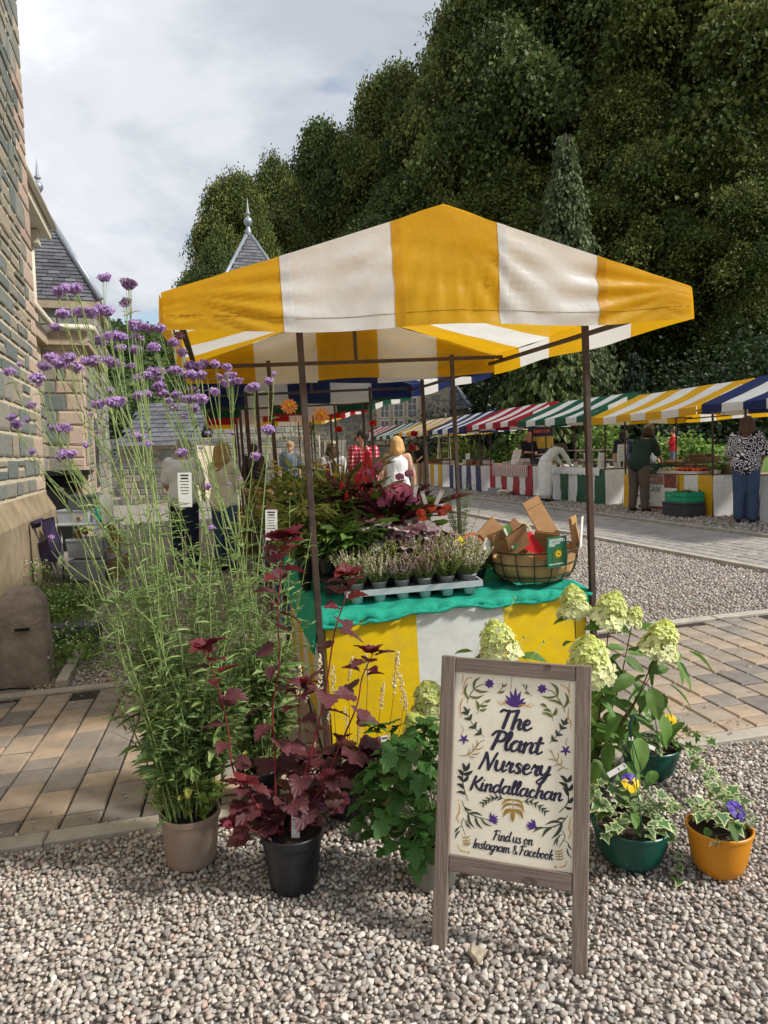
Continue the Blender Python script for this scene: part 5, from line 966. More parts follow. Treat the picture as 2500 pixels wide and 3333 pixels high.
for (px, py, d, ang, s) in ((2240, 2120, 2.7, -20, .11), (2200, 2150, 2.68, -60, .12), (2060, 2200, 2.66, 200, .1), (2120, 2240, 2.62, -80, .12), (2020, 2330, 2.6, 215, .12), (2080, 2400, 2.58, -95, .13), (1990, 2420, 2.6, 240, .11), (2150, 2330, 2.62, -70, .12), (1950, 2250, 2.62, 190, .09), (1940, 2480, 2.58, 250, .12), (2040, 2480, 2.56, -60, .11), (1985, 2190, 2.75, 160, .09), (2180, 2230, 2.7, -30, .12), (1960, 2350, 2.66, 130, .1), (1925, 2400, 2.6, 230, .1), (2010, 2560, 2.56, -30, .11), (1700, 2135, 2.66, 10, .09), (1540, 2120, 2.7, 170, .08), (1655, 2160, 2.6, -30, .09), (1455, 2420, 2.66, 200, .1)):
    a = math.radians(ang); add_leaf(hyd, L_hyd, D(px, py, d), (math.cos(a), -.45, math.sin(a)), s, roll=random.uniform(-.6, .6))
for k in range(44):
    px, py = random.uniform(1890, 2240), random.uniform(2120, 2560)
    if py < 2120 + (px - 1950) * .0 or (px > 2140 and py > 2420): continue
    a = random.uniform(-2.6, .3) if random.random() < .7 else random.uniform(2.2, 4); add_leaf(hyd, L_hyd, D(px, py, random.uniform(2.62, 2.9)), (math.cos(a), -.4, math.sin(a) * .8 - .1), random.uniform(.08, .12), roll=random.uniform(-.7, .7))
for k in range(5):
    tip = D(2130 - k * 40, 2180 + k * 60, 2.7); Q = spline([yt_, yt_ * .4 + tip * .6 + [0, 0, -.02], tip], 6); b = MB(); b.tube(Q, np.linspace(.0035, .0015, len(Q)), 5); b.build('stem', m_stemb, hyd, smooth=True, world=True)
# --- ivy and pansy pots -----------------------------------------------------------
def petal_mesh(nm, mat, w=.5, l=1.):
    V, Fq, E_ = leaf_tpl([(0, 0), (.18 * w * 2, .15), (.42 * w * 2, .5), (.40 * w * 2, .8), (.2 * w * 2, .98), (0, .95)], rings=(.5, 1.), fold=.05, droop=.2, wave=.05); me = npmesh(nm, V, Fq, smooth=True, edge=E_); me.materials.append(mat); return me
m_py, m_pp, m_pd = [M(n, lin(*c), rough=.5, var=.1, vs=60, trans=.25) for n, c in (('yellow_petal', (246, 206, 20)), ('violet_petal', (76, 52, 150)), ('dark_blotch', (44, 18, 24)))]
PT_Y, PT_P, PT_D = petal_mesh('petal', m_py, .62), petal_mesh('petal', m_pp, .62), petal_mesh('petal', m_pd, .45)
def pansy(par, c, nrm, s, low=None, upc=None):
    low = low or PT_Y; upc = upc or PT_P; nrm = Vector(nrm).normalized(); q = nrm.to_track_quat('Z', 'Y').to_matrix().to_4x4()
    for ang, me, k, dz in ((35, upc, 1., 0), (-35, upc, 1., .0006), (100, low, .95, .0012), (-100, low, .95, .0018), (180, low, 1.05, .0024), (180, PT_D, .42, .0034), (105, PT_D, .36, .003), (-105, PT_D, .36, .0032)):
        obj('petal', me, None, par, wmat(par).inverted() @ Matrix.Translation(Vector(c)) @ q @ Matrix.Translation((0, 0, dz)) @ Matrix.Rotation(math.radians(ang), 4, 'Z') @ Matrix.Scale(s * k, 4))
m_fil = M('fine_grey_foliage', (1, 1, 1), rough=.7, attr=True, trans=.2, var=.1)
def fuzz(par, c, rad, n, s, pal, nm='foliage'):
    p = RNG.normal(0, 1, (n, 3)); p /= np.linalg.norm(p, axis=1, keepdims=True); p *= (RNG.uniform(.2, 1, n) ** .5)[:, None] * rad; p[:, 2] = np.abs(p[:, 2]); V, Fq = inst(LAN_T[0] * [2.6, 1, 1], LAN_T[1], frames(p + RNG.normal(0, rad * .4, (n, 3)), RNG.uniform(-1, 1, n), RNG.uniform(.6, 1.2, n) * s), np.asarray(c) + p); npobj(nm, V, Fq, m_fil, par, np.repeat(np.array(pal)[RNG.integers(0, len(pal), n)] * RNG.uniform(.75, 1.2, (n, 1)), len(LAN_T[1]), 0), smooth=False, kind='stuff')
def ivy_trail(par, P, n, s, seed=0):
    Q = spline(P, 8); b = MB(); b.tube(Q, .0011, 4); b.build('vine', m_stemb, par, smooth=True, world=True); rg = random.Random(seed)
    for k in range(n):
        p = Q[int((len(Q) - 1) * (k + .5) / n)]; a = rg.uniform(0, 6.283); d = np.array([math.cos(a), math.sin(a) * .6 - .5, rg.uniform(-.7, .3)]); add_leaf(par, L_ivy, p + d * .012, d, s * rg.uniform(.85, 1.35))
z2 = lambda x, y, d: D(1850 + x * .3918, 2250 + y * .3918, d)
m_cord = M('green_cord', lin(20, 72, 60), rough=.5)
def hanging(label, base, r0, r1, h, mat, hook):
    t = thing('hanging_pot', label, 'plant pot', base, group='potted ivy and pansies'); pot(t, base, r0, r1, h, mat, lip=.014, bowl=.55, lipo=.004)
    if hook is not None:
        tc_ = base + np.array([0, 0, h])
        for a in (0.5, 2.6, 4.7): e = tc_ + np.array([math.cos(a) * r1, math.sin(a) * r1, -.004]); b = MB(); b.tube(spline([hook, hook * .5 + e * .5 + [0, 0, -.012], e], 5), .0019, 5); b.build('hanger', m_cord, t, smooth=True, world=True)
        b = MB(); b.tube([hook + [0, 0, -.005], hook + [-.002, 0, .055], hook + [.002, -.002, .078], hook + [.010, 0, .084], hook + [.016, 0, .07], hook + [.014, 0, .045]], .0042, 6); b.build('hook', m_cord, t, smooth=True, world=True)
        MB().box(hook + [0, 0, -.004], (.016, .006, .012)).build('clip', m_tag, t, world=True)
    return t
bGB = G(2078, 2845) + [0, .075, .002]; bGA = G(2135, 2547) + [0, .075, .002]; bOR = G(2368, 2873) + [0, .065, .002]
hB = hanging('green hanging pot of ivy and yellow pansy beside the sandwich board', bGB, .075, .134, .15, m_greenp, z2(520, 385, 2.42)); tB = bGB + [0, 0, .15]
hA = hanging('green hanging pot of ivy and yellow pansy near the kerb behind the other pots', bGA, .075, .124, .14, m_greenp, z2(690, -60, 3.02)); tA = bGA + [0, 0, .14]
hO = hanging('orange plastic pot of ivy and violet pansy on the gravel', bOR, .062, .105, .165, m_orangep, None); tO = bOR + [0, 0, .165]
for (t, top, r, n) in ((hB, tB, .12, 46), (hA, tA, .11, 26), (hO, tO, .085, 18)):
    for k in range(n):
        a = random.uniform(0, 6.283); q = r * math.sqrt(random.random()); add_leaf(t, L_ivy if k % 3 else L_pan, top + np.array([math.cos(a) * q, math.sin(a) * q, random.uniform(.0, .085)]), (math.cos(a), math.sin(a) - .5, random.uniform(-.3, .5)), random.uniform(.042, .068))
GP = [lin(150, 160, 120), lin(128, 146, 96), lin(176, 182, 150)]
fuzz(hB, tB + [.055, .0, .03], .05, 260, .016, GP); fuzz(hA, tA + [-.02, -.06, .01], .05, 260, .016, GP); fuzz(hO, tO + [.055, -.01, .02], .055, 340, .016, GP)
pansy(hB, z2(520, 755, 2.38), (.15, -.75, .65), .034); pansy(hA, z2(845, 255, 3.0), (.1, -1, .25), .034, PT_Y, PT_Y); pansy(hO, z2(1405, 985, 2.32), (.35, -.6, .7), .036, PT_P, PT_P)
for s_, (t, P, n, s) in enumerate(((hB, [tB + [.1, -.05, .01], z2(850, 1120, 2.38), z2(870, 1320, 2.34), z2(940, 1540, 2.32), z2(1010, 1600, 2.3)], 12, .036), (hB, [tB + [-.09, -.08, .01], z2(350, 1110, 2.3), z2(270, 1150, 2.3)], 5, .038), (hB, [tB + [.11, .0, .03], z2(900, 900, 2.5), z2(1000, 960, 2.5)], 8, .04), (hA, [tA + [.1, -.02, .03], z2(1050, 330, 3.0), z2(1160, 390, 3.0)], 12, .04), (hA, [tA + [.1, -.04, .02], z2(1010, 470, 2.98), z2(1100, 600, 2.9), z2(1200, 740, 2.8), z2(1230, 800, 2.75)], 22, .042), (hO, [tO + [-.05, .02, .03], z2(1150, 930, 2.42), z2(1250, 800, 2.55), z2(1330, 860, 2.5)], 24, .042), (hO, [tO + [.0, -.08, .01], z2(1240, 1200, 2.26), z2(1285, 1280, 2.24)], 3, .036), (hB, [tB + [-.1, .0, .03], z2(220, 760, 2.42), z2(210, 860, 2.38)], 12, .036))): ivy_trail(t, P, n, s, s_)
plant_tag(hA, z2(720, 480, 2.93), (-1, .1, .45), .016, .09, (0, -1, .4), 2); plant_tag(hB, z2(330, 700, 2.36), (1, .0, .6), .018, .07, (0, -1, .3), 2)
# loose larger stones
m_rock = M('rough_stone', lin(178, 164, 142), rough=.9, var=.2, vs=30, bump=.6, bs=90)
for nm, p, s, lb in (('stone', G(1555, 3128), .032, 'larger buff stone lying on the gravel by the sandwich board legs'), ('stone', G(2440, 2175), .02, 'small dark stone lying on the paved path at the right')):
    V, Fq = pebble_tpl(IC2, 77 if s > .03 else 78); o = npobj(nm, V * s * [1.15, .9, .75] + p + [0, 0, s * .45], Fq, m_rock, smooth=False); tag(o, lb, 'stone')
# ------------------------------------------------------------------ on the yellow stall's counter (positions in the stall's own frame)
SV = lambda p: np.array(SM @ Vector(p))
SUPZ = np.array(SM)[:3, 2]
def text_obj(txt, size, mat, par, mb, name='lettering', align='LEFT', bold=0.):
    cu = bpy.data.curves.new('t', 'FONT'); cu.body = txt; cu.size = size; cu.align_x = align; cu.offset = bold; to = bpy.data.objects.new('t', cu); COL.objects.link(to); dg = bpy.context.evaluated_depsgraph_get(); dg.update(); me = bpy.data.meshes.new_from_object(to.evaluated_get(dg)); bpy.data.objects.remove(to); bpy.data.curves.remove(cu)
    me.materials.clear(); o = obj(name, me, mat, par, mb); o['kind'] = 'stuff'; return o
m_net = M('turquoise_netting', lin(38, 178, 150), rough=.8, var=.12, vs=50, trans=.25, bump=.6, bs=220)
cx0, cx1, cy0, cy1 = .605, 1.955, .19, 2.2
def net():
    t = thing('shade_netting', 'turquoise netting spread over the counter of the plant stall', 'netting', mat=SM.copy()); b = MB(); prof = []
    # cross-section along y: hangs over the front, lies on the board
    def fn(a, c):
        x = cx0 - .16 + (cx1 - cx0 + .28) * a; h = .03 + .010 * math.sin(x * 9) + .008 * math.sin(x * 23) + .02 * (a < .2) ; s = c * (2.0 + h)
        ov = max(0, cx0 - .01 - x) + max(0, x - cx1 - .01)
        dz = -ov * 1.3 if ov > 0 else 0
        if s < h: return (x if ov == 0 else x * .5 + (cx0 if x < 1 else cx1) * .5, cy0 - .024 - .012 * math.sin(s / h * 3.1) - .008 * math.sin(x * 31) - .006 * math.sin(x * 67 + 1), CH + .006 - (h - s) + dz * .6)
        y = cy0 - .018 + (s - h); return (x if ov == 0 else (cx0 - .02 - ov * .25 if x < 1 else cx1 + .02 + ov * .25), y, CH + .012 + .006 * math.sin(x * 14 + y * 17) + .004 * math.sin(y * 37) + .004 * math.sin(x * 47 - y * 29) + dz)
    b.grid(fn, 150, 70); b.build('net', m_net, t, smooth=True)
    b = MB(); b.tube([(x, cy0 - .034 - .004 * math.sin(x * 40), CH - .018 - .010 * math.sin(x * 9) - .008 * math.sin(x * 23) - .02 * (x < .8)) for x in np.linspace(cx0 - .03, cx1 + .02, 60)], [.009 + .004 * math.sin(i * 1.3) + .003 * math.sin(i * 2.9) for i in range(60)], 7); b.build('rolled_edge', m_net, t, smooth=True); return t
net()
# heather tray
m_trayg, m_potg = M('grey_tray_plastic', lin(178, 182, 186), rough=.45, var=.05, vs=9), M('grey_nursery_pot', lin(134, 134, 134), rough=.5, var=.05, vs=9)
tl, tr_ = SZ(1128, 1962, CH + .03), SZ(1572, 1922, CH + .03); tang = math.atan2(tr_[1] - tl[1], tr_[0] - tl[0]); tw = math.hypot(*(tr_ - tl)[:2]); TM = SM @ Matrix.Translation((tl[0], tl[1], CH + .014)) @ Matrix.Rotation(tang, 4, 'Z')
tray = thing('plant_tray', 'pale grey plastic tray of potted heathers at the front of the counter', 'tray', mat=TM); td = .27; b = MB(); b.box((tw / 2, td / 2, .047), (tw, td, .012)); b.build('deck', m_trayg, tray, bevel=.003); b = MB()
for (x0, x1, y0, y1) in ((0, tw, -.002, .008), (0, tw, td - .008, td + .002), (-.002, .008, 0, td), (tw - .008, tw + .002, 0, td)): b.box(((x0 + x1) / 2, (y0 + y1) / 2, .055), (x1 - x0, y1 - y0, .03))
b.build('rim', m_trayg, tray); NP = 6; pit = tw / NP
for j in range(3):
    for i in range(NP): b = MB(); b.lathe([(.027, 0), (.034, .042)], 14, (pit * (i + .5), td / 6 + j * td / 3, 0)); b.build('cup', m_trayg, tray, smooth=True)
def heather(seed, style):
    r = np.random.default_rng(seed); V = []; Fq = []; C2 = []; n = 0; b = MB(); P = []; col = []; sz = []; pals = {'white': [(214, 206, 182), (168, 168, 112), (126, 138, 70)], 'green': [(124, 138, 62), (142, 150, 76), (104, 120, 54)], 'pink': [(176, 134, 140), (136, 136, 78), (118, 132, 66)], 'mix': [(206, 190, 180), (150, 120, 112), (116, 130, 64)]}[style]; pal = np.array([lin(*c) for c in pals])
    for k in range(52):
        a = r.uniform(0, 6.283); ln = r.uniform(.10, .20); sp = r.uniform(.1, .75); d = np.array([math.cos(a) * sp, math.sin(a) * sp, 1]); d /= np.linalg.norm(d); base = np.array([math.cos(a) * .018, math.sin(a) * .018, 0]); tip = base + d * ln + [0, 0, .01]; b.tube([base, base + d * ln * .5 + [0, 0, -.006], tip], [.0011, .0008, .0005], 3, cap=False)
        m_ = int(ln * 420); t = r.uniform(.15, 1, m_); q = base + np.outer(t, tip - base) + r.normal(0, .0045, (m_, 3)) * (1.2 - t)[:, None]; P.append(q); gp = pal[r.integers(0, 2, m_)]; gp[t < .4] = pal[2]; col.append(gp * r.uniform(.75, 1.2, (m_, 1))); sz.append(r.uniform(.0017, .0034, m_))
    P = np.concatenate(P); col = np.concatenate(col); sz = np.concatenate(sz); oct_ = np.array([(1, 0, 0), (-1, 0, 0), (0, 1, 0), (0, -1, 0), (0, 0, 1.3), (0, 0, -1.3)]); of = np.array([(0, 2, 4), (2, 1, 4), (1, 3, 4), (3, 0, 4), (2, 0, 5), (1, 2, 5), (3, 1, 5), (0, 3, 5)]); V, Fq = inst(oct_, of, np.eye(3)[None] * sz[:, None, None], P); C2 = np.repeat(col, 8, 0); Vs = np.array(b.v); Fs = np.array([x for f in b.f for x in ((f[0], f[1], f[2]), (f[0], f[2], f[3]))])
    me = npmesh('heather', np.concatenate([V, Vs]), np.concatenate([Fq, Fs + len(V)]), np.concatenate([C2, np.tile(lin(110, 112, 66), (len(Fs), 1))]), smooth=True); me.materials.append(m_fil); return me
HST = ['white', 'white', 'mix', 'pink', 'green', 'white']; HME = {s: [heather(500 + i * 7 + j, s) for j in range(2)] for i, s in enumerate(('white', 'green', 'pink', 'mix'))}
pb = MB(); pb.lathe([(.030, 0), (.0365, .052), (.039, .053), (.0395, .064), (.036, .064), (.035, .05)], 18); pme = pb.mesh('pot', True); pme.materials.append(m_potg)
names = (('first', 'second', 'third', 'fourth', 'fifth', 'sixth'), ('front', 'middle', 'back')); sty = [HST, ['white', 'green', 'green', 'pink', 'mix', 'white'], ['green', 'white', 'green', 'mix', 'green', 'white']]
for j in range(3):
    for i in range(NP):
        s = sty[j][i]; mb = TM @ Matrix.Translation((pit * (i + .5), td / 6 + j * td / 3, .04)) @ Matrix.Rotation(random.uniform(0, 6), 4, 'Z'); t = thing('potted_heather', f'{dict(white="white", green="green", pink="pink", mix="pale mixed")[s]} heather in grey pot, {names[0][i]} from the left in the tray, {names[1][j]} row', 'potted plant', mat=mb, group='heathers in the grey tray'); obj('pot', pme, None, t); obj('heather', random.choice(HME[s]), None, t, Matrix.Translation((0, 0, .056)) @ Matrix.Diagonal((1.3, 1.3, random.uniform(.8, .98) * (1.15 if j else 1), 1)))
# wire basket of paper bags
m_wire = M('green_wire', lin(34, 50, 42), rough=.45, var=.1); m_paper = M('brown_paper', lin(178, 138, 94), rough=.8, var=.1, vs=8, bump=.5, bs=16); m_paperd = M('brown_bag', lin(152, 112, 74), rough=.8, var=.1, vs=8, bump=.3, bs=16); m_white = M('white_paper', lin(230, 228, 222), rough=.6, var=.04)
bc_ = SY(1735, 1830, .47); BC = np.array([bc_[0], .47, CH + .018]); bk = thing('wire_basket', 'green wire basket stuffed with brown paper bags at the right end of the counter', 'basket', mat=SM @ Matrix.Translation(tuple(BC)))
RB = .244; prof = [(.12, .002), (.176, .012), (.216, .055), (.234, .11), (RB, .18)]
for (r, z) in ((RB, .18), (.235, .115), (.208, .046)): b = MB(); b.tube([(r * math.cos(a), r * math.sin(a), z) for a in np.linspace(0, 2 * math.pi, 41)], .0042 if z > .16 else .003, 6); b.build('ring', m_wire, bk, smooth=True)
for k in range(16): a = k * math.pi / 8; b = MB(); b.tube([(r * math.cos(a), r * math.sin(a), z) for r, z in spline([np.array(p) for p in prof], 3)], .0026, 5); b.build('wire', m_wire, bk, smooth=True)
b = MB(); rl = np.random.default_rng(3)
for k in range(9):     # crumpled paper lining: overlapping sheets
    a0 = k * .72
    def fn(a, c): an = a0 + a * 1.0; r, z = [np.interp(c, [0, .25, .5, .75, 1], [p[i] for p in prof]) for i in (0, 1)]; w_ = .006 * math.sin(an * 13 + k) + .006 * math.sin(c * 11 + an * 5); return ((r - .009 + w_ * .6 - .002 * (k % 2)) * math.cos(an), (r - .009 + w_ * .6 - .002 * (k % 2)) * math.sin(an), z + .004 + (.018 * math.sin(an * 4 + k) if c > .9 else 0) - .02 * c)
    MB().grid(fn, 10, 7).build('paper_lining', m_paper, bk, smooth=False)
def bag(c, w, h, tilt, rz, mat, label, th=.022, group='paper bags in the basket', tilt2=0):
    """a folded paper bag: flat body, gusset sides, folded top flap"""
    mb = SM @ Matrix.Translation(tuple(c)) @ Matrix.Rotation(rz, 4, 'Z') @ Matrix.Rotation(tilt2, 4, 'Y') @ Matrix.Rotation(tilt, 4, 'X'); t = thing('paper_bag', label, 'paper bag', mat=mb, group=group); x, q = w / 2, th / 2; b = MB()
    b.add([(-x, -q, 0), (x, -q, 0), (x, q, 0), (-x, q, 0), (-x, -q * .8, h), (x, -q * .8, h), (x, q * .3, h), (-x, q * .3, h), (-x * .97, 0, h * .5), (x * .97, 0, h * .5)], [(0, 1, 5, 4), (2, 3, 7, 6), (1, 2, 9), (2, 6, 9), (6, 5, 9), (5, 1, 9), (3, 0, 8), (0, 4, 8), (4, 7, 8), (7, 3, 8)]); b.build('body', mat, t)
    b = MB(); b.box((0, -q * .8 - .003, h - .02), (w * 1.004, .003, .045)); b.build('flap', mat, t); return t
pl = lambda px, py, yl: SY(px, py, yl)
for i, (px, py, yl, w, h, ti, rz, t2, mt, lb) in enumerate(((1800, 1760, .52, .10, .26, -.25, -.1, -.42, m_paper, 'tallest brown paper bag leaning in the basket'), (1690, 1790, .40, .13, .15, .5, .1, -.5, m_paperd, 'olive brown paper bag at the middle of the basket rim'), (1630, 1790, .42, .12, .13, .45, .2, -.3, m_paperd, 'brown paper bag at the left of the basket'), (1600, 1800, .5, .10, .14, .5, .3, -.2, m_paper, 'brown paper bag at the far left of the basket'), (1720, 1790, .5, .12, .19, .0, .0, -.7, m_paperd, 'brown paper bag lying behind the red card'), (1880, 1790, .46, .07, .19, -.1, .7, -.15, m_paper, 'narrow brown paper bag standing at the right of the basket'), (1660, 1790, .56, .12, .21, .0, .0, -.75, m_paper, 'brown paper bag at the back of the basket'), (1760, 1790, .44, .12, .12, .5, -.2, .2, m_paperd, 'brown paper bag low behind the green leaflet'))): bag(pl(px, py, yl), w, h, ti, rz, mt, lb, tilt2=t2)
def card(px, py, yl, w, h, ti, rz, t2, col, label, nm='leaflet', th=.003):
    mb = SM @ Matrix.Translation(tuple(pl(px, py, yl))) @ Matrix.Rotation(rz, 4, 'Z') @ Matrix.Rotation(t2, 4, 'Y') @ Matrix.Rotation(ti, 4, 'X'); o = MB().box((0, 0, h / 2), (w, th, h)).build(nm, M('printed_card', col, rough=.5, var=.03)); o.matrix_basis = mb; tag(o, label, 'leaflet', 'leaflets in the basket'); return o, mb
o, _ = card(1755, 1790, .48, .07, .17, .3, .1, -.95, lin(226, 224, 218), 'black and white printed leaflet lying across the bags'); MB().box((.012, -.0022, .11), (.045, .0006, .09)).build('printed_photo', m_ink, o)
card(1770, 1785, .42, .09, .14, .2, .0, -1.1, lin(206, 44, 48), 'red card lying among the paper bags'); o, _ = card(1680, 1785, .36, .05, .15, .2, .1, -.5, lin(96, 128, 70), 'green and white garden leaflet at the rim of the basket'); MB().box((-.015, -.0022, .08), (.012, .0006, .13)).build('printed_margin', m_white, o)
card(1890, 1780, .44, .06, .17, .1, .9, -.1, lin(228, 226, 220), 'white folded leaflet at the right rim of the basket'); card(1600, 1790, .40, .06, .09, .4, .2, -.9, lin(232, 230, 224), 'small white card at the left rim of the basket')
pf = pl(1813, 1845, BC[1] - RB - .012); lw, lh = .122, .158; LM = SM @ Matrix.Translation((pf[0], pf[1], pf[2])) @ Matrix.Rotation(.22, 4, 'Z') @ Matrix.Rotation(.04, 4, 'X'); lf = thing('nursery_leaflet', 'green leaflet with a yellow sunflower hanging on the front of the basket', 'leaflet', mat=LM)
MB().box((0, 0, lh / 2), (lw, .004, lh)).build('card', M('green_card', lin(24, 98, 66), rough=.4, var=.05), lf); m_wht = M('white_print', lin(236, 236, 230), rough=.6); FX = Matrix.Rotation(math.pi / 2, 4, 'X'); fr = MB().box((.004, -.0024, lh * .40), (lw * .56, .0006, lh * .46)).build('photo', M('photo_green', lin(50, 84, 40), rough=.5, var=.5, vs=90), lf)
for k, s in enumerate(('THE PLANT NURSERY', 'WEST COURTLICH FARM', 'KINDALLACHAN', 'PH9 0NW')): text_obj(s, .0115, m_wht, lf, Matrix.Translation((-lw * .42, -.0028, lh * (.885 - .065 * k))) @ FX @ Matrix.Scale(.78, 4, (1, 0, 0)), bold=.0002)
text_obj('theplantnursery.kind@gmail.com', .0105, m_wht, lf, Matrix.Translation((-lw * .42, -.0034, lh * .09)) @ FX @ Matrix.Scale(.66, 4, (1, 0, 0)), bold=.0002)
for x, c in ((.026, (60, 90, 170)), (.039, (214, 60, 120))): MB().box((x, -.0026, lh * .88), (.012, .0006, .013)).build('emblem', m_wht, lf); MB().box((x, -.0032, lh * .88), (.007, .0005, .010)).build('emblem_mark', M('emblem_ink', lin(*c), rough=.5), lf)
b = MB(); c_ = (.008, -.003, lh * .43)
for k in range(14): a = k * 2 * math.pi / 14; b.add([c_, (c_[0] + .012 * math.cos(a - .2), c_[1], c_[2] + .012 * math.sin(a - .2)), (c_[0] + .025 * math.cos(a), c_[1] - .0002, c_[2] + .025 * math.sin(a)), (c_[0] + .012 * math.cos(a + .2), c_[1], c_[2] + .012 * math.sin(a + .2))], [(0, 1, 2, 3)])
b.build('sunflower_print', m_py, lf)['kind'] = 'stuff'; MB().box((c_[0], -.0036, c_[2]), (.009, .0004, .009)).build('sunflower_eye', m_pd, lf)
# coffee cup
cc = SZ(1000, 1925, CH + .012); cup = thing('coffee_cup', 'black ridged takeaway coffee cup with grey lid at the counter edge', 'cup', mat=SM @ Matrix.Translation((cc[0], cc[1] + .04, CH + .016))); b = MB(); b.lathe([(.028, 0), (.040, .105)], 28); b.build('body', M('black_ridged_card', lin(34, 33, 34), rough=.7, var=.2, vs=1, stretch=(600, 600, 4), bump=.4, bs=2), cup, smooth=True); b = MB(); b.lathe([(.042, .104), (.043, .110), (.040, .114), (.038, .124), (.036, .125)], 28, cap1=True); b.build('lid', M('grey_lid', lin(128, 134, 138), rough=.5), cup, smooth=True)
# --- plants standing on the counter -----------------------------------------------------------
m_fol = M('counter_foliage', (1, 1, 1), rough=.5, var=.14, vs=30, attr=True, trans=.28); T_HYD = leaf_tpl(HYD, rings=(1.,), fold=.22, droop=.25); T_HEU = leaf_tpl(HEU, rings=(.55, 1.), fold=.06, droop=.25, wave=.07); T_STR = leaf_tpl([(0, 0), (.02, .1), (.03, .5), (.018, .85), (0, 1)], rings=(1.,), fold=.5, droop=.25)
def scatter(par, c, n, w, h, T, size, pal, up=.4, nm='foliage', base_r=.2, kind='stuff'):
    a = RNG.uniform(0, 6.283, n); z = RNG.uniform(.05, 1, n); r = w / 2 * np.sqrt(RNG.uniform(.05, 1, n)) * (1 - .35 * z); P = np.asarray(c) + np.stack([r * np.cos(a), r * np.sin(a), z * h], 1); d = np.stack([np.cos(a), np.sin(a) - .3, RNG.normal(up, .35, n)], 1); V, Fq = inst(T[0], T[1], frames(d, RNG.uniform(-.6, .6, n), RNG.uniform(.7, 1.25, n) * size), P); npobj(nm, V, Fq, m_fol, par, np.repeat(np.array([lin(*q) for q in pal])[RNG.integers(0, len(pal), n)] * RNG.uniform(.75, 1.2, (n, 1)), len(T[1]), 0), smooth=False, kind=kind)
m_stag = M('black_staging_plastic', lin(40, 42, 44), rough=.6, var=.1)
for y0_, y1_, hh, lb in ((.53, .88, .11, 'low black staging crate behind the heathers'), (.90, 2.1, .17, 'tall black staging crate at the back of the counter')):
    t = thing('staging_crate', lb, 'crate', mat=SM @ Matrix.Translation((.64, y0_, CH + .02)), group='staging on the counter'); L_ = .84
    MB().box((L_ / 2, (y1_ - y0_) / 2, hh - .012), (L_, y1_ - y0_, .014)).build('top', m_stag, t)
    for k_ in range(9): MB().box((L_ * (k_ + .5) / 9, .006, hh / 2), (.05, .012, hh - .02)).build('slat', m_stag, t)
def lift(yl, px): return 0 if yl < .53 or px > 1385 else (.11 if yl < .89 else .17)
def cplant(name, label, px, yl, w, h, T, size, pal, n=90, up=.4, pr=.055, potm=None, group='plants on the counter of the yellow stall'):
    x = SY(px, 1700, yl)[0]; zz_ = CH + .022 + lift(yl, px); t = thing(name, label, 'potted plant', mat=SM @ Matrix.Translation((x, yl, zz_)), group=group); base = SV((x, yl, zz_)); pot(t, base, pr * .75, pr, .09, potm or m_blackp); top = base + SUPZ * .085
    if n: scatter(t, top, n, w, h, T, size, pal, up)
    return t, top
def stalks(par, top, tips, r=.0018, mat=None):
    for tp_ in tips: b = MB(); m_ = top * .45 + tp_ * .55; m_[:2] = top[:2] * .6 + tp_[:2] * .4; b.tube(spline([top, m_, tp_], 5), [r * 1.2] * 6 + [r] * 5, 4); b.build('stem', mat or m_stemg, par, smooth=True, world=True)
GRN1 = ((100, 132, 58), (120, 148, 70), (84, 112, 50)); DRK = ((92, 38, 48), (116, 50, 58), (72, 32, 40)); SIL = ((186, 168, 174), (136, 100, 110), (96, 48, 58), (206, 196, 198))
def AT(px, py, yl): return SV(SY(px, py, yl))
# dahlias
t, top = cplant('potted_dahlia', 'tall dahlia with two orange blooms behind the front post', 960, .95, .34, .44, T_HYD, .085, ((92, 118, 52), (110, 130, 60), (126, 138, 66)), 70)
dp = petal_mesh('petal', M('peach_petal', lin(238, 164, 96), rough=.6, var=.15, vs=40, trans=.3, rnd=.25), .17)
tips = [AT(941, 1322, .9), AT(1047, 1350, .98)]; stalks(t, top, tips + [AT(962, 1325, .95), AT(1035, 1355, 1.0), AT(925, 1425, .9), AT(1020, 1345, 1.)])
for c in tips:
    nv = Vector((.15, -.9, .35)).normalized(); qm = nv.to_track_quat('Z', 'Y').to_matrix().to_4x4()
    for ring, (n, s, til) in enumerate(((13, .048, .15), (11, .038, .45), (8, .026, .8))):
        for k in range(n): obj('petal', dp, None, t, wmat(t).inverted() @ Matrix.Translation(Vector(c)) @ qm @ Matrix.Rotation(k * 2 * math.pi / n + ring * .2, 4, 'Z') @ Matrix.Rotation(til, 4, 'X') @ Matrix.Scale(s, 4))
    b = MB(); b.sphere(c + np.array(nv) * .012, .011, 8); b.build('flower_eye', m_py, t, smooth=True, world=True)
for c in (AT(962, 1325, .95), AT(1035, 1355, 1.), AT(925, 1425, .9), AT(976, 1425, .95)): b = MB(); b.sphere(c, (.011, .011, .010), 8); b.build('bud', M('dahlia_bud', lin(142, 124, 56), rough=.6), t, smooth=True, world=True)
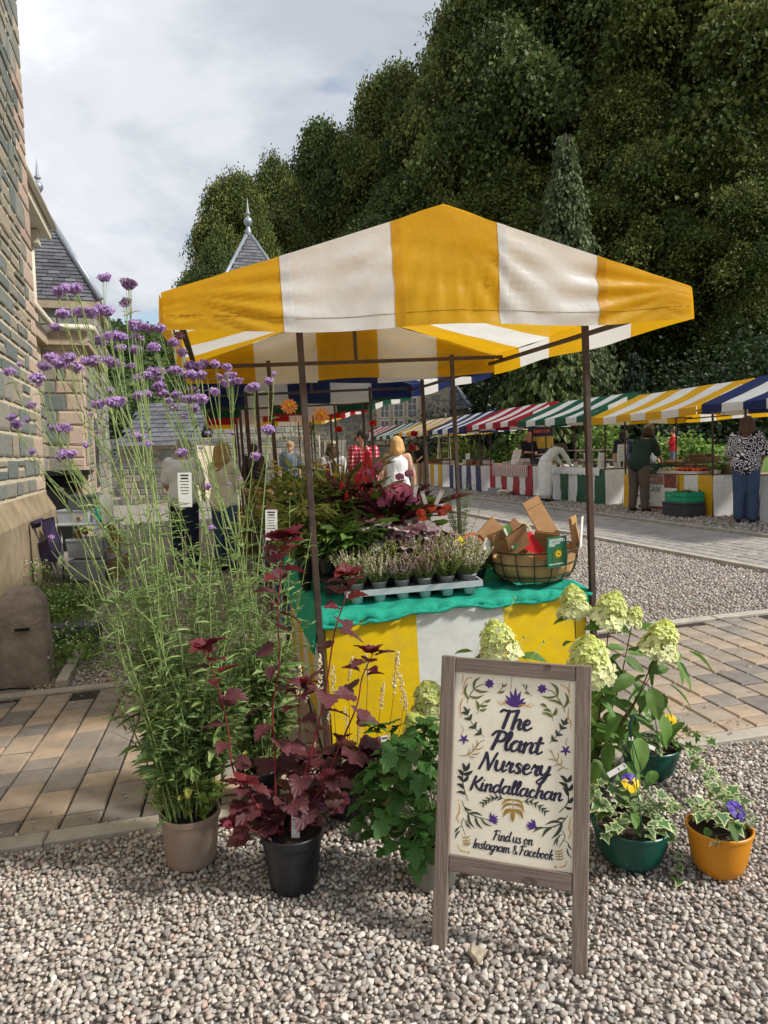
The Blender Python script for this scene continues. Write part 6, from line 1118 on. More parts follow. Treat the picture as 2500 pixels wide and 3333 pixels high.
# goldenrod / yarrow, low green, grass
t, top = cplant('potted_goldenrod', 'feathery yellow goldenrod left of the front post', 965, 1.25, .55, .38, LAN_T, .07, ((110, 124, 60), (132, 140, 76), (90, 110, 54)), 260, .9)
YP = np.array([lin(206, 186, 60), lin(184, 166, 56), lin(220, 204, 92)])
for k in range(22): tp_ = AT(random.uniform(880, 1110), random.uniform(1470, 1600), 1.2 + random.uniform(-.2, .2)); V, Fq, c = spike(60, .012, .032, 700 + k, YP); o = npobj('flower_plume', V * [1, 1, 1] + tp_, Fq, m_spk, t, c); b = MB(); b.tube([top, tp_ * .6 + top * .4, tp_], .0014, 3); b.build('stem', m_stemg, t, world=True)
t, top = cplant('potted_broom', 'upright dark green broom with wand like stems by the middle post', 1110, 1.9, .1, .1, LAN_T, .02, GRN1, 20); rr = random.Random(4)
for k in range(46): b = MB(); e = AT(rr.uniform(1010, 1200), rr.uniform(1390, 1460), 1.85); b.tube(spline([top, top * .5 + e * .5 + [0, 0, .02], e], 3), [.0022] * 4 + [.0012] * 3, 3); b.build('twig', M('broom_twig', lin(70, 88, 46), rough=.7) if k == 0 else bpy.data.materials['broom_twig'], t, world=True)
# red cape fuchsia
t, top = cplant('potted_cape_fuchsia', 'cape fuchsia with hanging red trumpet flowers in the middle of the counter', 1180, 1.0, .40, .26, T_HYD, .085, GRN1, 110); m_redf = M('red_trumpet', lin(186, 28, 44), rough=.45, var=.12, trans=.2); tb = MB(); tb.lathe([(.0028, 0), (.0045, -.012), (.0060, -.03), (.0085, -.036)], 7, cap0=True); tme = tb.mesh('trumpet_flower', True); tme.materials.append(m_redf); rr = random.Random(9)
for (px, py, n) in ((1195, 1470, 30), (1165, 1540, 14), (1205, 1590, 16), (1125, 1650, 9), (975, 1680, 9), (1115, 1555, 6)):
    tp_ = AT(px, py, .95); stalks(t, top, [tp_], .002, m_stemr)
    for k in range(n): a = rr.uniform(0, 6.283); q = rr.uniform(0, 1); p = tp_ + np.array([math.cos(a) * (.012 + .035 * q), math.sin(a) * (.012 + .035 * q), .01 - q * .16]); obj('trumpet_flower', tme, None, t, wmat(t).inverted() @ Matrix.Translation(Vector(p)) @ Matrix.Rotation(a, 4, 'Z') @ Matrix.Rotation(rr.uniform(-.1, .5), 4, 'Y') @ Matrix.Scale(rr.uniform(.9, 1.3), 4))
# magenta butterfly bush, plumes, dark flax
t, top = cplant('potted_butterfly_bush', 'butterfly bush with magenta flower cones left of the red trumpets', 1090, 1.35, .36, .34, T_HYD, .075, GRN1, 70)
MG = np.array([lin(176, 40, 112), lin(196, 66, 132), lin(150, 30, 92)]);
for (px, py, s) in ((1068, 1570, 1.5), (1085, 1590, 1.2), (1130, 1575, .9), (1175, 1560, .8), (1165, 1510, .8), (1205, 1560, 1.0), (1222, 1540, .9)): tp_ = AT(px, py, 1.3); V, Fq, c = spike(150, .11, .02, px, MG); npobj('flower_cone', V * s + tp_ - [0, 0, .05], Fq, m_spk, t, c); stalks(t, top, [tp_])
t, top = cplant('potted_fountain_grass', 'buff bottlebrush grass plumes beside the magenta cones', 1110, 1.5, .3, .3, T_STR, .3, ((140, 130, 84), (120, 126, 70)), 50, 1.2); BF = np.array([lin(206, 178, 126), lin(186, 160, 110)])
for (px, py) in ((1095, 1545), (1118, 1540), (1105, 1560), (1210, 1550), (1240, 1600)): tp_ = AT(px, py, 1.45); V, Fq, c = spike(160, .1, .02, px + 3, BF); npobj('plume', V * [1, 1, 1.1] + tp_ - [0, 0, .06], Fq, m_spk, t, c); stalks(t, top, [tp_])
t, top = cplant('potted_flax', 'dark red spiky flax fanning out above the pink hydrangea', 1275, 1.0, .1, .05, T_STR, .42, DRK, 10)
k = 60; a = RNG.uniform(0, 6.283, k); d = np.stack([np.cos(a) * .8, np.sin(a) * .8, RNG.uniform(.3, 1.6, k)], 1); V, Fq = inst(T_STR[0], T_STR[1], frames(d, RNG.uniform(-.4, .4, k), RNG.uniform(.28, .42, k)), np.tile(top, (k, 1))); npobj('sword_leaves', V, Fq, m_fol, t, np.repeat(np.array([lin(*c) for c in DRK])[RNG.integers(0, 3, k)], len(T_STR[1]), 0), smooth=False, kind='stuff')
# pink mophead hydrangea
t, top = cplant('potted_pink_hydrangea', 'pink mophead hydrangea in the middle of the counter', 1320, .95, .36, .2, T_HYD, .095, GRN1, 80); PK = np.array([lin(232, 140, 172), lin(206, 104, 146)])
def mophead(par, c, r, pal, seed, n=170):
    rg = np.random.default_rng(seed); d = rg.normal(size=(n, 3)); d /= np.linalg.norm(d, axis=1, keepdims=True); d[:, 2] = np.abs(d[:, 2]) - .25; d /= np.linalg.norm(d, axis=1, keepdims=True); T = [(0, 0, 0)]; tF = []
    for i in range(4):
        an = i * math.pi / 2; c_, s_ = math.cos(an), math.sin(an); k = len(T)
        for (u_, v_) in ((.3, .42), (.95, .42), (.95, -.42), (.3, -.42)): T.append((u_ * c_ - v_ * s_, u_ * s_ + v_ * c_, .1))
        tF += [(0, k + 1, k), (0, k + 2, k + 1), (0, k + 3, k + 2)]
    xx = np.cross(rg.normal(size=(n, 3)), d); xx /= np.linalg.norm(xx, axis=1, keepdims=True); R = np.stack([xx, np.cross(d, xx), d], 2) * rg.uniform(.012, .018, n)[:, None, None]; V, Fq = inst(T, tF, R, np.asarray(c) + d * r * [1, 1, .8]); npobj('flower_head', V, Fq, m_pflo, par, np.repeat(pal[rg.integers(0, len(pal), n)] * rg.uniform(.7, 1.2, (n, 1)), 12, 0), smooth=False)
mophead(t, AT(1300, 1610, .85), .085, PK, 1); mophead(t, AT(1250, 1640, .9), .05, PK * .7, 2, 80); mophead(t, AT(1335, 1630, .85), .06, PK, 3, 90)
# silver purple coral bells, leafy greens, scabious, geum
t, top = cplant('potted_coral_bells', 'silver and purple crinkled coral bells behind the heathers', 1290, .62, .36, .14, T_HEU, .11, SIL, 60, .1); scatter(t, top + [.0, .1, .02], 40, .44, .12, T_HEU, .12, SIL, .2)
t, top = cplant('potted_hellebore', 'dark green broad leaved plant behind the left heathers', 1145, .6, .36, .16, T_HYD, .12, ((72, 104, 46), (88, 120, 52), (56, 84, 38)), 90, .25)
t, top = cplant('potted_scabious', 'pink scabious with round pincushion heads on thin stalks', 1290, 1.2, .2, .12, LAN_T, .07, GRN1, 60)
for (px, py) in ((1232, 1515), (1331, 1542), (1301, 1553), (1196, 1540)): c = AT(px, py, 1.1); mophead(t, c, .022, np.array([lin(196, 120, 160), lin(214, 150, 182)]), px, 50); stalks(t, top, [c])
t, top = cplant('potted_geum', 'red geum flowers on long stalks in front of the blonde woman', 1345, 1.5, .2, .12, LAN_T, .07, GRN1, 50)
for (px, py) in ((1214, 1378), (1348, 1412), (1342, 1458), (1103, 1398)): c = AT(px, py, 1.4); mophead(t, c, .016, np.array([lin(206, 32, 30), lin(180, 22, 26)]), px, 30); stalks(t, top, [c])
t, top = cplant('potted_penstemon', 'mound of mixed green perennials at the left side of the counter', 1050, .8, .36, .18, LAN_T, .1, ((86, 112, 52), (104, 126, 62)), 240, .8); t, top = cplant('potted_sedum', 'buff green sedum heads behind the pink hydrangea', 1330, 1.3, .22, .12, T_HYD, .06, ((150, 148, 96), (128, 132, 80)), 60)
# leafy fillers
for px, yl, w_, h_, T, sz_, pal, n, lb in ((1200, .80, .34, .14, T_HYD, .07, GRN1, 130, 'dense green leafy plant under the red trumpet flowers'), (1060, .62, .30, .14, LAN_T, .09, GRN1, 200, 'narrow leaved green plant beside the coffee cup'), (1360, .72, .30, .10, T_HYD, .05, ((96, 122, 58), (118, 140, 72)), 170, 'small leaved green plant under the pink hydrangea'), (1120, 1.15, .5, .28, T_HEU, .08, DRK, 150, 'dark burgundy leaved plant at the heart of the display'), (1010, 1.05, .44, .30, T_HYD, .065, ((110, 124, 58), (92, 110, 52)), 180, 'tall leafy plant below the dahlias'), (1240, 1.15, .4, .22, T_HYD, .06, ((88, 40, 46), (80, 100, 50), (100, 50, 54)), 170, 'bronze leaved plant behind the pink hydrangea'), (1420, .62, .26, .12, LAN_T, .06, ((112, 130, 66), (130, 146, 84)), 200, 'fine leaved green plant behind the fourth heather'), (900, 1.5, .5, .34, T_HYD, .07, ((128, 140, 66), (146, 154, 78)), 170, 'olive leafy shrub at the left end of the counter'), (985, .75, .34, .28, LAN_T, .10, ((140, 152, 80), (158, 164, 92)), 260, 'tall olive grassy plant right behind the front post'), (1085, .95, .4, .22, LAN_T, .09, ((110, 130, 62), (96, 116, 56)), 240, 'narrow leaved tall plant between the dahlia and the red trumpets')): cplant('leafy_plant', lb, px, yl, w_, h_, T, sz_, pal, n, .3)
# lavender and rosemary sprigs
t, top = cplant('potted_willowherb', 'slender grey green sprigs rising right of the paper wraps', 1500, .95, .1, .1, LAN_T, .03, GRN1, 30); rr = random.Random(12)
for k in range(20):
    e = AT(rr.uniform(1440, 1565), rr.uniform(1560, 1660), .95); Q = spline([top, top * .5 + e * .5, e], 6); b = MB(); b.tube(Q, .0012, 3); b.build('stem', m_stemg, t, world=True); P = np.array([Q[int(u_ * (len(Q) - 1))] for u_ in np.linspace(.2, 1, 26)]); a = np.arange(26) * 2.4; V, Fq = inst(LAN_T[0] * [1.6, 1, 1], LAN_T[1], frames(np.stack([np.cos(a), np.sin(a), np.full(26, .7)], 1), None, np.full(26, .028)), P); npobj('leaves', V, Fq, m_fil, t, np.tile(lin(128, 146, 92), (len(Fq), 1)), smooth=False, kind='stuff')
# paper-wrapped begonias
t, top = cplant('wrapped_begonia', 'orange begonia wrapped in crumpled brown paper behind the coral bells', 1410, .85, .2, .1, T_HYD, .05, GRN1, 24); base = top - SUPZ * .07
for k in range(6):
    a0 = k * 1.05
    def fn(a, c): an = a0 + a * 1.3; r = .05 + .06 * c + .012 * math.sin(an * 5 + k + c * 4); return (base[0] + r * math.cos(an), base[1] + r * math.sin(an), base[2] + c * (.17 + .05 * math.sin(an * 3 + k)))
    MB().grid(fn, 6, 5).build('paper_wrap', M('pale_wrap', lin(206, 168, 130), rough=.8, var=.08, trans=.2) if k == 0 else bpy.data.materials['pale_wrap'], t, world=True)
for (px, py) in ((1405, 1655), (1440, 1670), (1375, 1690), (1455, 1655), (1370, 1670)): mophead(t, AT(px, py, .74), .022, np.array([lin(238, 120, 84), lin(226, 96, 60)]), px, 40)
for (px, py, tx) in ((1415, 1620, .5), (1345, 1605, .2), (1390, 1625, -.3)): plant_tag(t, AT(px, py, .8) - [0, 0, .05], (tx, 0, 1), .022, .10, (0, -1, .2), 1)
# pansy baskets with ribbon handles
m_hnd = [M('ribbon_' + n, lin(*c), rough=.6, var=.05) for n, c in (('orange', (206, 110, 56)), ('mauve', (176, 124, 140)), ('olive', (160, 164, 96)), ('cream', (204, 190, 160)))]; PALS = [(PT_P, PT_P), (PT_Y, PT_Y), (PT_Y, PT_P)]; m_pr, m_pw = M('crimson_petal', lin(176, 20, 62), rough=.5, trans=.2, var=.1), M('white_petal', lin(232, 226, 236), rough=.5, trans=.2, var=.08); PT_R, PT_W = petal_mesh('petal', m_pr, .62), petal_mesh('petal', m_pw, .62); rr = random.Random(21)
for i, (px, yl, hm, lb, fl) in enumerate(((1530, .55, 0, 'pansy basket with orange handle in front of the pansies', (PT_W, PT_P)), (1470, .62, 1, 'pansy basket with mauve handle behind the right heathers', (PT_Y, PT_P)), (1600, .95, 0, 'white and purple pansy basket with orange handle at the back', (PT_W, PT_P)), (1640, .75, 2, 'red pansy basket with olive handle behind the wire basket', (PT_R, PT_R)), (1240, .5, 2, 'yellow pansy basket with olive handle behind the heathers', (PT_Y, PT_Y)), (1690, .9, 3, 'yellow and crimson pansy basket with cream handle by the paper bags', (PT_Y, PT_R)))):
    t, top = cplant('pansy_basket', lb, px, yl, .2, .07, T_HYD, .045, ((92, 124, 54), (110, 140, 66)), 90, .5, .075, m_trayg if i % 2 else m_blackp); b = MB(); A = [top + np.array([.10 * math.cos(u_), .03 * math.cos(u_), -.02 + .20 * math.sin(u_)]) for u_ in np.linspace(0, math.pi, 18)]
    for k in range(17): b.bar(A[k], A[k + 1] + (A[k + 1] - A[k]) * .1, .003, .016, up=(A[k] + A[k + 1]) / 2 - top + np.array([0, 0, .001]))
    b.build('handle', m_hnd[hm], t, world=True)
    for k in range(9): a = rr.uniform(0, 6.283); q = rr.uniform(0, .085); pansy(t, top + np.array([math.cos(a) * q, math.sin(a) * q - .01, rr.uniform(.05, .095)]), (rr.uniform(-.5, .5), -.8, rr.uniform(.2, .9)), rr.uniform(.02, .027), fl[k % 2], fl[(k + i) % 2])
ty = AT(1495, 1765, .42); o = MB().box((0, 0, 0), (.05, .002, .045)).build('price_tag', M('yellow_card', lin(236, 226, 40), rough=.6, var=.03)); o.matrix_basis = Matrix.Translation(Vector(ty)) @ Matrix.Rotation(.15, 4, 'Z') @ Matrix.Rotation(-.6, 4, 'Y'); tag(o, 'small yellow price tag hanging on the orange basket handle', 'price tag'); MB().box((0, -.0014, .006), (.03, .0005, .004)).build('handwriting', m_ink, o); MB().box((0.004, -.0014, -.008), (.022, .0005, .004)).build('handwriting', m_ink, o)
m_dark = M('dark_interior', lin(26, 26, 26), rough=1, var=.1)
# ------------------------------------------------------------------ things along the left building
m_steel = M('grey_tube', lin(120, 122, 126), rough=.35, metal=.6, var=.08); m_tabletop = M('grey_table_top', lin(176, 178, 178), rough=.5, var=.05); m_clear = M('clear_plastic', lin(206, 212, 218), rough=.25, var=.03, trans=.4, spec=.5); m_navyf = M('navy_canvas', lin(58, 48, 78), rough=.85, var=.12, vs=20); m_cardb = M('cardboard', lin(164, 122, 84), rough=.85, var=.1, vs=8)
tf = G(325, 1893); tb0 = G(168, 1897); tx0, tx1, ty = D(178, 1690, tf[1])[0], D(345, 1690, tf[1])[0], tf[1]; tz = tf[2]; th = .74
tbl = thing('folding_table', 'grey folding table against the stone wall at the left', 'table', ((tx0 + tx1) / 2, ty, tz)); MB().box(((tx0 + tx1) / 2, ty + .3, tz + th - .015), (tx1 - tx0, .62, .03)).build('table_top', m_tabletop, tbl, world=True, bevel=.006)
for x in (tx0 + .05, tx1 - .05):
    for y in (ty + .05, ty + .55): b = MB(); b.tube([(x, y, tz), (x, y, tz + th - .03)], .014, 7); b.build('leg', m_steel, tbl, smooth=True, world=True)
    b = MB(); b.tube([(x, ty + .05, tz + .02), (x, ty + .55, tz + .02)], .012, 6); b.build('foot_bar', m_steel, tbl, smooth=True, world=True)
def plastic_box(name, label, c, w, d, h, mat, lidm=None, content=None, group='storage boxes by the table'):
    t = thing(name, label, 'box', c, group=group); x, y = w / 2, d / 2; k = .93; b = MB(); lo = [(-x * k, -y * k, 0), (x * k, -y * k, 0), (x * k, y * k, 0), (-x * k, y * k, 0)]; hi = [(-x, -y, h), (x, -y, h), (x, y, h), (-x, y, h)]; b.add(lo + hi, [(3, 2, 1, 0), (0, 1, 5, 4), (1, 2, 6, 5), (2, 3, 7, 6), (3, 0, 4, 7)]); b.build('tub', mat, t); b = MB()
    for (p, q) in ((hi[0], hi[1]), (hi[1], hi[2]), (hi[2], hi[3]), (hi[3], hi[0])): b.bar(p, q, .018, .014)
    b.build('rim', mat, t)
    if lidm: MB().box((0, 0, h + .012), (w * 1.03, d * 1.03, .02)).build('lid', lidm, t, bevel=.005)
    if content: b = MB(); rg = random.Random(int(w * 1000)); [b.box((rg.uniform(-x * .7, x * .7), -y * .86 + rg.uniform(0, y * 1.5), rg.uniform(.04, h * .8)), (rg.uniform(.06, .14), .05, .035), rz=rg.uniform(-.5, .5)) for _ in range(16)]; b.build('contents', content, t)['kind'] = 'stuff'
    return t
zt_ = tz + th
plastic_box('plastic_crate', 'clear plastic crate on the left end of the folding table', (tx0 + .2, ty + .2, zt_), .40, .3, .16, m_clear, None, m_cardb); plastic_box('storage_box', 'dark grey storage box behind the clear crate on the table', (tx0 + .22, ty + .42, zt_ + .12), .38, .2, .2, M('dark_grey_plastic', lin(84, 90, 98), rough=.5), M('dark_grey_lid', lin(72, 78, 86), rough=.5)); plastic_box('storage_box', 'clear storage box of pinkish packets on top of another under the table', (tx0 + .34, ty + .2, tz + .30), .46, .34, .22, m_clear, m_clear, M('pinkish_packets', lin(196, 140, 118), rough=.8, var=.1)); plastic_box('storage_box', 'clear storage box of bits and bobs on the ground under the table', (tx0 + .36, ty + .2, tz + .01), .46, .34, .24, m_clear, m_clear, m_cardb)
t = thing('insulated_tumbler', 'turquoise insulated tumbler standing on the folding table', 'tumbler', (tx0 + .50, ty + .14, zt_)); b = MB(); b.lathe([(.032, 0), (.036, .06), (.045, .13), (.046, .20)], 18, cap1=True); b.build('body', M('turquoise_paint', lin(38, 178, 166), rough=.4, var=.04), t, smooth=True); b = MB(); b.lathe([(.047, .198), (.047, .215), (.03, .22)], 18, cap1=True); b.build('lid', M('lime_lid', lin(190, 206, 60), rough=.5), t, smooth=True); b = MB(); b.tube([(.045, 0, .18), (.075, 0, .2), (.07, 0, .26), (-.05, 0, .27), (-.046, 0, .22)], .006, 6); b.build('handle', bpy.data.materials['lime_lid'], t, smooth=True)
t = thing('spotted_mug', 'white mug with black spots on the folding table', 'mug', (tx0 + .63, ty + .16, zt_)); b = MB(); b.lathe([(.04, 0), (.042, .12), (.038, .12)], 16); b.build('body', m_white, t, smooth=True); b = MB(); [b.sphere((.0425 * math.cos(a), .0425 * math.sin(a), z), (.008, .008, .008), 6) for z in (.03, .06, .09) for a in np.arange(z * 20, 6.2 + z * 20, .63)]; b.build('spots', m_ink, t)['kind'] = 'stuff'
t = thing('cardboard_box', 'open cardboard box under the folding table', 'box', (tx1 - .22, ty + .38, tz + .30)); b = MB(); b.box((0, 0, .11), (.32, .28, .22)); b.build('body', m_cardb, t); [MB().bar((s * .16, -.14, .22), (s * .28, -.16, .30), .28, .005, up=(0, 1, 0)).build('flap', m_cardb, t) for s in (-1, 1)]
t = thing('wooden_crate', 'pale wooden slatted crate at the right end under the table', 'crate', (tx1 - .10, ty + .3, tz + .01))
for z in (.05, .14, .23): MB().box((0, -.2, z), (.34, .012, .07)).build('slat', m_board, t); MB().box((.17, 0, z), (.012, .4, .07)).build('slat', m_board, t)
for (x, y) in ((-.16, -.19), (.16, -.19), (.16, .19)): MB().box((x, y, .14), (.03, .03, .28)).build('corner_post', m_board, t)
o = MB().box((0, 0, 0), (.16, .006, .36)).build('white_board', m_white); o.matrix_basis = Matrix.Translation((tx1 - .02, ty + .1, zt_ + .17)) @ Matrix.Rotation(.12, 4, 'X'); tag(o, 'white board leaning at the right end of the folding table', 'board')
# folded camp chair
ch0 = G(240, 1925); chd = ch0[1]; t = thing('camp_chair', 'folded purple camp chair with grey piping leaning on the wall', 'chair', tuple(ch0)); Z7 = lambda zx, zy, dd=0: D(80 + zx * .3165, 1550 + zy * .3165, chd + dd)
for (a, c) in (((200, 715), (510, 1160)), ((345, 720), (495, 1150)), ((260, 890), (380, 1130)), ((300, 890), (410, 1110)), ((95, 530), (170, 700)), ((270, 930), (290, 1095))): b = MB(); b.tube([Z7(*a, .05), Z7(*c)], .011, 7); b.build('tube_leg', m_steel, t, smooth=True, world=True)
def cloth(pts, th=.03, dd=0.): n = len(pts); P = [Z7(*p, dd) for p in pts]; Q = [Z7(*p, dd + th) for p in pts]; c0 = sum(P) / n - [0, .05, 0]; c1 = sum(Q) / n; b = MB(); b.add(P + Q + [c0, c1], [(2 * n, i, (i + 1) % n) for i in range(n)] + [(2 * n + 1, n + (i + 1) % n, n + i) for i in range(n)] + [(i, n + i, n + (i + 1) % n, (i + 1) % n) for i in range(n)]); b.build('fabric', m_navyf, t, smooth=False, world=True); b = MB(); b.tube([p - [0, .004, 0] for p in P + [P[0]]], .006, 5); b.build('piping', m_steel, t, smooth=True, world=True)
cloth([(170, 455), (305, 415), (330, 560), (380, 690), (375, 760), (330, 890), (265, 885), (160, 875), (135, 690), (250, 640), (190, 560)], .05); cloth([(55, 480), (190, 425), (205, 450), (160, 520), (85, 540)], .05, .04)
# stone bollard, weeds, tool box, edging
m_boll = M('weathered_block', lin(150, 138, 126), rough=.95, var=.22, vs=7, bump=1.6, bs=22, dirt=lin(96, 86, 76), dscale=5, damt=.7)
bp = G(60, 2235) + [-.02, .16, 0]; t = thing('stone_bollard', 'weathered square stone bollard with chamfered top at the left edge', 'bollard', tuple(bp), rz=GRID); b = MB(); w0, w1 = .172, .145; V = []
for (w_, z) in ((w0, 0), (w1, .56), (w1 * .62, .66)): V += [(-w_, -w_, z), (w_, -w_, z), (w_, w_, z), (-w_, w_, z)]
b.add(V, [(0, 1, 5, 4), (1, 2, 6, 5), (2, 3, 7, 6), (3, 0, 4, 7), (4, 5, 9, 8), (5, 6, 10, 9), (6, 7, 11, 10), (7, 4, 8, 11), (8, 9, 10, 11)]); b.build('block', m_boll, t, bevel=.015); MB().box((.02, -.178, .40), (.09, .03, .014)).build('slot', m_dark, t)
tbx = G(215, 2108); t = thing('tool_case', 'flat black plastic tool case lying by the gravel edging', 'tool case', tuple(tbx + [0, .12, .0]), rz=.12); MB().box((0, 0, .075), (.44, .22, .14)).build('case', M('matt_black_plastic', lin(62, 64, 68), rough=.6, var=.1), t, bevel=.015); MB().box((0, 0, .15), (.40, .18, .02)).build('lid', bpy.data.materials['matt_black_plastic'], t, bevel=.006)
for x in (-.12, .12, .2): MB().box((x, -.112, .10), (.04, .012, .05)).build('latch', bpy.data.materials['matt_black_plastic'], t)
def weeds(P0, P1, label, n, h, seed):
    r = np.random.default_rng(seed); t = thing('weeds', label, 'weeds', tuple(P0), group='weeds at the foot of the wall'); P = P0 + np.outer(r.uniform(0, 1, n), P1 - P0) + np.stack([r.normal(0, .22, n), r.normal(0, .25, n), r.uniform(0, 1, n) ** 1.5 * h], 1); d = r.normal(0, .6, (n, 3)) + [0, 0, .8]; V, Fq = inst(LAN_T[0] * [2.4, 1, 1], LAN_T[1], frames(d, r.uniform(-1, 1, n), r.uniform(.02, .05, n)), P); pal = np.array([lin(112, 150, 54), lin(96, 134, 50), lin(134, 164, 74), lin(84, 118, 48)]); npobj('foliage', V, Fq, m_fil, t, np.repeat(pal[r.integers(0, 4, n)], len(LAN_T[1]), 0), smooth=False, kind='stuff'); P = P[P[:, 2] > P0[2] + h * .6][:60]; V, Fq = inst(IC1[0], IC1[1], np.eye(3)[None] * np.full((len(P), 1, 1), .008), P + [0, 0, .03]); npobj('blossom', V, Fq, m_white, t, kind='stuff')
weeds(G(150, 1985), G(250, 1985), 'bright green weeds in front of the camp chair', 2600, .22, 1); weeds(G(170, 2160), G(250, 2140), 'green weeds beside the black tool case', 1300, .2, 2); weeds(G(120, 2020), G(200, 2060), 'green weeds beside the stone bollard', 1500, .24, 3); weeds(G(90, 1950), G(140, 1900), 'tall weeds at the plinth', 700, .4, 4)
ed = thing('edging_strip', 'pale concrete edging strip along the gravel at the left', 'edging', tuple(G(200, 2240))); E0, E1 = G(200, 2235), G(372, 1925)
for k in range(8): a, c = E0 + (E1 - E0) * (k / 8), E0 + (E1 - E0) * ((k + .97) / 8); MB().bar(a + [0, 0, .012], c + [0, 0, .012], .075, .06).build('edging_stone', m_kerb, ed, world=True)
m_dirt = M('bare_earth', lin(120, 102, 80), rough=1, var=.25, vs=8, bump=.8, bs=50); q = [G(*p) + [0, 0, .003] for p in ((0, 2240), (195, 2240), (372, 1925), (430, 1840), (170, 1850), (0, 1900))]; o = MB().add(q, [(0, 1, 2, 3, 4, 5)]).build('earth_strip', m_dirt); tag(o, 'bare earth strip between the edging and the wall', None, kind='structure')
# boxes and a pale table behind the left stalls
for i, (px, py, w, h, c, lb) in enumerate(((800, 1800, .5, .5, (166, 126, 92), 'brown cardboard box stack beside the woman in the cream top'), (770, 1690, .45, .3, (190, 150, 110), 'pale cardboard box beyond the woman in the cream top'))):
    p = G(px, py); t = thing('cardboard_box', lb, 'box', tuple(p), rz=.2); MB().box((0, 0, h / 2), (w, w * .8, h)).build('body', m_cardb, t); MB().box((0, 0, h + .002), (w * .98, .05, .004)).build('tape', m_board, t)
# ------------------------------------------------------------------ lawn bank, trees, hill
m_grass = M('grass', lin(88, 116, 44), rough=.95, var=.3, vs=1.2, bump=.8, bs=30, dirt=lin(120, 128, 60), dscale=.6, damt=.5)
def lawn():
    us = np.concatenate([[12.2, 12.25], np.linspace(12.6, 70, 40)]); vsx = np.linspace(-10, 90, 60); V = []; n = len(us)
    for v in vsx:
        for u in us: p = GU * u + GV * v; V.append((p[0], p[1], bankz(u) + .05 * math.sin(u * 1.3 + v * .8)))
    Fq = [(j * n + i, j * n + i + 1, (j + 1) * n + i + 1, (j + 1) * n + i) for j in range(len(vsx) - 1) for i in range(n - 1)]
    o = npobj('lawn', np.array(V), np.array(Fq), m_grass); tag(o, 'green grass bank behind the right row of stalls', None, kind='structure')
    k = 26000; u = RNG.uniform(12.4, 24, k); v = RNG.uniform(6, 40, k); P = np.outer(u, GU) + np.outer(v, GV); P[:, 2] = [bankz(a) for a in u]; d = np.stack([RNG.normal(0, .4, k), RNG.normal(0, .4, k), np.ones(k)], 1)
    V, Fq = inst([(-.06, 0, 0), (.06, 0, 0), (.0, 1, .15)], [(0, 1, 2)], frames(d, RNG.uniform(0, 6, k), RNG.uniform(.05, .14, k)), P); pal = np.array([lin(92, 122, 44), lin(112, 134, 56), lin(74, 104, 40), lin(136, 146, 80)])
    o = npobj('grass', V, Fq, m_leafy, None, pal[RNG.integers(0, 4, k)], smooth=False); tag(o, 'short grass on the bank behind the stalls', None, kind='stuff')
m_leafy = M('leaf_mass', (1, 1, 1), rough=.6, var=.1, vs=2, attr=True, trans=.28, spec=.3)
lawn()
DIA = np.array([(0, 0, 0), (.42, .5, .10), (0, 1, -.05), (-.42, .5, .10)]); DIF = np.array([(0, 1, 2), (0, 2, 3)])
def crown_cards(C_, size, per, flat, spread, pal, seed, droop=.5, outward=None):
    """leaf-sized cards scattered in flattened, drooping pads around the points C_"""
    r = np.random.default_rng(seed); n = len(C_) * per; c = np.repeat(C_, per, 0); o = r.normal(0, 1, (n, 3)) * [spread, spread, spread * flat]
    rad = np.linalg.norm(o[:, :2], axis=1); o[:, 2] -= droop * rad ** 2 / (spread * 2); P = c + o; d = o * [1, 1, .3] + r.normal(0, spread * .5, (n, 3)); d[:, 2] -= spread * .45
    V, Fq = inst(DIA, DIF, frames(d, r.normal(0, .8, n), r.uniform(.6, 1.3, n) * size), P); pc = np.repeat(pal[r.integers(0, len(pal), len(C_))] * r.uniform(.62, 1.35, (len(C_), 1)), per, 0) * r.uniform(.75, 1.25, (n, 1)); return V, Fq, np.repeat(pc, 2, 0)
def broad_pts(Hh, R_, base, n, seed, lobes=34):
    r = np.random.default_rng(seed); L = []
    for i in range(lobes): a = i * 2.4 + r.uniform(0, 1); t = (i + .5) / lobes; z = base + (Hh - base) * (.12 + .78 * t); q = R_ * .62 * math.sin(math.pi * min(1, .28 + .72 * t)) ** .7; q *= r.uniform(.75, 1.3); L.append((math.cos(a) * q, math.sin(a) * q, z + r.uniform(-.6, .6), R_ * r.uniform(.2, .36)))
    L.append((0, 0, base + (Hh - base) * .6, R_ * .55)); L.append((0, 0, Hh - R_ * .38, R_ * .38)); L = np.array(L); k = r.integers(0, len(L), n); d = r.normal(size=(n, 3)); d /= np.linalg.norm(d, axis=1, keepdims=True); d[:, 2] = np.where(d[:, 2] < -.3, -d[:, 2], d[:, 2]); return L[k, :3] + d * (L[k, 3] * r.uniform(.72, 1.06, n))[:, None] * [1, 1, .85], L
m_bark = M('bark', lin(74, 62, 50), rough=.95, var=.3, vs=3, bump=.8, bs=20)
PALT = [np.array([lin(*c) for c in L]) for L in (((88, 102, 46), (106, 116, 54), (72, 86, 42), (124, 128, 64)), ((78, 98, 50), (96, 112, 58), (66, 82, 44), (114, 124, 66)), ((92, 104, 66), (106, 116, 74), (80, 92, 58)), ((50, 66, 52), (60, 78, 60), (42, 56, 46)))]
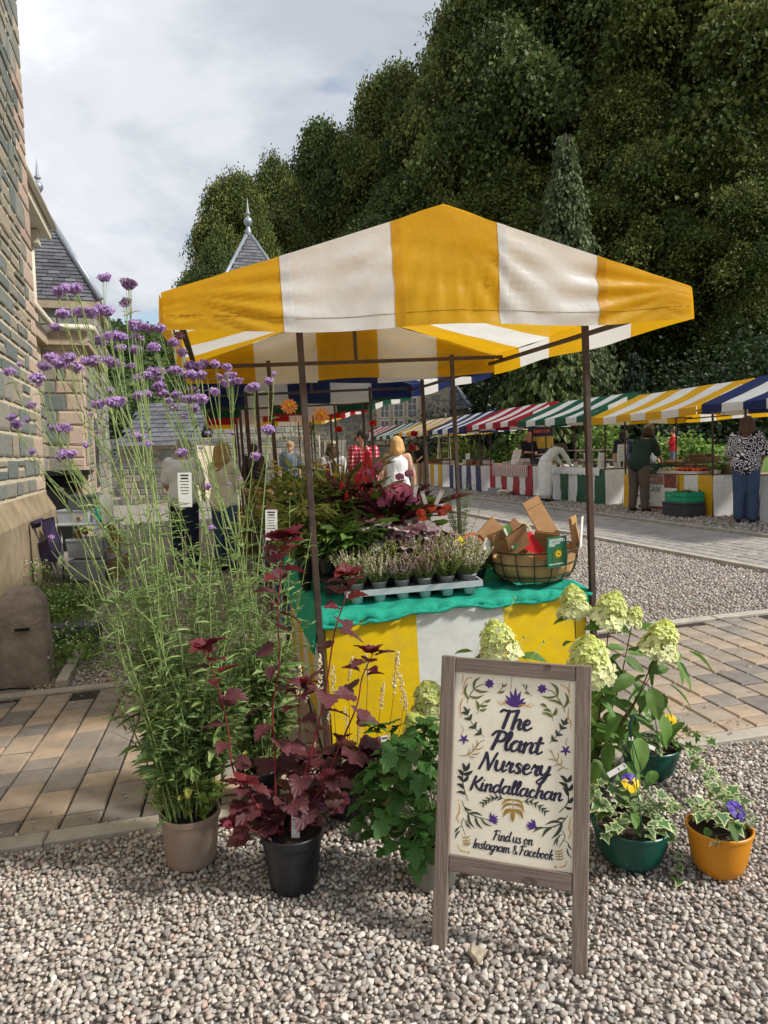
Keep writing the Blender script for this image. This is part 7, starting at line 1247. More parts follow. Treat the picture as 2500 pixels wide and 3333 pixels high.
def trunk(b, Hh, r, limbs, seed):
    rg = random.Random(seed); b.tube([(0, 0, -1), (.1, 0, Hh * .3), (0, .1, Hh * .62), (.1, 0, Hh * .8)], [r * 1.25, r, r * .6, r * .15], 8)
    for (x, y, z, q) in limbs: z0 = max(Hh * .2, z - math.hypot(x, y) * .8); b.tube(spline([(0, 0, min(z0, Hh * .7)), (x * .45, y * .45, (z0 + z) / 2 + .3), (x, y, z)], 4), np.linspace(r * .42, r * .08, 9), 5)
def broad(seed, Hh=20., R_=7.2, base=3.5, pal=0, n=1150, per=110, size=.21):
    C_, L = broad_pts(Hh, R_, base, n, seed); V, Fq, c = crown_cards(C_, size, per, .5, .52, PALT[pal], seed, .9); cm = npmesh('crown', V, Fq, c, smooth=False); cm.materials.append(m_leafy)
    b = MB(); trunk(b, Hh, .5, L[:10], seed); tm = b.mesh('trunk', True); tm.materials.append(m_bark); return cm, tm, Hh, R_
def conifer(seed, Hh, R_, pal, n=220, weep=1.0, size=.38):
    r = np.random.default_rng(seed); P = []; Dd = []
    for i in range(n):
        t = (r.integers(1, 27) + r.normal(0, .12)) / 27; z = Hh * t; ln = R_ * max(0, 1 - t) ** .9 * r.uniform(.45, 1.25) + .1; a = r.uniform(0, 6.283); k = int(60 * (.3 + ln / R_)); s = r.uniform(.1, 1, k) ** .7; x = ln * s; dz = -weep * ln * .35 * s ** 2 - r.uniform(0, 1, k) * weep * .55 * (.3 + s); w_ = r.normal(0, .16, k)
        P.append(np.stack([x * math.cos(a) - w_ * math.sin(a), x * math.sin(a) + w_ * math.cos(a), z + dz], 1)); Dd.append(np.stack([np.full(k, math.cos(a) * .4), np.full(k, math.sin(a) * .4), np.full(k, -.8 * weep - .1)], 1) + r.normal(0, .25, (k, 3)))
    P = np.concatenate(P); Dd = np.concatenate(Dd); k = len(P); V, Fq = inst(DIA * [.7, 1, 1], DIF, frames(Dd, r.uniform(-1, 1, k), r.uniform(.6, 1.3, k) * size), P); pl = PALT[pal]; c = np.repeat(pl[r.integers(0, len(pl), k)] * r.uniform(.7, 1.25, (k, 1)), 2, 0); cm = npmesh('crown', V, Fq, c, smooth=False); cm.materials.append(m_leafy)
    b = MB(); b.tube([(0, 0, -1), (0, 0, Hh * .5), (0, 0, Hh * .97)], [Hh * .022, Hh * .014, .03], 7); tm = b.mesh('trunk', True); tm.materials.append(m_bark); return cm, tm, Hh, R_
BR = [broad(31, pal=0), broad(32, pal=1, R_=6.6), broad(33, pal=0, R_=7.8, base=2.5)]
def place_tree(name, proto, px, ptop, d, wpx, label, group='trees of the wood behind the market', rz=None, base=None):
    cm, tm, Hh, R_ = proto; p = D(px, 1470, d); u = p @ GU; zb = (bankz(u) if u > 12.2 else gz(p[0], p[1])) if base is None else base; top = D(px, ptop, d)[2]; sz = (top - zb) / Hh; sxy = (wpx / 2 * d / F_PX) / R_
    t = thing(name, label, 'tree', group=group, mat=Matrix.Translation((p[0], p[1], zb)) @ Matrix.Rotation(rz if rz is not None else random.uniform(0, 6.28), 4, 'Z') @ Matrix.Diagonal((sxy, sxy, sz, 1))); obj('crown', cm, None, t); obj('trunk', tm, None, t); return t
deep = 'dark broadleaf tree deep in the wood, hidden behind the front trees'
for i, (px, pt, d, wp, lb) in enumerate(((2300, -420, 42, 900, 'huge dark broadleaf tree filling the upper right corner'), (1830, -330, 47, 820, 'huge broadleaf tree right of the canopy peak reaching the top of the photo'), (1560, -60, 50, 640, 'tall broadleaf tree whose crown touches the top edge above the canopy peak'), (1300, 215, 54, 480, 'broadleaf tree with a rounded crown left of the tallest trees'), (1090, 385, 56, 470, 'lower broadleaf tree above the left half of the canopy'), (930, 520, 52, 380, 'broadleaf tree just right of the grey finial'), (790, 560, 44, 380, 'slender dark tree directly behind the slate spire'), (735, 775, 41, 300, 'small dark tree left of the slate spire'), (2560, -150, 38, 700, 'broadleaf tree at the right edge of the photo'), (2050, 250, 40, 620, 'lower broadleaf tree behind the right end of the canopy'), (1350, 560, 47, 620, 'low broadleaf tree directly behind the canopy peak'), (1650, 500, 44, 620, 'low broadleaf tree right behind the white canopy stripe'), (2420, 400, 36, 560, 'low broadleaf tree above the blue stall at the right'), (1150, 760, 46, 560, 'low broadleaf tree behind the left white canopy stripe'), (900, 800, 44, 420, 'low tree to the right of the slate spire'), (1900, -200, 60, 900, deep), (2300, 100, 55, 900, deep), (1500, 300, 62, 800, deep), (1750, 700, 52, 700, deep), (2150, 750, 48, 700, deep), (2500, 800, 44, 600, deep), (1400, 850, 52, 600, deep), (1250, 500, 66, 600, deep), (2700, 300, 46, 700, deep), (2000, 950, 44, 500, deep), (2350, 950, 41, 560, deep))): place_tree('broadleaf_tree', BR[i % 3], px, pt, d, wp, lb)
CON = [conifer(41, 12, 2.6, 2, 520, 1.1, .2), conifer(42, 9, 5.2, 1, 240, .75, .42), conifer(43, 6, 2.2, 3, 130, .3, .3)]
place_tree('weeping_conifer', CON[0], 1840, 400, 33, 450, 'pale weeping conifer standing against the dark trees right of the canopy')
place_tree('cedar_tree', CON[1], 1790, 930, 29, 560, 'spreading cedar with layered drooping branches behind the red and green stalls')
place_tree('blue_conifer', CON[2], 2060, 1140, 30, 150, 'small blue green conifer behind the yellow vegetable stall')
# undergrowth
def shrub(px, py, d, w, h, seed, pal, label, name='shrub', base=None, n=60, size=.13, per=40, group='shrubs along the bank'):
    p = D(px, py, d) if base is None else np.array(base); r = np.random.default_rng(seed); C_ = r.normal(0, .42, (n, 3)) * [w / 2, w / 2.4, 0]; C_[:, 2] = h * r.uniform(.15, .95, n) * np.exp(-((C_[:, 0] / (w * .5)) ** 2) * .7); V, Fq, c = crown_cards(C_, size, per, .6, .16 * max(w, h), np.array(pal), seed, .3)
    t = thing(name, label, 'shrub', (p[0], p[1], p[2]), group=group); npobj('foliage', V, Fq, m_leafy, t, c, smooth=False, world=False); b = MB()
    for k in range(5): b.tube([(0, 0, 0), (C_[k, 0] * .6, C_[k, 1] * .6, h * .55)], [.03, .008], 4)
    b.build('stem', m_bark, t, smooth=True); return t
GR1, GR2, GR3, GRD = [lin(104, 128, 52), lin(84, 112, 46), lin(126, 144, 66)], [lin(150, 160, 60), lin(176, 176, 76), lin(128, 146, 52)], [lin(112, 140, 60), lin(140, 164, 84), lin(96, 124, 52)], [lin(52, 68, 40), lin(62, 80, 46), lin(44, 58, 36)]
def on_bank(px, d): p = D(px, 1450, d); u = p @ GU; p[2] = bankz(u) if u > 12.2 else gz(p[0], p[1]); return p
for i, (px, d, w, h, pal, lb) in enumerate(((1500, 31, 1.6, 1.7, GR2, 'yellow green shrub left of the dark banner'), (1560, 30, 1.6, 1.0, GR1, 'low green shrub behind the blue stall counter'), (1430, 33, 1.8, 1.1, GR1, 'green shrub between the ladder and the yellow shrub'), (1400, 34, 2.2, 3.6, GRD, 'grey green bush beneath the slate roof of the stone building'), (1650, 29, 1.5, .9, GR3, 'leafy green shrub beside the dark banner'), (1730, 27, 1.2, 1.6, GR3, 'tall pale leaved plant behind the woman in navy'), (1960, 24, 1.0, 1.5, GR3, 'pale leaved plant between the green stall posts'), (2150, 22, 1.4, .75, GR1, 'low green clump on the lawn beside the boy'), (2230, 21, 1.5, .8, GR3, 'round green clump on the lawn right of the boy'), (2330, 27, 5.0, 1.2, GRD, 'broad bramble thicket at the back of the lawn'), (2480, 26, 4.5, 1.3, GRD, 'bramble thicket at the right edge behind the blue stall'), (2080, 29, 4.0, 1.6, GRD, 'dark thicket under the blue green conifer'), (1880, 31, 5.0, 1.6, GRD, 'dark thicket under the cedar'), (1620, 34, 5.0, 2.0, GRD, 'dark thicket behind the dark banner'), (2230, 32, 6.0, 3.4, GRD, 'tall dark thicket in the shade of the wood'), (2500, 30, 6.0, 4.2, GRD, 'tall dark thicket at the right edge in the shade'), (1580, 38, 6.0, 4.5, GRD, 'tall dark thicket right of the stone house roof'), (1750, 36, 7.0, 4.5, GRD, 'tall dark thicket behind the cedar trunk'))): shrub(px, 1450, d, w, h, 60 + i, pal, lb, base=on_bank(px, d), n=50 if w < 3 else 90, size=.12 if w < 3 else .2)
# distant wooded hill
m_hill = M('hill_grass', lin(66, 84, 46), rough=1, var=.3, vs=.05)
def hz(x, y): return 6 + 56 * math.exp(-((x + 115) / 90) ** 2) * (1 - math.exp(-max(0, y - 190) / 60))
hv = [(x, y, hz(x, y)) for y in np.linspace(180, 420, 16) for x in np.linspace(-330, 60, 28)]; hf = [(j * 28 + i, j * 28 + i + 1, (j + 1) * 28 + i + 1, (j + 1) * 28 + i) for j in range(15) for i in range(27)]
tag(npobj('hill', np.array(hv), np.array(hf), m_hill), 'distant wooded hill between the buildings', None, kind='structure')
C_ = np.array([(x, y, hz(x, y) + 2.5) for x, y in zip(RNG.uniform(-200, -40, 1500), RNG.uniform(195, 330, 1500))]); V, Fq, c = crown_cards(C_, 2.2, 16, .6, 2.2, np.array([lin(70, 92, 48), lin(84, 106, 56), lin(60, 80, 44), lin(96, 114, 64)]), 9, .4); tag(npobj('distant_wood', V, Fq, m_leafy, None, c, smooth=False), 'mass of trees covering the distant hill', None, kind='stuff')
# ------------------------------------------------------------------ buildings
m_stone = ramp_mat('rubble_stone', ((0, lin(106, 114, 110)), (.3, lin(126, 130, 122)), (.55, lin(140, 138, 126)), (.8, lin(166, 152, 130)), (1, lin(116, 120, 116))), vs=6, bump=.7, bs=40, nvar=.2)
m_quoin = ramp_mat('pink_sandstone', ((0, lin(190, 166, 148)), (.4, lin(204, 180, 160)), (.7, lin(194, 172, 152)), (1, lin(184, 158, 142))), vs=9, bump=.8, bs=60, nvar=.2)
m_mortar = M('lime_mortar', lin(200, 187, 160), rough=1, var=.15, vs=14, bump=.8, bs=50); m_ashlar = M('sandstone_ashlar', lin(176, 158, 136), rough=.9, var=.14, vs=5, bump=.3, bs=40, dirt=lin(120, 112, 98), dscale=2, damt=.4)
m_slate = M('roof_slate', (1, 1, 1), rough=.6, var=.15, vs=20, attr=True, bump=.2, bs=40); m_lead = M('lead_sheet', lin(152, 158, 164), rough=.45, var=.12, vs=8, metal=.4); m_cream_w = M('cream_woodwork', lin(206, 198, 178), rough=.6, var=.06, vs=5); m_glass = M('window_glass', lin(34, 42, 48), rough=.06, var=.02, spec=.8)
m_plinth = M('weathered_plinth', lin(146, 130, 104), rough=.95, var=.22, vs=4, bump=.6, bs=40, dirt=lin(96, 90, 56), dscale=1.6, damt=.6)
def stone_tpl(seed):
    r = random.Random(seed); b = MB(); e = .5; z = .5; f_ = lambda q: q + r.uniform(-.05, .05)
    lo = [(-e, -e, 0), (e, -e, 0), (e, e, 0), (-e, e, 0)]; mi = [(f_(-.49), f_(-.49), .55), (f_(.49), f_(-.49), .55), (f_(.49), f_(.49), .55), (f_(-.49), f_(.49), .55)]; to = [(f_(-.40), f_(-.38), 1), (f_(.40), f_(-.38), 1), (f_(.40), f_(.38), 1), (f_(-.40), f_(.38), 1)]
    V = lo + mi + to; Fq = [(8, 9, 10, 11)]
    for i in range(4): j = (i + 1) % 4; Fq += [(i, j, 4 + j, 4 + i), (4 + i, 4 + j, 8 + j, 8 + i)]
    return np.array(V), np.array(Fq)
STN = [stone_tpl(i) for i in range(5)]; STM = {}
for nm, mt in (('stone', m_stone), ('quoin', m_quoin)):
    STM[nm] = []
    for t in STN: me = npmesh(nm, *t, smooth=False); me.materials.append(mt); STM[nm].append(me)
def stones(par, o, ex, ez, w, h, seed, rh=(.13, .3), sw=(.22, .6), depth=.03, holes=(), quoins=(False, False), joined=False, joint=.018, qw=(.22, .42)):
    """a rubble wall face: stones laid in uneven courses from the corner o along ex and up ez; each a part, or one joined part where too small"""
    rg = random.Random(seed); ex = Vector(ex).normalized(); ez = Vector(ez).normalized(); n = ex.cross(ez) * 1; Rm = Matrix((ex, ez, n)).transposed(); z = 0; L = []; alt = 0
    while z < h - .05:
        r_ = min(rg.uniform(*rh), h - z); x = 0.; xe = w
        if quoins[0]: q = qw[alt % 2]; L.append((q / 2, z + r_ / 2, q, r_, 1)); x = q
        if quoins[1]: q = qw[(alt + 1) % 2]; L.append((w - q / 2, z + r_ / 2, q, r_, 1)); xe = w - q
        while x < xe - .04:
            s = min(rg.uniform(*sw), xe - x)
            if xe - x - s < sw[0] * .6: s = xe - x
            cx, cz = x + s / 2, z + r_ / 2
            if not any(a < cx < b and c < cz < d for a, b, c, d in holes):
                if r_ > .22 and rg.random() < .35: L += [(cx, z + r_ * .28, s, r_ * .56, 0), (cx, z + r_ * .78, s, r_ * .44, 0)]
                else: L.append((cx, cz, s, r_, 0))
            x += s
        z += r_; alt += 1
    mats = []
    for i, (cx, cz, s, r_, q) in enumerate(L):
        M4 = Matrix.Translation(Vector(o) + ex * cx + ez * cz + n * (.002 + rg.uniform(0, .008))) @ Rm.to_4x4() @ Matrix.Diagonal((s - joint, r_ - joint, depth * rg.uniform(.7, 1.2), 1))
        if joined or i >= 300: mats.append((np.array(M4), q))
        else: obj('quoin' if q else 'stone', rg.choice(STM['quoin' if q else 'stone']), None, par, wmat(par).inverted() @ M4)
    if mats:
        A = np.array([m_[0] for m_ in mats]); V, Fq = inst(*STN[0], A[:, :3, :3], A[:, :3, 3]); pal = np.array([lin(134, 134, 124), lin(150, 146, 132), lin(162, 152, 134), lin(122, 124, 118)]); npobj('stones', V, Fq, m_stonej, par, np.repeat(pal[np.random.default_rng(seed).integers(0, 4, len(A))], 9, 0), smooth=False, kind='stuff')
m_stonej = M('rubble_stone_far', (1, 1, 1), rough=.9, attr=True, var=.2, vs=6, bump=.4, bs=30)
def slates(par, A, B, C2, D2, rows, sw, nm='slates'):
    """slates hung in courses on the roof plane A (top left) B (top right) C2 (bottom right) D2 (bottom left)"""
    A, B, C2, D2 = [np.array(p, float) for p in (A, B, C2, D2)]; n = np.cross(B - D2, A - C2); n = n / np.linalg.norm(n); V = []; Fq = []; cols = []; rg = random.Random(rows)
    for i in range(rows):
        t0, t1 = i / rows, (i + 1.06) / rows; l0, r0, l1, r1 = A + (D2 - A) * t0, B + (C2 - B) * t0, A + (D2 - A) * t1, B + (C2 - B) * t1; k = max(1, int(np.linalg.norm(r1 - l1) / sw))
        for j in range(k):
            a, b = (j + (.5 if i % 2 else 0)) / k, (j + 1 + (.5 if i % 2 else 0)) / k; b = min(b, 1) - .004; a = min(a, .995)
            if b - a < .01: continue
            q = len(V); lift = rg.uniform(.018, .034); V += [l0 + (r0 - l0) * a, l0 + (r0 - l0) * b, l1 + (r1 - l1) * b + n * lift, l1 + (r1 - l1) * a + n * lift, l1 + (r1 - l1) * b, l1 + (r1 - l1) * a]; Fq += [(q, q + 1, q + 2, q + 3), (q + 3, q + 2, q + 4, q + 5)]; c = np.array(lin(104, 104, 108)) * rg.uniform(.62, 1.2); cols += [c, c]
    npobj(nm, np.array(V), np.array(Fq), m_slate, par, np.array(cols), smooth=False, kind='stuff')
def finial(par, p, s):
    b = MB(); b.lathe([(.30, -.5), (.22, .1), (.14, .3), (.12, .36), (.16, .40), (.30, .62), (.33, .78), (.27, .95), (.12, 1.08), (.10, 1.2), (.20, 1.26), (.21, 1.36), (.12, 1.42), (.09, 1.6), (.012, 2.5)], 14, (0, 0, 0)); b.v = [(p[0] + x * s, p[1] + y * s, p[2] + z * s) for x, y, z in b.v]; b.build('finial', m_lead, par, smooth=True, world=True)
def bbox(par, nm, mat, u0, u1, v0, v1, z0, z1, bevel=0):
    P = [UV(u, v) for u in (u0, u1) for v in (v0, v1)]; b = MB(); q = []
    for z in (z0, z1):
        for (u, v) in ((u0, v0), (u1, v0), (u1, v1), (u0, v1)): p = GU * u + GV * v; q.append((p[0], p[1], z))
    b.add(q, [(3, 2, 1, 0), (4, 5, 6, 7), (0, 1, 5, 4), (1, 2, 6, 5), (2, 3, 7, 6), (3, 0, 4, 7)]); return b.build(nm, mat, par, world=True, bevel=bevel)
P3 = lambda u, v, z: np.array([*(GU * u + GV * v)[:2], z])
cA = D(172, 1470, 10.6); cA[2] = gz(cA[0], cA[1]); uA, vA = cA @ GU, cA @ GV; zA = cA[2]
nb = thing('stone_building', 'rubble stone building with pink sandstone corner at the left edge', 'building', (cA[0], cA[1], zA))
bbox(nb, 'wall', m_mortar, uA - 4, uA - .12, 1.0, vA - .12, zA - .3, 10.5); bbox(nb, 'plinth', m_plinth, uA - 3.9, uA, 1.1, vA, zA - .3, zA + .86)
b = MB(); q = [P3(uA, 1.1, zA + .86), P3(uA, vA, zA + .86), P3(uA - .125, vA - .12, zA + 1.12), P3(uA - .125, 1.1, zA + 1.12), P3(uA - 2, vA, zA + .86), P3(uA - 2, vA - .12, zA + 1.12)]; b.add(q, [(0, 1, 2, 3), (1, 4, 5, 2)]); b.build('plinth_slope', m_plinth, nb, world=True)
o = P3(uA - .12, vA - .12 - 5.4, zA + 1.13); stones(nb, o, GV, (0, 0, 1), 5.4, 8.4, 3, (.16, .36), (.28, .72), .016, quoins=(False, True), qw=(.45, .8), joint=.05)
# second wing: eaves, window, downpipe
uB = uA - .95; vB0, vB1 = vA - .1, vA + 4.9; ZE = 6.2
wb = thing('gutter_wing', 'stone wing with cream eaves, tall window and downpipe behind the near building', 'building', P3(uB, vB0, zA)); bbox(wb, 'wall', m_mortar, uB - 4, uB, vB0, vB1, zA - .3, ZE)
stones(wb, P3(uB, vB0, 3.6), GV, (0, 0, 1), vB1 - vB0, ZE - 3.65, 5, (.16, .32), (.25, .55), .03, holes=((2.2, 4.1, .3, 2.3),), quoins=(False, True), qw=(.24, .4), joint=.035)
bbox(wb, 'window_surround', m_quoin, uB - .1, uB + .045, vB0 + 2.4, vB0 + 3.9, 3.9, 5.85); w_ = bbox(wb, 'window', m_cream_w, uB - .1, uB + .055, vB0 + 2.7, vB0 + 3.6, 4.0, 5.7); bbox(w_, 'pane', m_glass, uB - .1, uB + .06, vB0 + 2.8, vB0 + 3.5, 4.08, 5.62)
bbox(wb, 'soffit', m_cream_w, uB - .1, uB + .42, vB0 - .3, vB1 + .3, ZE - .08, ZE + .02); bbox(wb, 'fascia', m_cream_w, uB + .40, uB + .46, vB0 - .3, vB1 + .3, ZE - .1, ZE + .12)
b = MB(); b.tube([P3(uB + .52, vB0 - .3, ZE + .14), P3(uB + .52, vB1 + .3, ZE + .14)], .06, 10); b.build('gutter', m_cream_w, wb, smooth=True, world=True)
b = MB(); b.tube([P3(uB + .14, vB1 - .25, ZE - .2), P3(uB + .14, vB1 - .25, 3.8)], .06, 10); b.build('downpipe', m_cream_w, wb, smooth=True, world=True); bbox(wb, 'rainwater_hopper', m_cream_w, uB + .02, uB + .30, vB1 - .42, vB1 - .08, ZE - .36, ZE - .1)
bbox(wb, 'roof_sheet', m_lead, uB - 4, uB + .44, vB0 - .32, vB1 + .32, ZE + .12, ZE + .16)
slates(wb, P3(uB - 2.6, vB0 - .3, ZE + 1.7), P3(uB - 2.6, vB1 + .3, ZE + 1.7), P3(uB + .5, vB1 + .3, ZE + .18), P3(uB + .5, vB0 - .3, ZE + .18), 18, .25)
# low bay in front of it
uC = uA + .22; vC0, vC1 = vA + 2.4, vA + 6.6; uL = uA - .42; zC = 3.55
bc = thing('stone_bay', 'low stone bay with pink corner stones and cream gutter beyond the downpipe', 'building', P3(uC, vC0, zA)); bbox(bc, 'wall', m_mortar, uC - 3, uC, vC0, vC1, zA - .3, zC); bbox(bc, 'link_wall', m_mortar, uL - 2, uL, vA - .1, vC0 + .02, zA - .3, zC - .02)
stones(bc, P3(uC - .65, vC0, zA), GU, (0, 0, 1), .65, zC - zA - .1, 8, (.2, .36), (.2, .4), .03, quoins=(False, True), qw=(.28, .44)); stones(bc, P3(uC, vC0, zA), GV, (0, 0, 1), 4.2, zC - zA - .1, 9, (.2, .36), (.3, .6), .03, quoins=(True, False), qw=(.28, .44), holes=((1.2, 2.2, .9, 2.5),), joint=.03); stones(bc, P3(uL, vA, zA), GV, (0, 0, 1), 2.4, zC - zA - .3, 12, (.18, .34), (.25, .5), .03, joint=.035)
bbox(bc, 'window_surround', m_quoin, uC - .1, uC + .05, vC0 + 1.2, vC0 + 2.2, zA + .9, zA + 2.5); bbox(bc, 'pane', m_glass, uC - .1, uC + .058, vC0 + 1.32, vC0 + 2.08, zA + 1.0, zA + 2.4)
bbox(bc, 'cornice', m_ashlar, uC - 3, uC + .16, vC0 - .16, vC1, zC - .03, zC + .2); bbox(bc, 'cornice', m_ashlar, uL - 2, uL + .14, vA - .1, vC0 - .17, zC - .05, zC + .18); b = MB(); b.tube([P3(uL + .24, vA - .1, zC + .26), P3(uL + .24, vC0 - .3, zC + .26), P3(uL + .3, vC0 - .24, zC + .26), P3(uC + .2, vC0 - .24, zC + .26), P3(uC + .24, vC0 - .16, zC + .26), P3(uC + .24, vC1, zC + .26)], .055, 8); b.build('gutter', m_cream_w, bc, smooth=True, world=True); bbox(bc, 'flat_roof', m_lead, uC - 3, uC + .14, vC0 - .14, vC1, zC + .21, zC + .28)
bbox(bc, 'lean_to_roof', m_dark, uL + .02, uC + .1, vC0 - .75, vC0 - .02, zA + 1.30, zA + 1.38); bbox(bc, 'cupboard', m_dark, uL + .04, uL + .42, vC0 - .6, vC0 - .02, zA, zA + 1.28); bbox(bc, 'timber_door', M('old_red_door', lin(96, 62, 52), rough=.8, var=.2, vs=5), uL + .44, uC - .08, vC0 - .14, vC0 - .04, zA, zA + 1.28)
# pavilions with pyramid roofs
def pavilion(label, uc, vc, hw, ze, za, dormer=False, fs=.55):
    t = thing('slate_pavilion', label, 'building', P3(uc, vc, zA)); bbox(t, 'wall', m_mortar, uc - hw * .9, uc + hw * .9, vc - hw * .9, vc + hw * .9, zA - .3, ze)
    for (o, ex) in ((P3(uc - hw * .9, vc - hw * .9, zA), GU), (P3(uc + hw * .9, vc - hw * .9, zA), GV)): stones(t, o, ex, (0, 0, 1), hw * 1.8, ze - zA - .1, int(hw * 77), (.18, .34), (.25, .6), .03, joined=True, quoins=(True, True))
    bbox(t, 'cornice', m_ashlar, uc - hw, uc + hw, vc - hw, vc + hw, ze - .22, ze); k = .07
    cs = [(-1, -1), (1, -1), (1, 1), (-1, 1)]; ap = P3(uc, vc, za)
    for i in range(4):
        a, b_ = cs[i], cs[(i + 1) % 4]; A = P3(uc + a[0] * hw * k, vc + a[1] * hw * k, za); B = P3(uc + b_[0] * hw * k, vc + b_[1] * hw * k, za); slates(t, A, B, P3(uc + b_[0] * hw, vc + b_[1] * hw, ze), P3(uc + a[0] * hw, vc + a[1] * hw, ze), 26, .26)
        bb = MB(); bb.tube([P3(uc + a[0] * hw * .05, vc + a[1] * hw * .05, za + .05), P3(uc + a[0] * hw * 1.01, vc + a[1] * hw * 1.01, ze + .04)], .085, 6); bb.build('lead_hip', m_lead, t, smooth=True, world=True)
    b = MB(); q = [P3(uc + sx * hw * .97, vc + sy * hw * .97, ze - .05) for sx, sy in cs] + [ap - [0, 0, .15]]; b.add(q, [(0, 1, 4), (1, 2, 4), (2, 3, 4), (3, 0, 4)]); b.build('roof_core', m_lead, t, world=True); finial(t, ap + [0, 0, .25], fs)
    if dormer:
        zd = ze + (za - ze) * .30; dv = vc - hw * .82; b = MB(); q = [P3(uc - .62, dv, zd - .3), P3(uc + .62, dv, zd - .3), P3(uc, dv, zd + 1.0), P3(uc - .62, dv + 1.2, zd - .3), P3(uc + .62, dv + 1.2, zd - .3), P3(uc, dv + 1.2, zd + 1.0)]; b.add(q, [(0, 1, 2), (0, 2, 5, 3), (1, 4, 5, 2)]); b.build('dormer', m_cream_w, t, world=True)
        b = MB(); b.bar(q[0] - GV * .05, q[2] - GV * .05, .14, .14); b.bar(q[1] - GV * .05, q[2] - GV * .05, .14, .14); b.build('dormer_trim', m_ashlar, t, world=True)
    return t
pD = D(146, 1000, 20.); pavilion('slate roofed pavilion with grey finial at the left behind the cream gutter', (pD @ GU), pD @ GV, 1.52, 5.6, 8.3, fs=.42)
pE = D(817, 1000, 33.); pavilion('slate spire with grey ball finial rising above the left end of the canopy', pE @ GU, pE @ GV, 2.3, 7.1, 11.25, True, fs=.60)
# far stone house with white windows
dF = 35.; X = lambda px: D(px, 1470, dF)[0]; Zf = lambda py: D(1330, py, dF)[2]; zF = .1
fh = thing('far_stone_house', 'grey stone house with tall white paned windows behind the blonde woman', 'building', (X(1330), dF, zF))
def fbox(par, nm, mat, x0, x1, y0, y1, z0, z1): return MB().box(((x0 + x1) / 2, (y0 + y1) / 2, (z0 + z1) / 2), (x1 - x0, y1 - y0, z1 - z0)).build(nm, mat, par, world=True)
fbox(fh, 'wall', m_mortar, X(1215), X(1465), dF, dF + 5, -.3, Zf(1120)); fbox(fh, 'wing', m_mortar, X(1020), X(1215), dF + .5, dF + 5, -.3, Zf(1325)); fbox(fh, 'wing', m_mortar, X(1465), X(1540), dF + .6, dF + 5, -.3, Zf(1332))
for (a, c, z1, yy, sd) in ((1216, 1464, 1150, dF, 1), (1022, 1214, 1330, dF + .5, 2), (1466, 1540, 1335, dF + .6, 3)): stones(fh, (X(a), yy, zF), (1, 0, 0), (0, 0, 1), X(c) - X(a), Zf(z1) - zF, 60 + sd, (.14, .26), (.25, .6), .025, joined=True, holes=((X(1236) - X(a), X(1366) - X(a), Zf(1446) - zF, Zf(1272) - zF),) if sd == 1 else ())
for (p0, p1) in ((1238, 1272), (1282, 1318), (1326, 1362)):
    for (q0, q1, rows) in ((1292, 1360, 3), (1364, 1432, 3)):
        w_ = fbox(fh, 'window', m_cream_w, X(p0), X(p1), dF - .07, dF + .1, Zf(q1), Zf(q0)); n_ = 2
        for i in range(n_):
            for j in range(rows): gx = (X(p1) - X(p0) - .1) / n_; gz_ = (Zf(q0) - Zf(q1) - .1) / rows; fbox(w_, 'pane', m_glass, X(p0) + .05 + i * gx + .02, X(p0) + .05 + (i + 1) * gx - .02, dF - .085, dF, Zf(q1) + .05 + j * gz_ + .02, Zf(q1) + .05 + (j + 1) * gz_ - .02)
for (p0, p1) in ((1228, 1237), (1273, 1281), (1319, 1325), (1363, 1374)): fbox(fh, 'mullion', m_ashlar, X(p0), X(p1), dF - .1, dF + .1, Zf(1440), Zf(1280))
fbox(fh, 'lintel', m_ashlar, X(1224), X(1378), dF - .1, dF + .1, Zf(1279), Zf(1262)); fbox(fh, 'sill', m_ashlar, X(1226), X(1376), dF - .14, dF + .1, Zf(1446), Zf(1438))
slates(fh, (X(1330), dF + 3.2, Zf(1060)), (X(1400), dF + 3.2, Zf(1100)), (X(1535), dF + .2, Zf(1330)), (X(1385), dF + .2, Zf(1345)), 16, .3); slates(fh, (X(1040), dF + 2.5, Zf(1230)), (X(1210), dF + 2.5, Zf(1230)), (X(1225), dF + .1, Zf(1320)), (X(1010), dF + .1, Zf(1320)), 9, .3)
b = MB(); b.tube([(X(1402), dF + 3.2, Zf(1095)), (X(1480), dF + 1.6, Zf(1225)), (X(1536), dF + .15, Zf(1328))], .1, 6); b.build('lead_hip', m_lead, fh, smooth=True, world=True)
b = MB(); b.tube([(X(1452), dF - .1, Zf(1345)), (X(1452), dF - .1, Zf(1420))], .06, 8); b.build('downpipe', m_cream_w, fh, smooth=True, world=True); MB().box((X(1090), dF + .42, zF + 1.05), (1.1, .12, 2.1)).build('door', m_cream_w, fh, world=True)
ou = thing('slate_outbuilding', 'low outbuilding with slate roof seen through the verbena stems', 'building', (D(440, 1470, 24)[0], 24, -.1)); xo0, xo1 = D(385, 1470, 24)[0], D(640, 1470, 24)[0]; fbox(ou, 'wall', m_mortar, xo0, xo1, 24, 27, -.3, 1.9); stones(ou, (xo0, 24, -.1), (1, 0, 0), (0, 0, 1), xo1 - xo0, 1.9, 71, (.15, .3), (.25, .6), .025, joined=True); slates(ou, (xo0, 26.5, 3.5), (xo1, 26.5, 3.5), (xo1 + .1, 23.8, 1.9), (xo0 - .1, 23.8, 1.9), 10, .28)
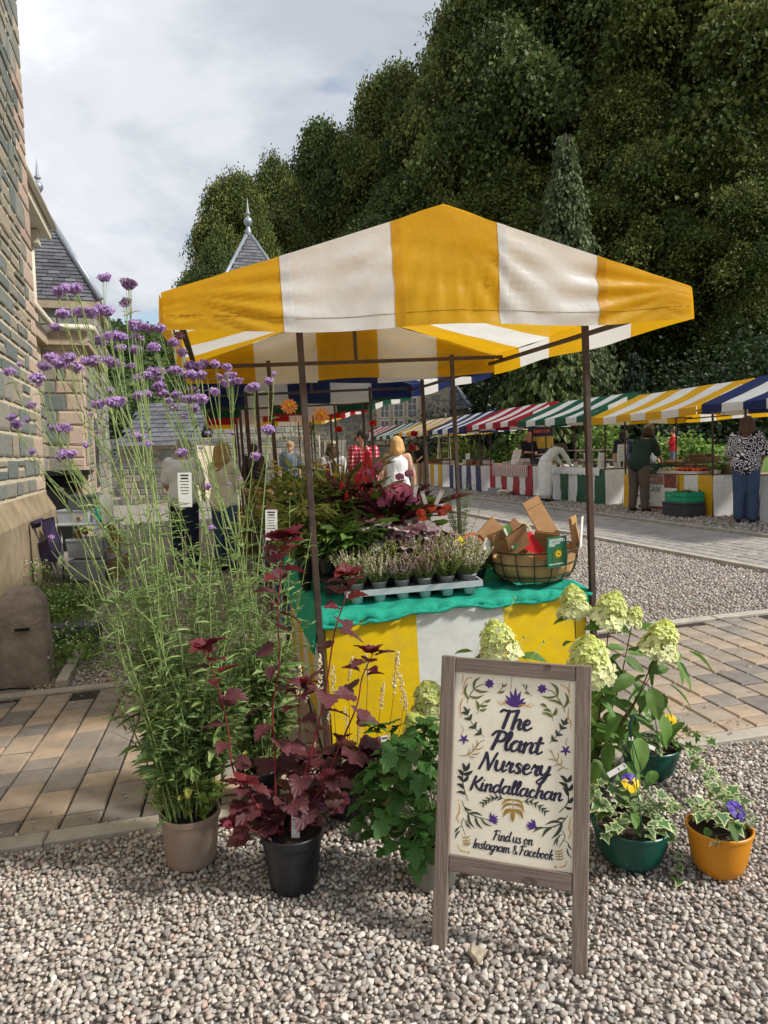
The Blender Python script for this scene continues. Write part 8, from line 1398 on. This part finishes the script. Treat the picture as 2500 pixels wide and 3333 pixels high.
bw = thing('boundary_wall', 'low stone wall closing the yard behind the man in the white t-shirt', 'wall', (D(430, 1470, 30)[0], 30, -.1)); xw0, xw1 = D(250, 1470, 30)[0], D(1040, 1470, 30)[0]; fbox(bw, 'core', m_mortar, xw0, xw1, 30, 30.4, -.3, 2.3); stones(bw, (xw0, 30, -.1), (1, 0, 0), (0, 0, 1), xw1 - xw0, 2.4, 72, (.15, .3), (.25, .6), .025, joined=True)
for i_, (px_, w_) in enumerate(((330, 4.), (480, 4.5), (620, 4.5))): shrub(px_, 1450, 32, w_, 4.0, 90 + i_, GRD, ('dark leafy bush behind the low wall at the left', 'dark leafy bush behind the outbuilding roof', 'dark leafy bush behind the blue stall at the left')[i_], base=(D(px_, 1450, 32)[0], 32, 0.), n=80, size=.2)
# ------------------------------------------------------------------ goods on the right-hand stalls
m_crate_g, m_crate_d, m_wcr = M('green_crate_plastic', lin(14, 150, 110), rough=.45, var=.06), M('dark_green_crate', lin(26, 74, 60), rough=.5, var=.06), M('old_crate_wood', lin(112, 92, 76), rough=.9, var=.2, vs=6)
def RW(k, x, y, z=0): return np.array(ROW[k][1] @ Vector((x, y, z)))
def bin_(name, label, k, x, y, z, w, d, h, mat, rz=0, fill=None, fn=60, group='crates and boxes at the right row'):
    """an open slatted crate: floor, four walls of slats, corner posts; optionally heaped with produce"""
    t = thing(name, label, 'crate', mat=ROW[k][1] @ Matrix.Translation((x, y, z)) @ Matrix.Rotation(rz, 4, 'Z'), group=group); MB().box((0, 0, .008), (w, d, .014)).build('floor', mat, t)
    for i in range(2):
        zc = h * (.3 + .45 * i)
        for s in (-1, 1): MB().box((0, s * (d / 2), zc), (w, .012, h * .36)).build('slat', mat, t); MB().box((s * (w / 2), 0, zc), (.012, d - .014, h * .36)).build('slat', mat, t)
    for sx in (-1, 1):
        for sy in (-1, 1): MB().box((sx * (w / 2 - .018), sy * (d / 2 - .018), h / 2), (.022, .022, h)).build('corner', mat, t)
    if fill: r = np.random.default_rng(int(x * 1000 + y * 77)); P = np.stack([r.uniform(-w * .43, w * .43, fn), r.uniform(-d * .43, d * .43, fn), h * .8 + r.uniform(0, .05, fn)], 1); V, Fq = inst(IC1[0], IC1[1], np.eye(3)[None] * r.uniform(.018, .032, (fn, 1, 1)), P); npobj('produce', V, Fq, m_fol, t, np.repeat(np.array([lin(*c) for c in fill])[r.integers(0, len(fill), fn)], 20, 0), world=False, kind='stuff')
    return t
CT = .775; K = 1
bin_('plastic_crate', 'bright green plastic crate standing on the black box by the vegetable stall', K, .36, .75, .30, .36, .56, .19, m_crate_g, fill=((90, 120, 50), (120, 100, 60)), fn=14)
t = thing('insulated_box', 'black insulated box on the gravel under the bright green crate', 'box', mat=ROW[K][1] @ Matrix.Translation((.34, .74, .0))); MB().box((0, 0, .14), (.40, .64, .26)).build('body', M('black_foam', lin(58, 58, 62), rough=.7, var=.1), t, bevel=.012); MB().box((0, 0, .285), (.41, .65, .04)).build('lid', bpy.data.materials['black_foam'], t, bevel=.01); [MB().box((.0 - .2, y, .2), (.02, .1, .06)).build('handle', bpy.data.materials['black_foam'], t, bevel=.004) for y in (-.15, .15)]
bin_('plastic_crate', 'dark green plastic crate in front of the woman in green', K, .82, 2.1, CT, .34, .55, .17, m_crate_d, fill=((80, 110, 50),), fn=20)
for i, (x, y, z, lb, fl) in enumerate(((1.35, 1.75, CT, 'brown wooden crate at the back of the vegetable counter', None), (1.35, 1.1, CT, 'brown wooden crate in the middle of the back of the vegetable counter', None), (1.38, 1.5, CT + .16, 'tilted wooden crate on top of the others', ((120, 90, 60),)), (1.1, .5, CT, 'wooden crate full of leafy greens', ((70, 110, 44), (110, 140, 60))), (1.45, 2.3, CT + .05, 'wooden crate of paper bags at the far end of the vegetable counter', ((190, 160, 120),)))): bin_('wooden_crate', lb, K, x, y, z, .36, .55, .15, m_wcr, fill=fl)
for i, (x, y, lb) in enumerate(((.84, .52, 'white punnet of green vegetables at the front corner of the vegetable stall'), (.98, .50, 'white punnet of salad leaves behind the corner punnet'), (1.12, .52, 'white punnet of leafy greens at the end of the vegetable stall'))):
    t = thing('punnet', lb, 'punnet', mat=ROW[K][1] @ Matrix.Translation((x, y, CT + (.0 if i < 2 else .15))), group='white punnets of greens'); b = MB(); b.lathe([(.05, 0), (.075, .075)], 4, ph=math.pi / 4, sx=1, sy=1.5); b.build('tub', m_white, t); k = 60; a = RNG.uniform(0, 6.283, k); V, Fq = inst(T_HYD[0], T_HYD[1], frames(np.stack([np.cos(a), np.sin(a), RNG.uniform(.2, 1, k)], 1), None, RNG.uniform(.06, .12, k)), np.stack([np.cos(a) * .04, np.sin(a) * .06, RNG.uniform(.05, .12, k)], 1)); npobj('greens', V, Fq, m_fol, t, np.repeat(np.array([lin(112, 152, 62), lin(140, 172, 86), lin(86, 124, 50)])[RNG.integers(0, 3, k)], len(T_HYD[1]), 0), smooth=False, world=False, kind='stuff')
bin_('tomato_tray', 'shallow tray of red and orange tomatoes on the vegetable counter', K, .78, 1.05, CT, .30, .62, .05, m_white, fill=((206, 60, 40), (226, 120, 40), (190, 40, 36)), fn=160); bin_('egg_tray', 'tray of egg cartons on the vegetable counter', K, .80, 1.62, CT, .30, .5, .06, m_white, fill=((206, 176, 136), (224, 204, 170)), fn=70)
# banner hung on the vegetable stall
BM = ROW[K][1] @ Matrix.Translation((.555, 2.35, .0)) @ Matrix.Rotation(-PI / 2, 4, 'Z'); t = thing('hanging_banner', 'white banner lettered ARNGASK HOME hanging on the front of the vegetable stall', 'banner', mat=BM)
MB().box((.6, 0, .42), (1.16, .004, .66)).build('cloth', m_white, t); MB().box((.42, -.004, .66), (.78, .003, .18)).build('egg_photo', M('egg_photo', lin(150, 136, 130), rough=.6, var=.2, vs=20), t)
b = MB(); [b.sphere((.10 + .075 * i, -.008, .66), (.034, .006, .045), 8, col=lin(*((198, 212, 206), (206, 206, 198), (226, 200, 186), (222, 170, 156), (206, 120, 110))[min(4, i // 2)])) for i in range(10)]; b.build('eggs_print', m_fol, t, smooth=True)['kind'] = 'stuff'; MB().box((1.0, -.004, .64), (.34, .003, .24)).build('food_photo', M('food_photo', lin(130, 74, 60), rough=.6, var=.5, vs=12), t)
FX = Matrix.Rotation(math.pi / 2, 4, 'X')
for s, x, z, sz in (('ARNGASK', .06, .43, .15), ('HOME', .02, .29, .15), ('Perthshire', .12, .18, .09)): text_obj(s, sz, m_ink, t, Matrix.Translation((x, -.005, z)) @ FX)
MB().box((.6, -.003, .13), (1.1, .003, .06)).build('strip_photo', bpy.data.materials['food_photo'], t)
# red stall cloth, white cloth, boxes
def spread(k, label, x0, y0, y1, drop, mat, nm='table_cloth', scal=0):
    t = thing(nm, label, 'cloth', mat=ROW[k][1].copy(), group='cloths over the right row counters'); b = MB()
    def fn(a, c): y = y0 + (y1 - y0) * a; s = c * (drop + .9); h = drop + scal * abs(math.sin(y * 14)); return (x0 - .035 - .008 * math.sin(y * 9), y, CT + .006 - (h - s * h / drop) if s < drop else 0) if s < drop else (x0 - .03 + (s - drop), y, CT + .008)
    b.grid(fn, 40, 14); b.build('cloth', mat, t, smooth=True)
mpt = fab('woven_pattern', (196, 190, 184)); n_ = mpt.node_tree.nodes; wv = n_.new('ShaderNodeTexWave'); wv.inputs['Scale'].default_value = 3.2; wv.bands_direction = 'Y'; wv.inputs['Distortion'].default_value = 2.; tcx = n_.new('ShaderNodeTexCoord'); mpt.node_tree.links.new(tcx.outputs['Object'], wv.inputs[0]); rp = n_.new('ShaderNodeValToRGB'); e = rp.color_ramp.elements; e[0].color = (*lin(96, 112, 120), 1); e[1].color = (*lin(214, 206, 198), 1); q = e.new(.45); q.color = (*lin(206, 150, 134), 1); mpt.node_tree.links.new(wv.outputs[0], rp.inputs[0]); mpt.node_tree.links.new(rp.outputs[0], next(x for x in n_ if x.type == 'HUE_SAT').inputs['Color'])
spread(3, 'patterned woven cloth hanging over the red stall counter', .6, .55, 2.6, .30, mpt); spread(2, 'white scalloped cloth over the green stall counter', .6, .5, 2.7, .12, m_wtee, scal=.03)
rg = random.Random(5); WRES = ((150, 116, 80), (196, 190, 178), (92, 70, 56), (60, 64, 70), (206, 200, 190), (130, 88, 60))
for k, n, what in ((2, 14, 'small jar or box among the goods on the green stall'), (3, 6, 'flat wooden box on the red stall counter'), (4, 7, 'small wooden box on the far blue stall counter'), (5, 7, 'wooden box on the far yellow stall counter'), (6, 4, 'box on the far green stall counter')):
    for i in range(n):
        w_, d_, h_ = (.07, .07, rg.uniform(.06, .14)) if k == 2 else (rg.uniform(.2, .35), rg.uniform(.25, .4), rg.uniform(.05, .16)); t = thing('goods_box', what + ', ' + ('nearest' if i == 0 else 'farthest' if i == n - 1 else ('second', 'third', 'fourth', 'fifth', 'sixth', 'seventh', 'eighth', 'ninth', 'tenth', 'eleventh', 'twelfth', 'thirteenth')[i - 1] + ' from the near end'), 'box', mat=ROW[k][1] @ Matrix.Translation((rg.uniform(.75, 1.5), .5 + 2.1 * (i + .5) / n, CT + .012)) @ Matrix.Rotation(rg.uniform(-.3, .3), 4, 'Z'), group=f'goods on stall counter, {ROWC[k][1]} {k}'); c = WRES[rg.randrange(6)]; MB().box((0, 0, h_ / 2), (w_, d_, h_)).build('body', M('goods', lin(*c), rough=.7, var=.1), t, bevel=.004); MB().box((0, 0, h_ + .006), (w_ * 1.02, d_ * 1.02, .012)).build('lid', M('goods_lid', lin(*[int(v * .8) for v in c]), rough=.7), t)
def stand_sign(k, x, y, w, h, tilt, label, nm='sign_board', mat=None):
    t = thing(nm, label, 'sign', mat=ROW[k][1] @ Matrix.Translation((x, y, CT + .01)) @ Matrix.Rotation(-PI / 2 + .25, 4, 'Z') @ Matrix.Rotation(-tilt, 4, 'X')); MB().box((0, 0, h / 2), (w, .012, h)).build('board', mat or m_white, t); b = MB(); [b.box((0, -.008, h * (.85 - .1 * i)), (w * rg.uniform(.4, .7), .001, h * .02)) for i in range(6)]; b.build('print', M('grey_ink', lin(150, 150, 150), rough=.8), t)['kind'] = 'stuff'; return t
stand_sign(3, .9, 1.9, .32, .42, .35, 'white framed print propped on the patterned cloth of the red stall'); stand_sign(2, 1.1, 1.2, .22, .32, .1, 'small white sign standing among the goods of the green stall'); stand_sign(2, 1.4, .9, .25, .5, .1, 'tall white notice at the back of the green stall'); stand_sign(4, .9, 2.0, .2, .34, .1, 'small white display frame on the far blue stall')
# dark pull-up banner behind the red stall
BMq = ROW[3][1] @ Matrix.Translation((2.0, 2.35, 0)) @ Matrix.Rotation(-PI / 2 + .5, 4, 'Z'); t = thing('pull_up_banner', 'navy pull-up banner with orange heading and yellow band behind the red stall', 'banner', mat=BMq); m_nb = M('navy_print', lin(44, 52, 80), rough=.5, var=.05)
MB().box((0, 0, 1.0), (.78, .01, 1.95)).build('sheet', m_nb, t); MB().box((0, -.007, 1.36), (.78, .004, .34)).build('yellow_band', M('mustard_print', lin(190, 176, 70), rough=.5), t); MB().box((-.28, -.011, 1.36), (.1, .003, .22)).build('badge', m_white, t); MB().box((0, 0, .03), (.84, .12, .06)).build('base', m_steel, t); b = MB(); [b.box((0.015 * (i % 2), -.007, 1.02 - .1 * i), (.68 - .05 * (i % 3), .003, .035)) for i in range(8)]; b.build('text_lines', m_wht, t)['kind'] = 'stuff'; b = MB(); [b.box((-.21 + .07 * i + (.04 if i > 3 else 0), -.007, 1.68), (.05, .003, .09)) for i in range(7)]; b.build('heading', M('orange_print', lin(206, 104, 60), rough=.5), t)['kind'] = 'stuff'; b = MB(); b.add([(-.06, -.008, 1.86), (0, -.008, 1.78), (.07, -.008, 1.9), (0, -.008, 1.84)], [(0, 1, 2, 3)]); b.build('emblem', bpy.data.materials['orange_print'], t)
# white step ladder beside the far yellow stall
lp = at_feet(1440, 27.5); t = thing('step_ladder', 'white wooden step ladder beside the far yellow stall', 'ladder', tuple(lp), rz=-.3)
for s in (-1, 1): MB().bar((s * .26, 0, 0), (s * .17, .28, 2.0), .05, .04).build('rail', m_cream_w, t); MB().bar((s * .24, .75, 0), (s * .17, .32, 2.0), .04, .03).build('back_rail', m_cream_w, t)
for i in range(6): z = .28 + i * .3; MB().box((0, z * .14, z), (.50 - z * .09, .10, .03)).build('step', m_cream_w, t)
# bits on the ground before the red stall
p = G(1640, 1612); V, Fq = pebble_tpl(IC2, 5); o = npobj('paper_sack', V * [.28, .18, .09] + p + [0, 0, .07], Fq, m_cream_tee, smooth=False); tag(o, 'crumpled cream sack on the gravel before the blue stall', 'sack'); p = G(1600, 1608); p = G(1622, 1607); plastic_box('storage_box', 'small clear plastic box on the gravel beside the red stall', tuple(G(1607, 1609)), .3, .2, .16, m_clear, m_clear, m_cardb, 'boxes on the far gravel')
# picnic tables on the lawn
def picnic(px, d, label):
    p = D(px, 1450, d); u = p @ GU; p[2] = bankz(u); t = thing('picnic_table', label, 'picnic table', tuple(p), rz=.1, group='picnic tables on the lawn'); m_ = m_woodh
    for i in range(5): MB().box((0, -.3 + .15 * i, .74), (1.8, .13, .04)).build('table_plank', m_, t)
    for s in (-1, 1):
        for i in range(2): MB().box((0, s * (.68 + .13 * i), .44), (1.8, .12, .04)).build('seat_plank', m_, t)
        MB().box((s * .6, 0, .40), (.05, 1.5, .09)).build('cross_beam', m_, t); [MB().bar((s * .6, q * .6, 0), (s * .6, q * .25, .72), .05, .09).build('leg', m_, t) for q in (-1, 1)]
    return t
picnic(1950, 22, 'weathered picnic table on the lawn behind the green stall'); picnic(2140, 22.5, 'weathered picnic table on the lawn behind the vegetable stall')
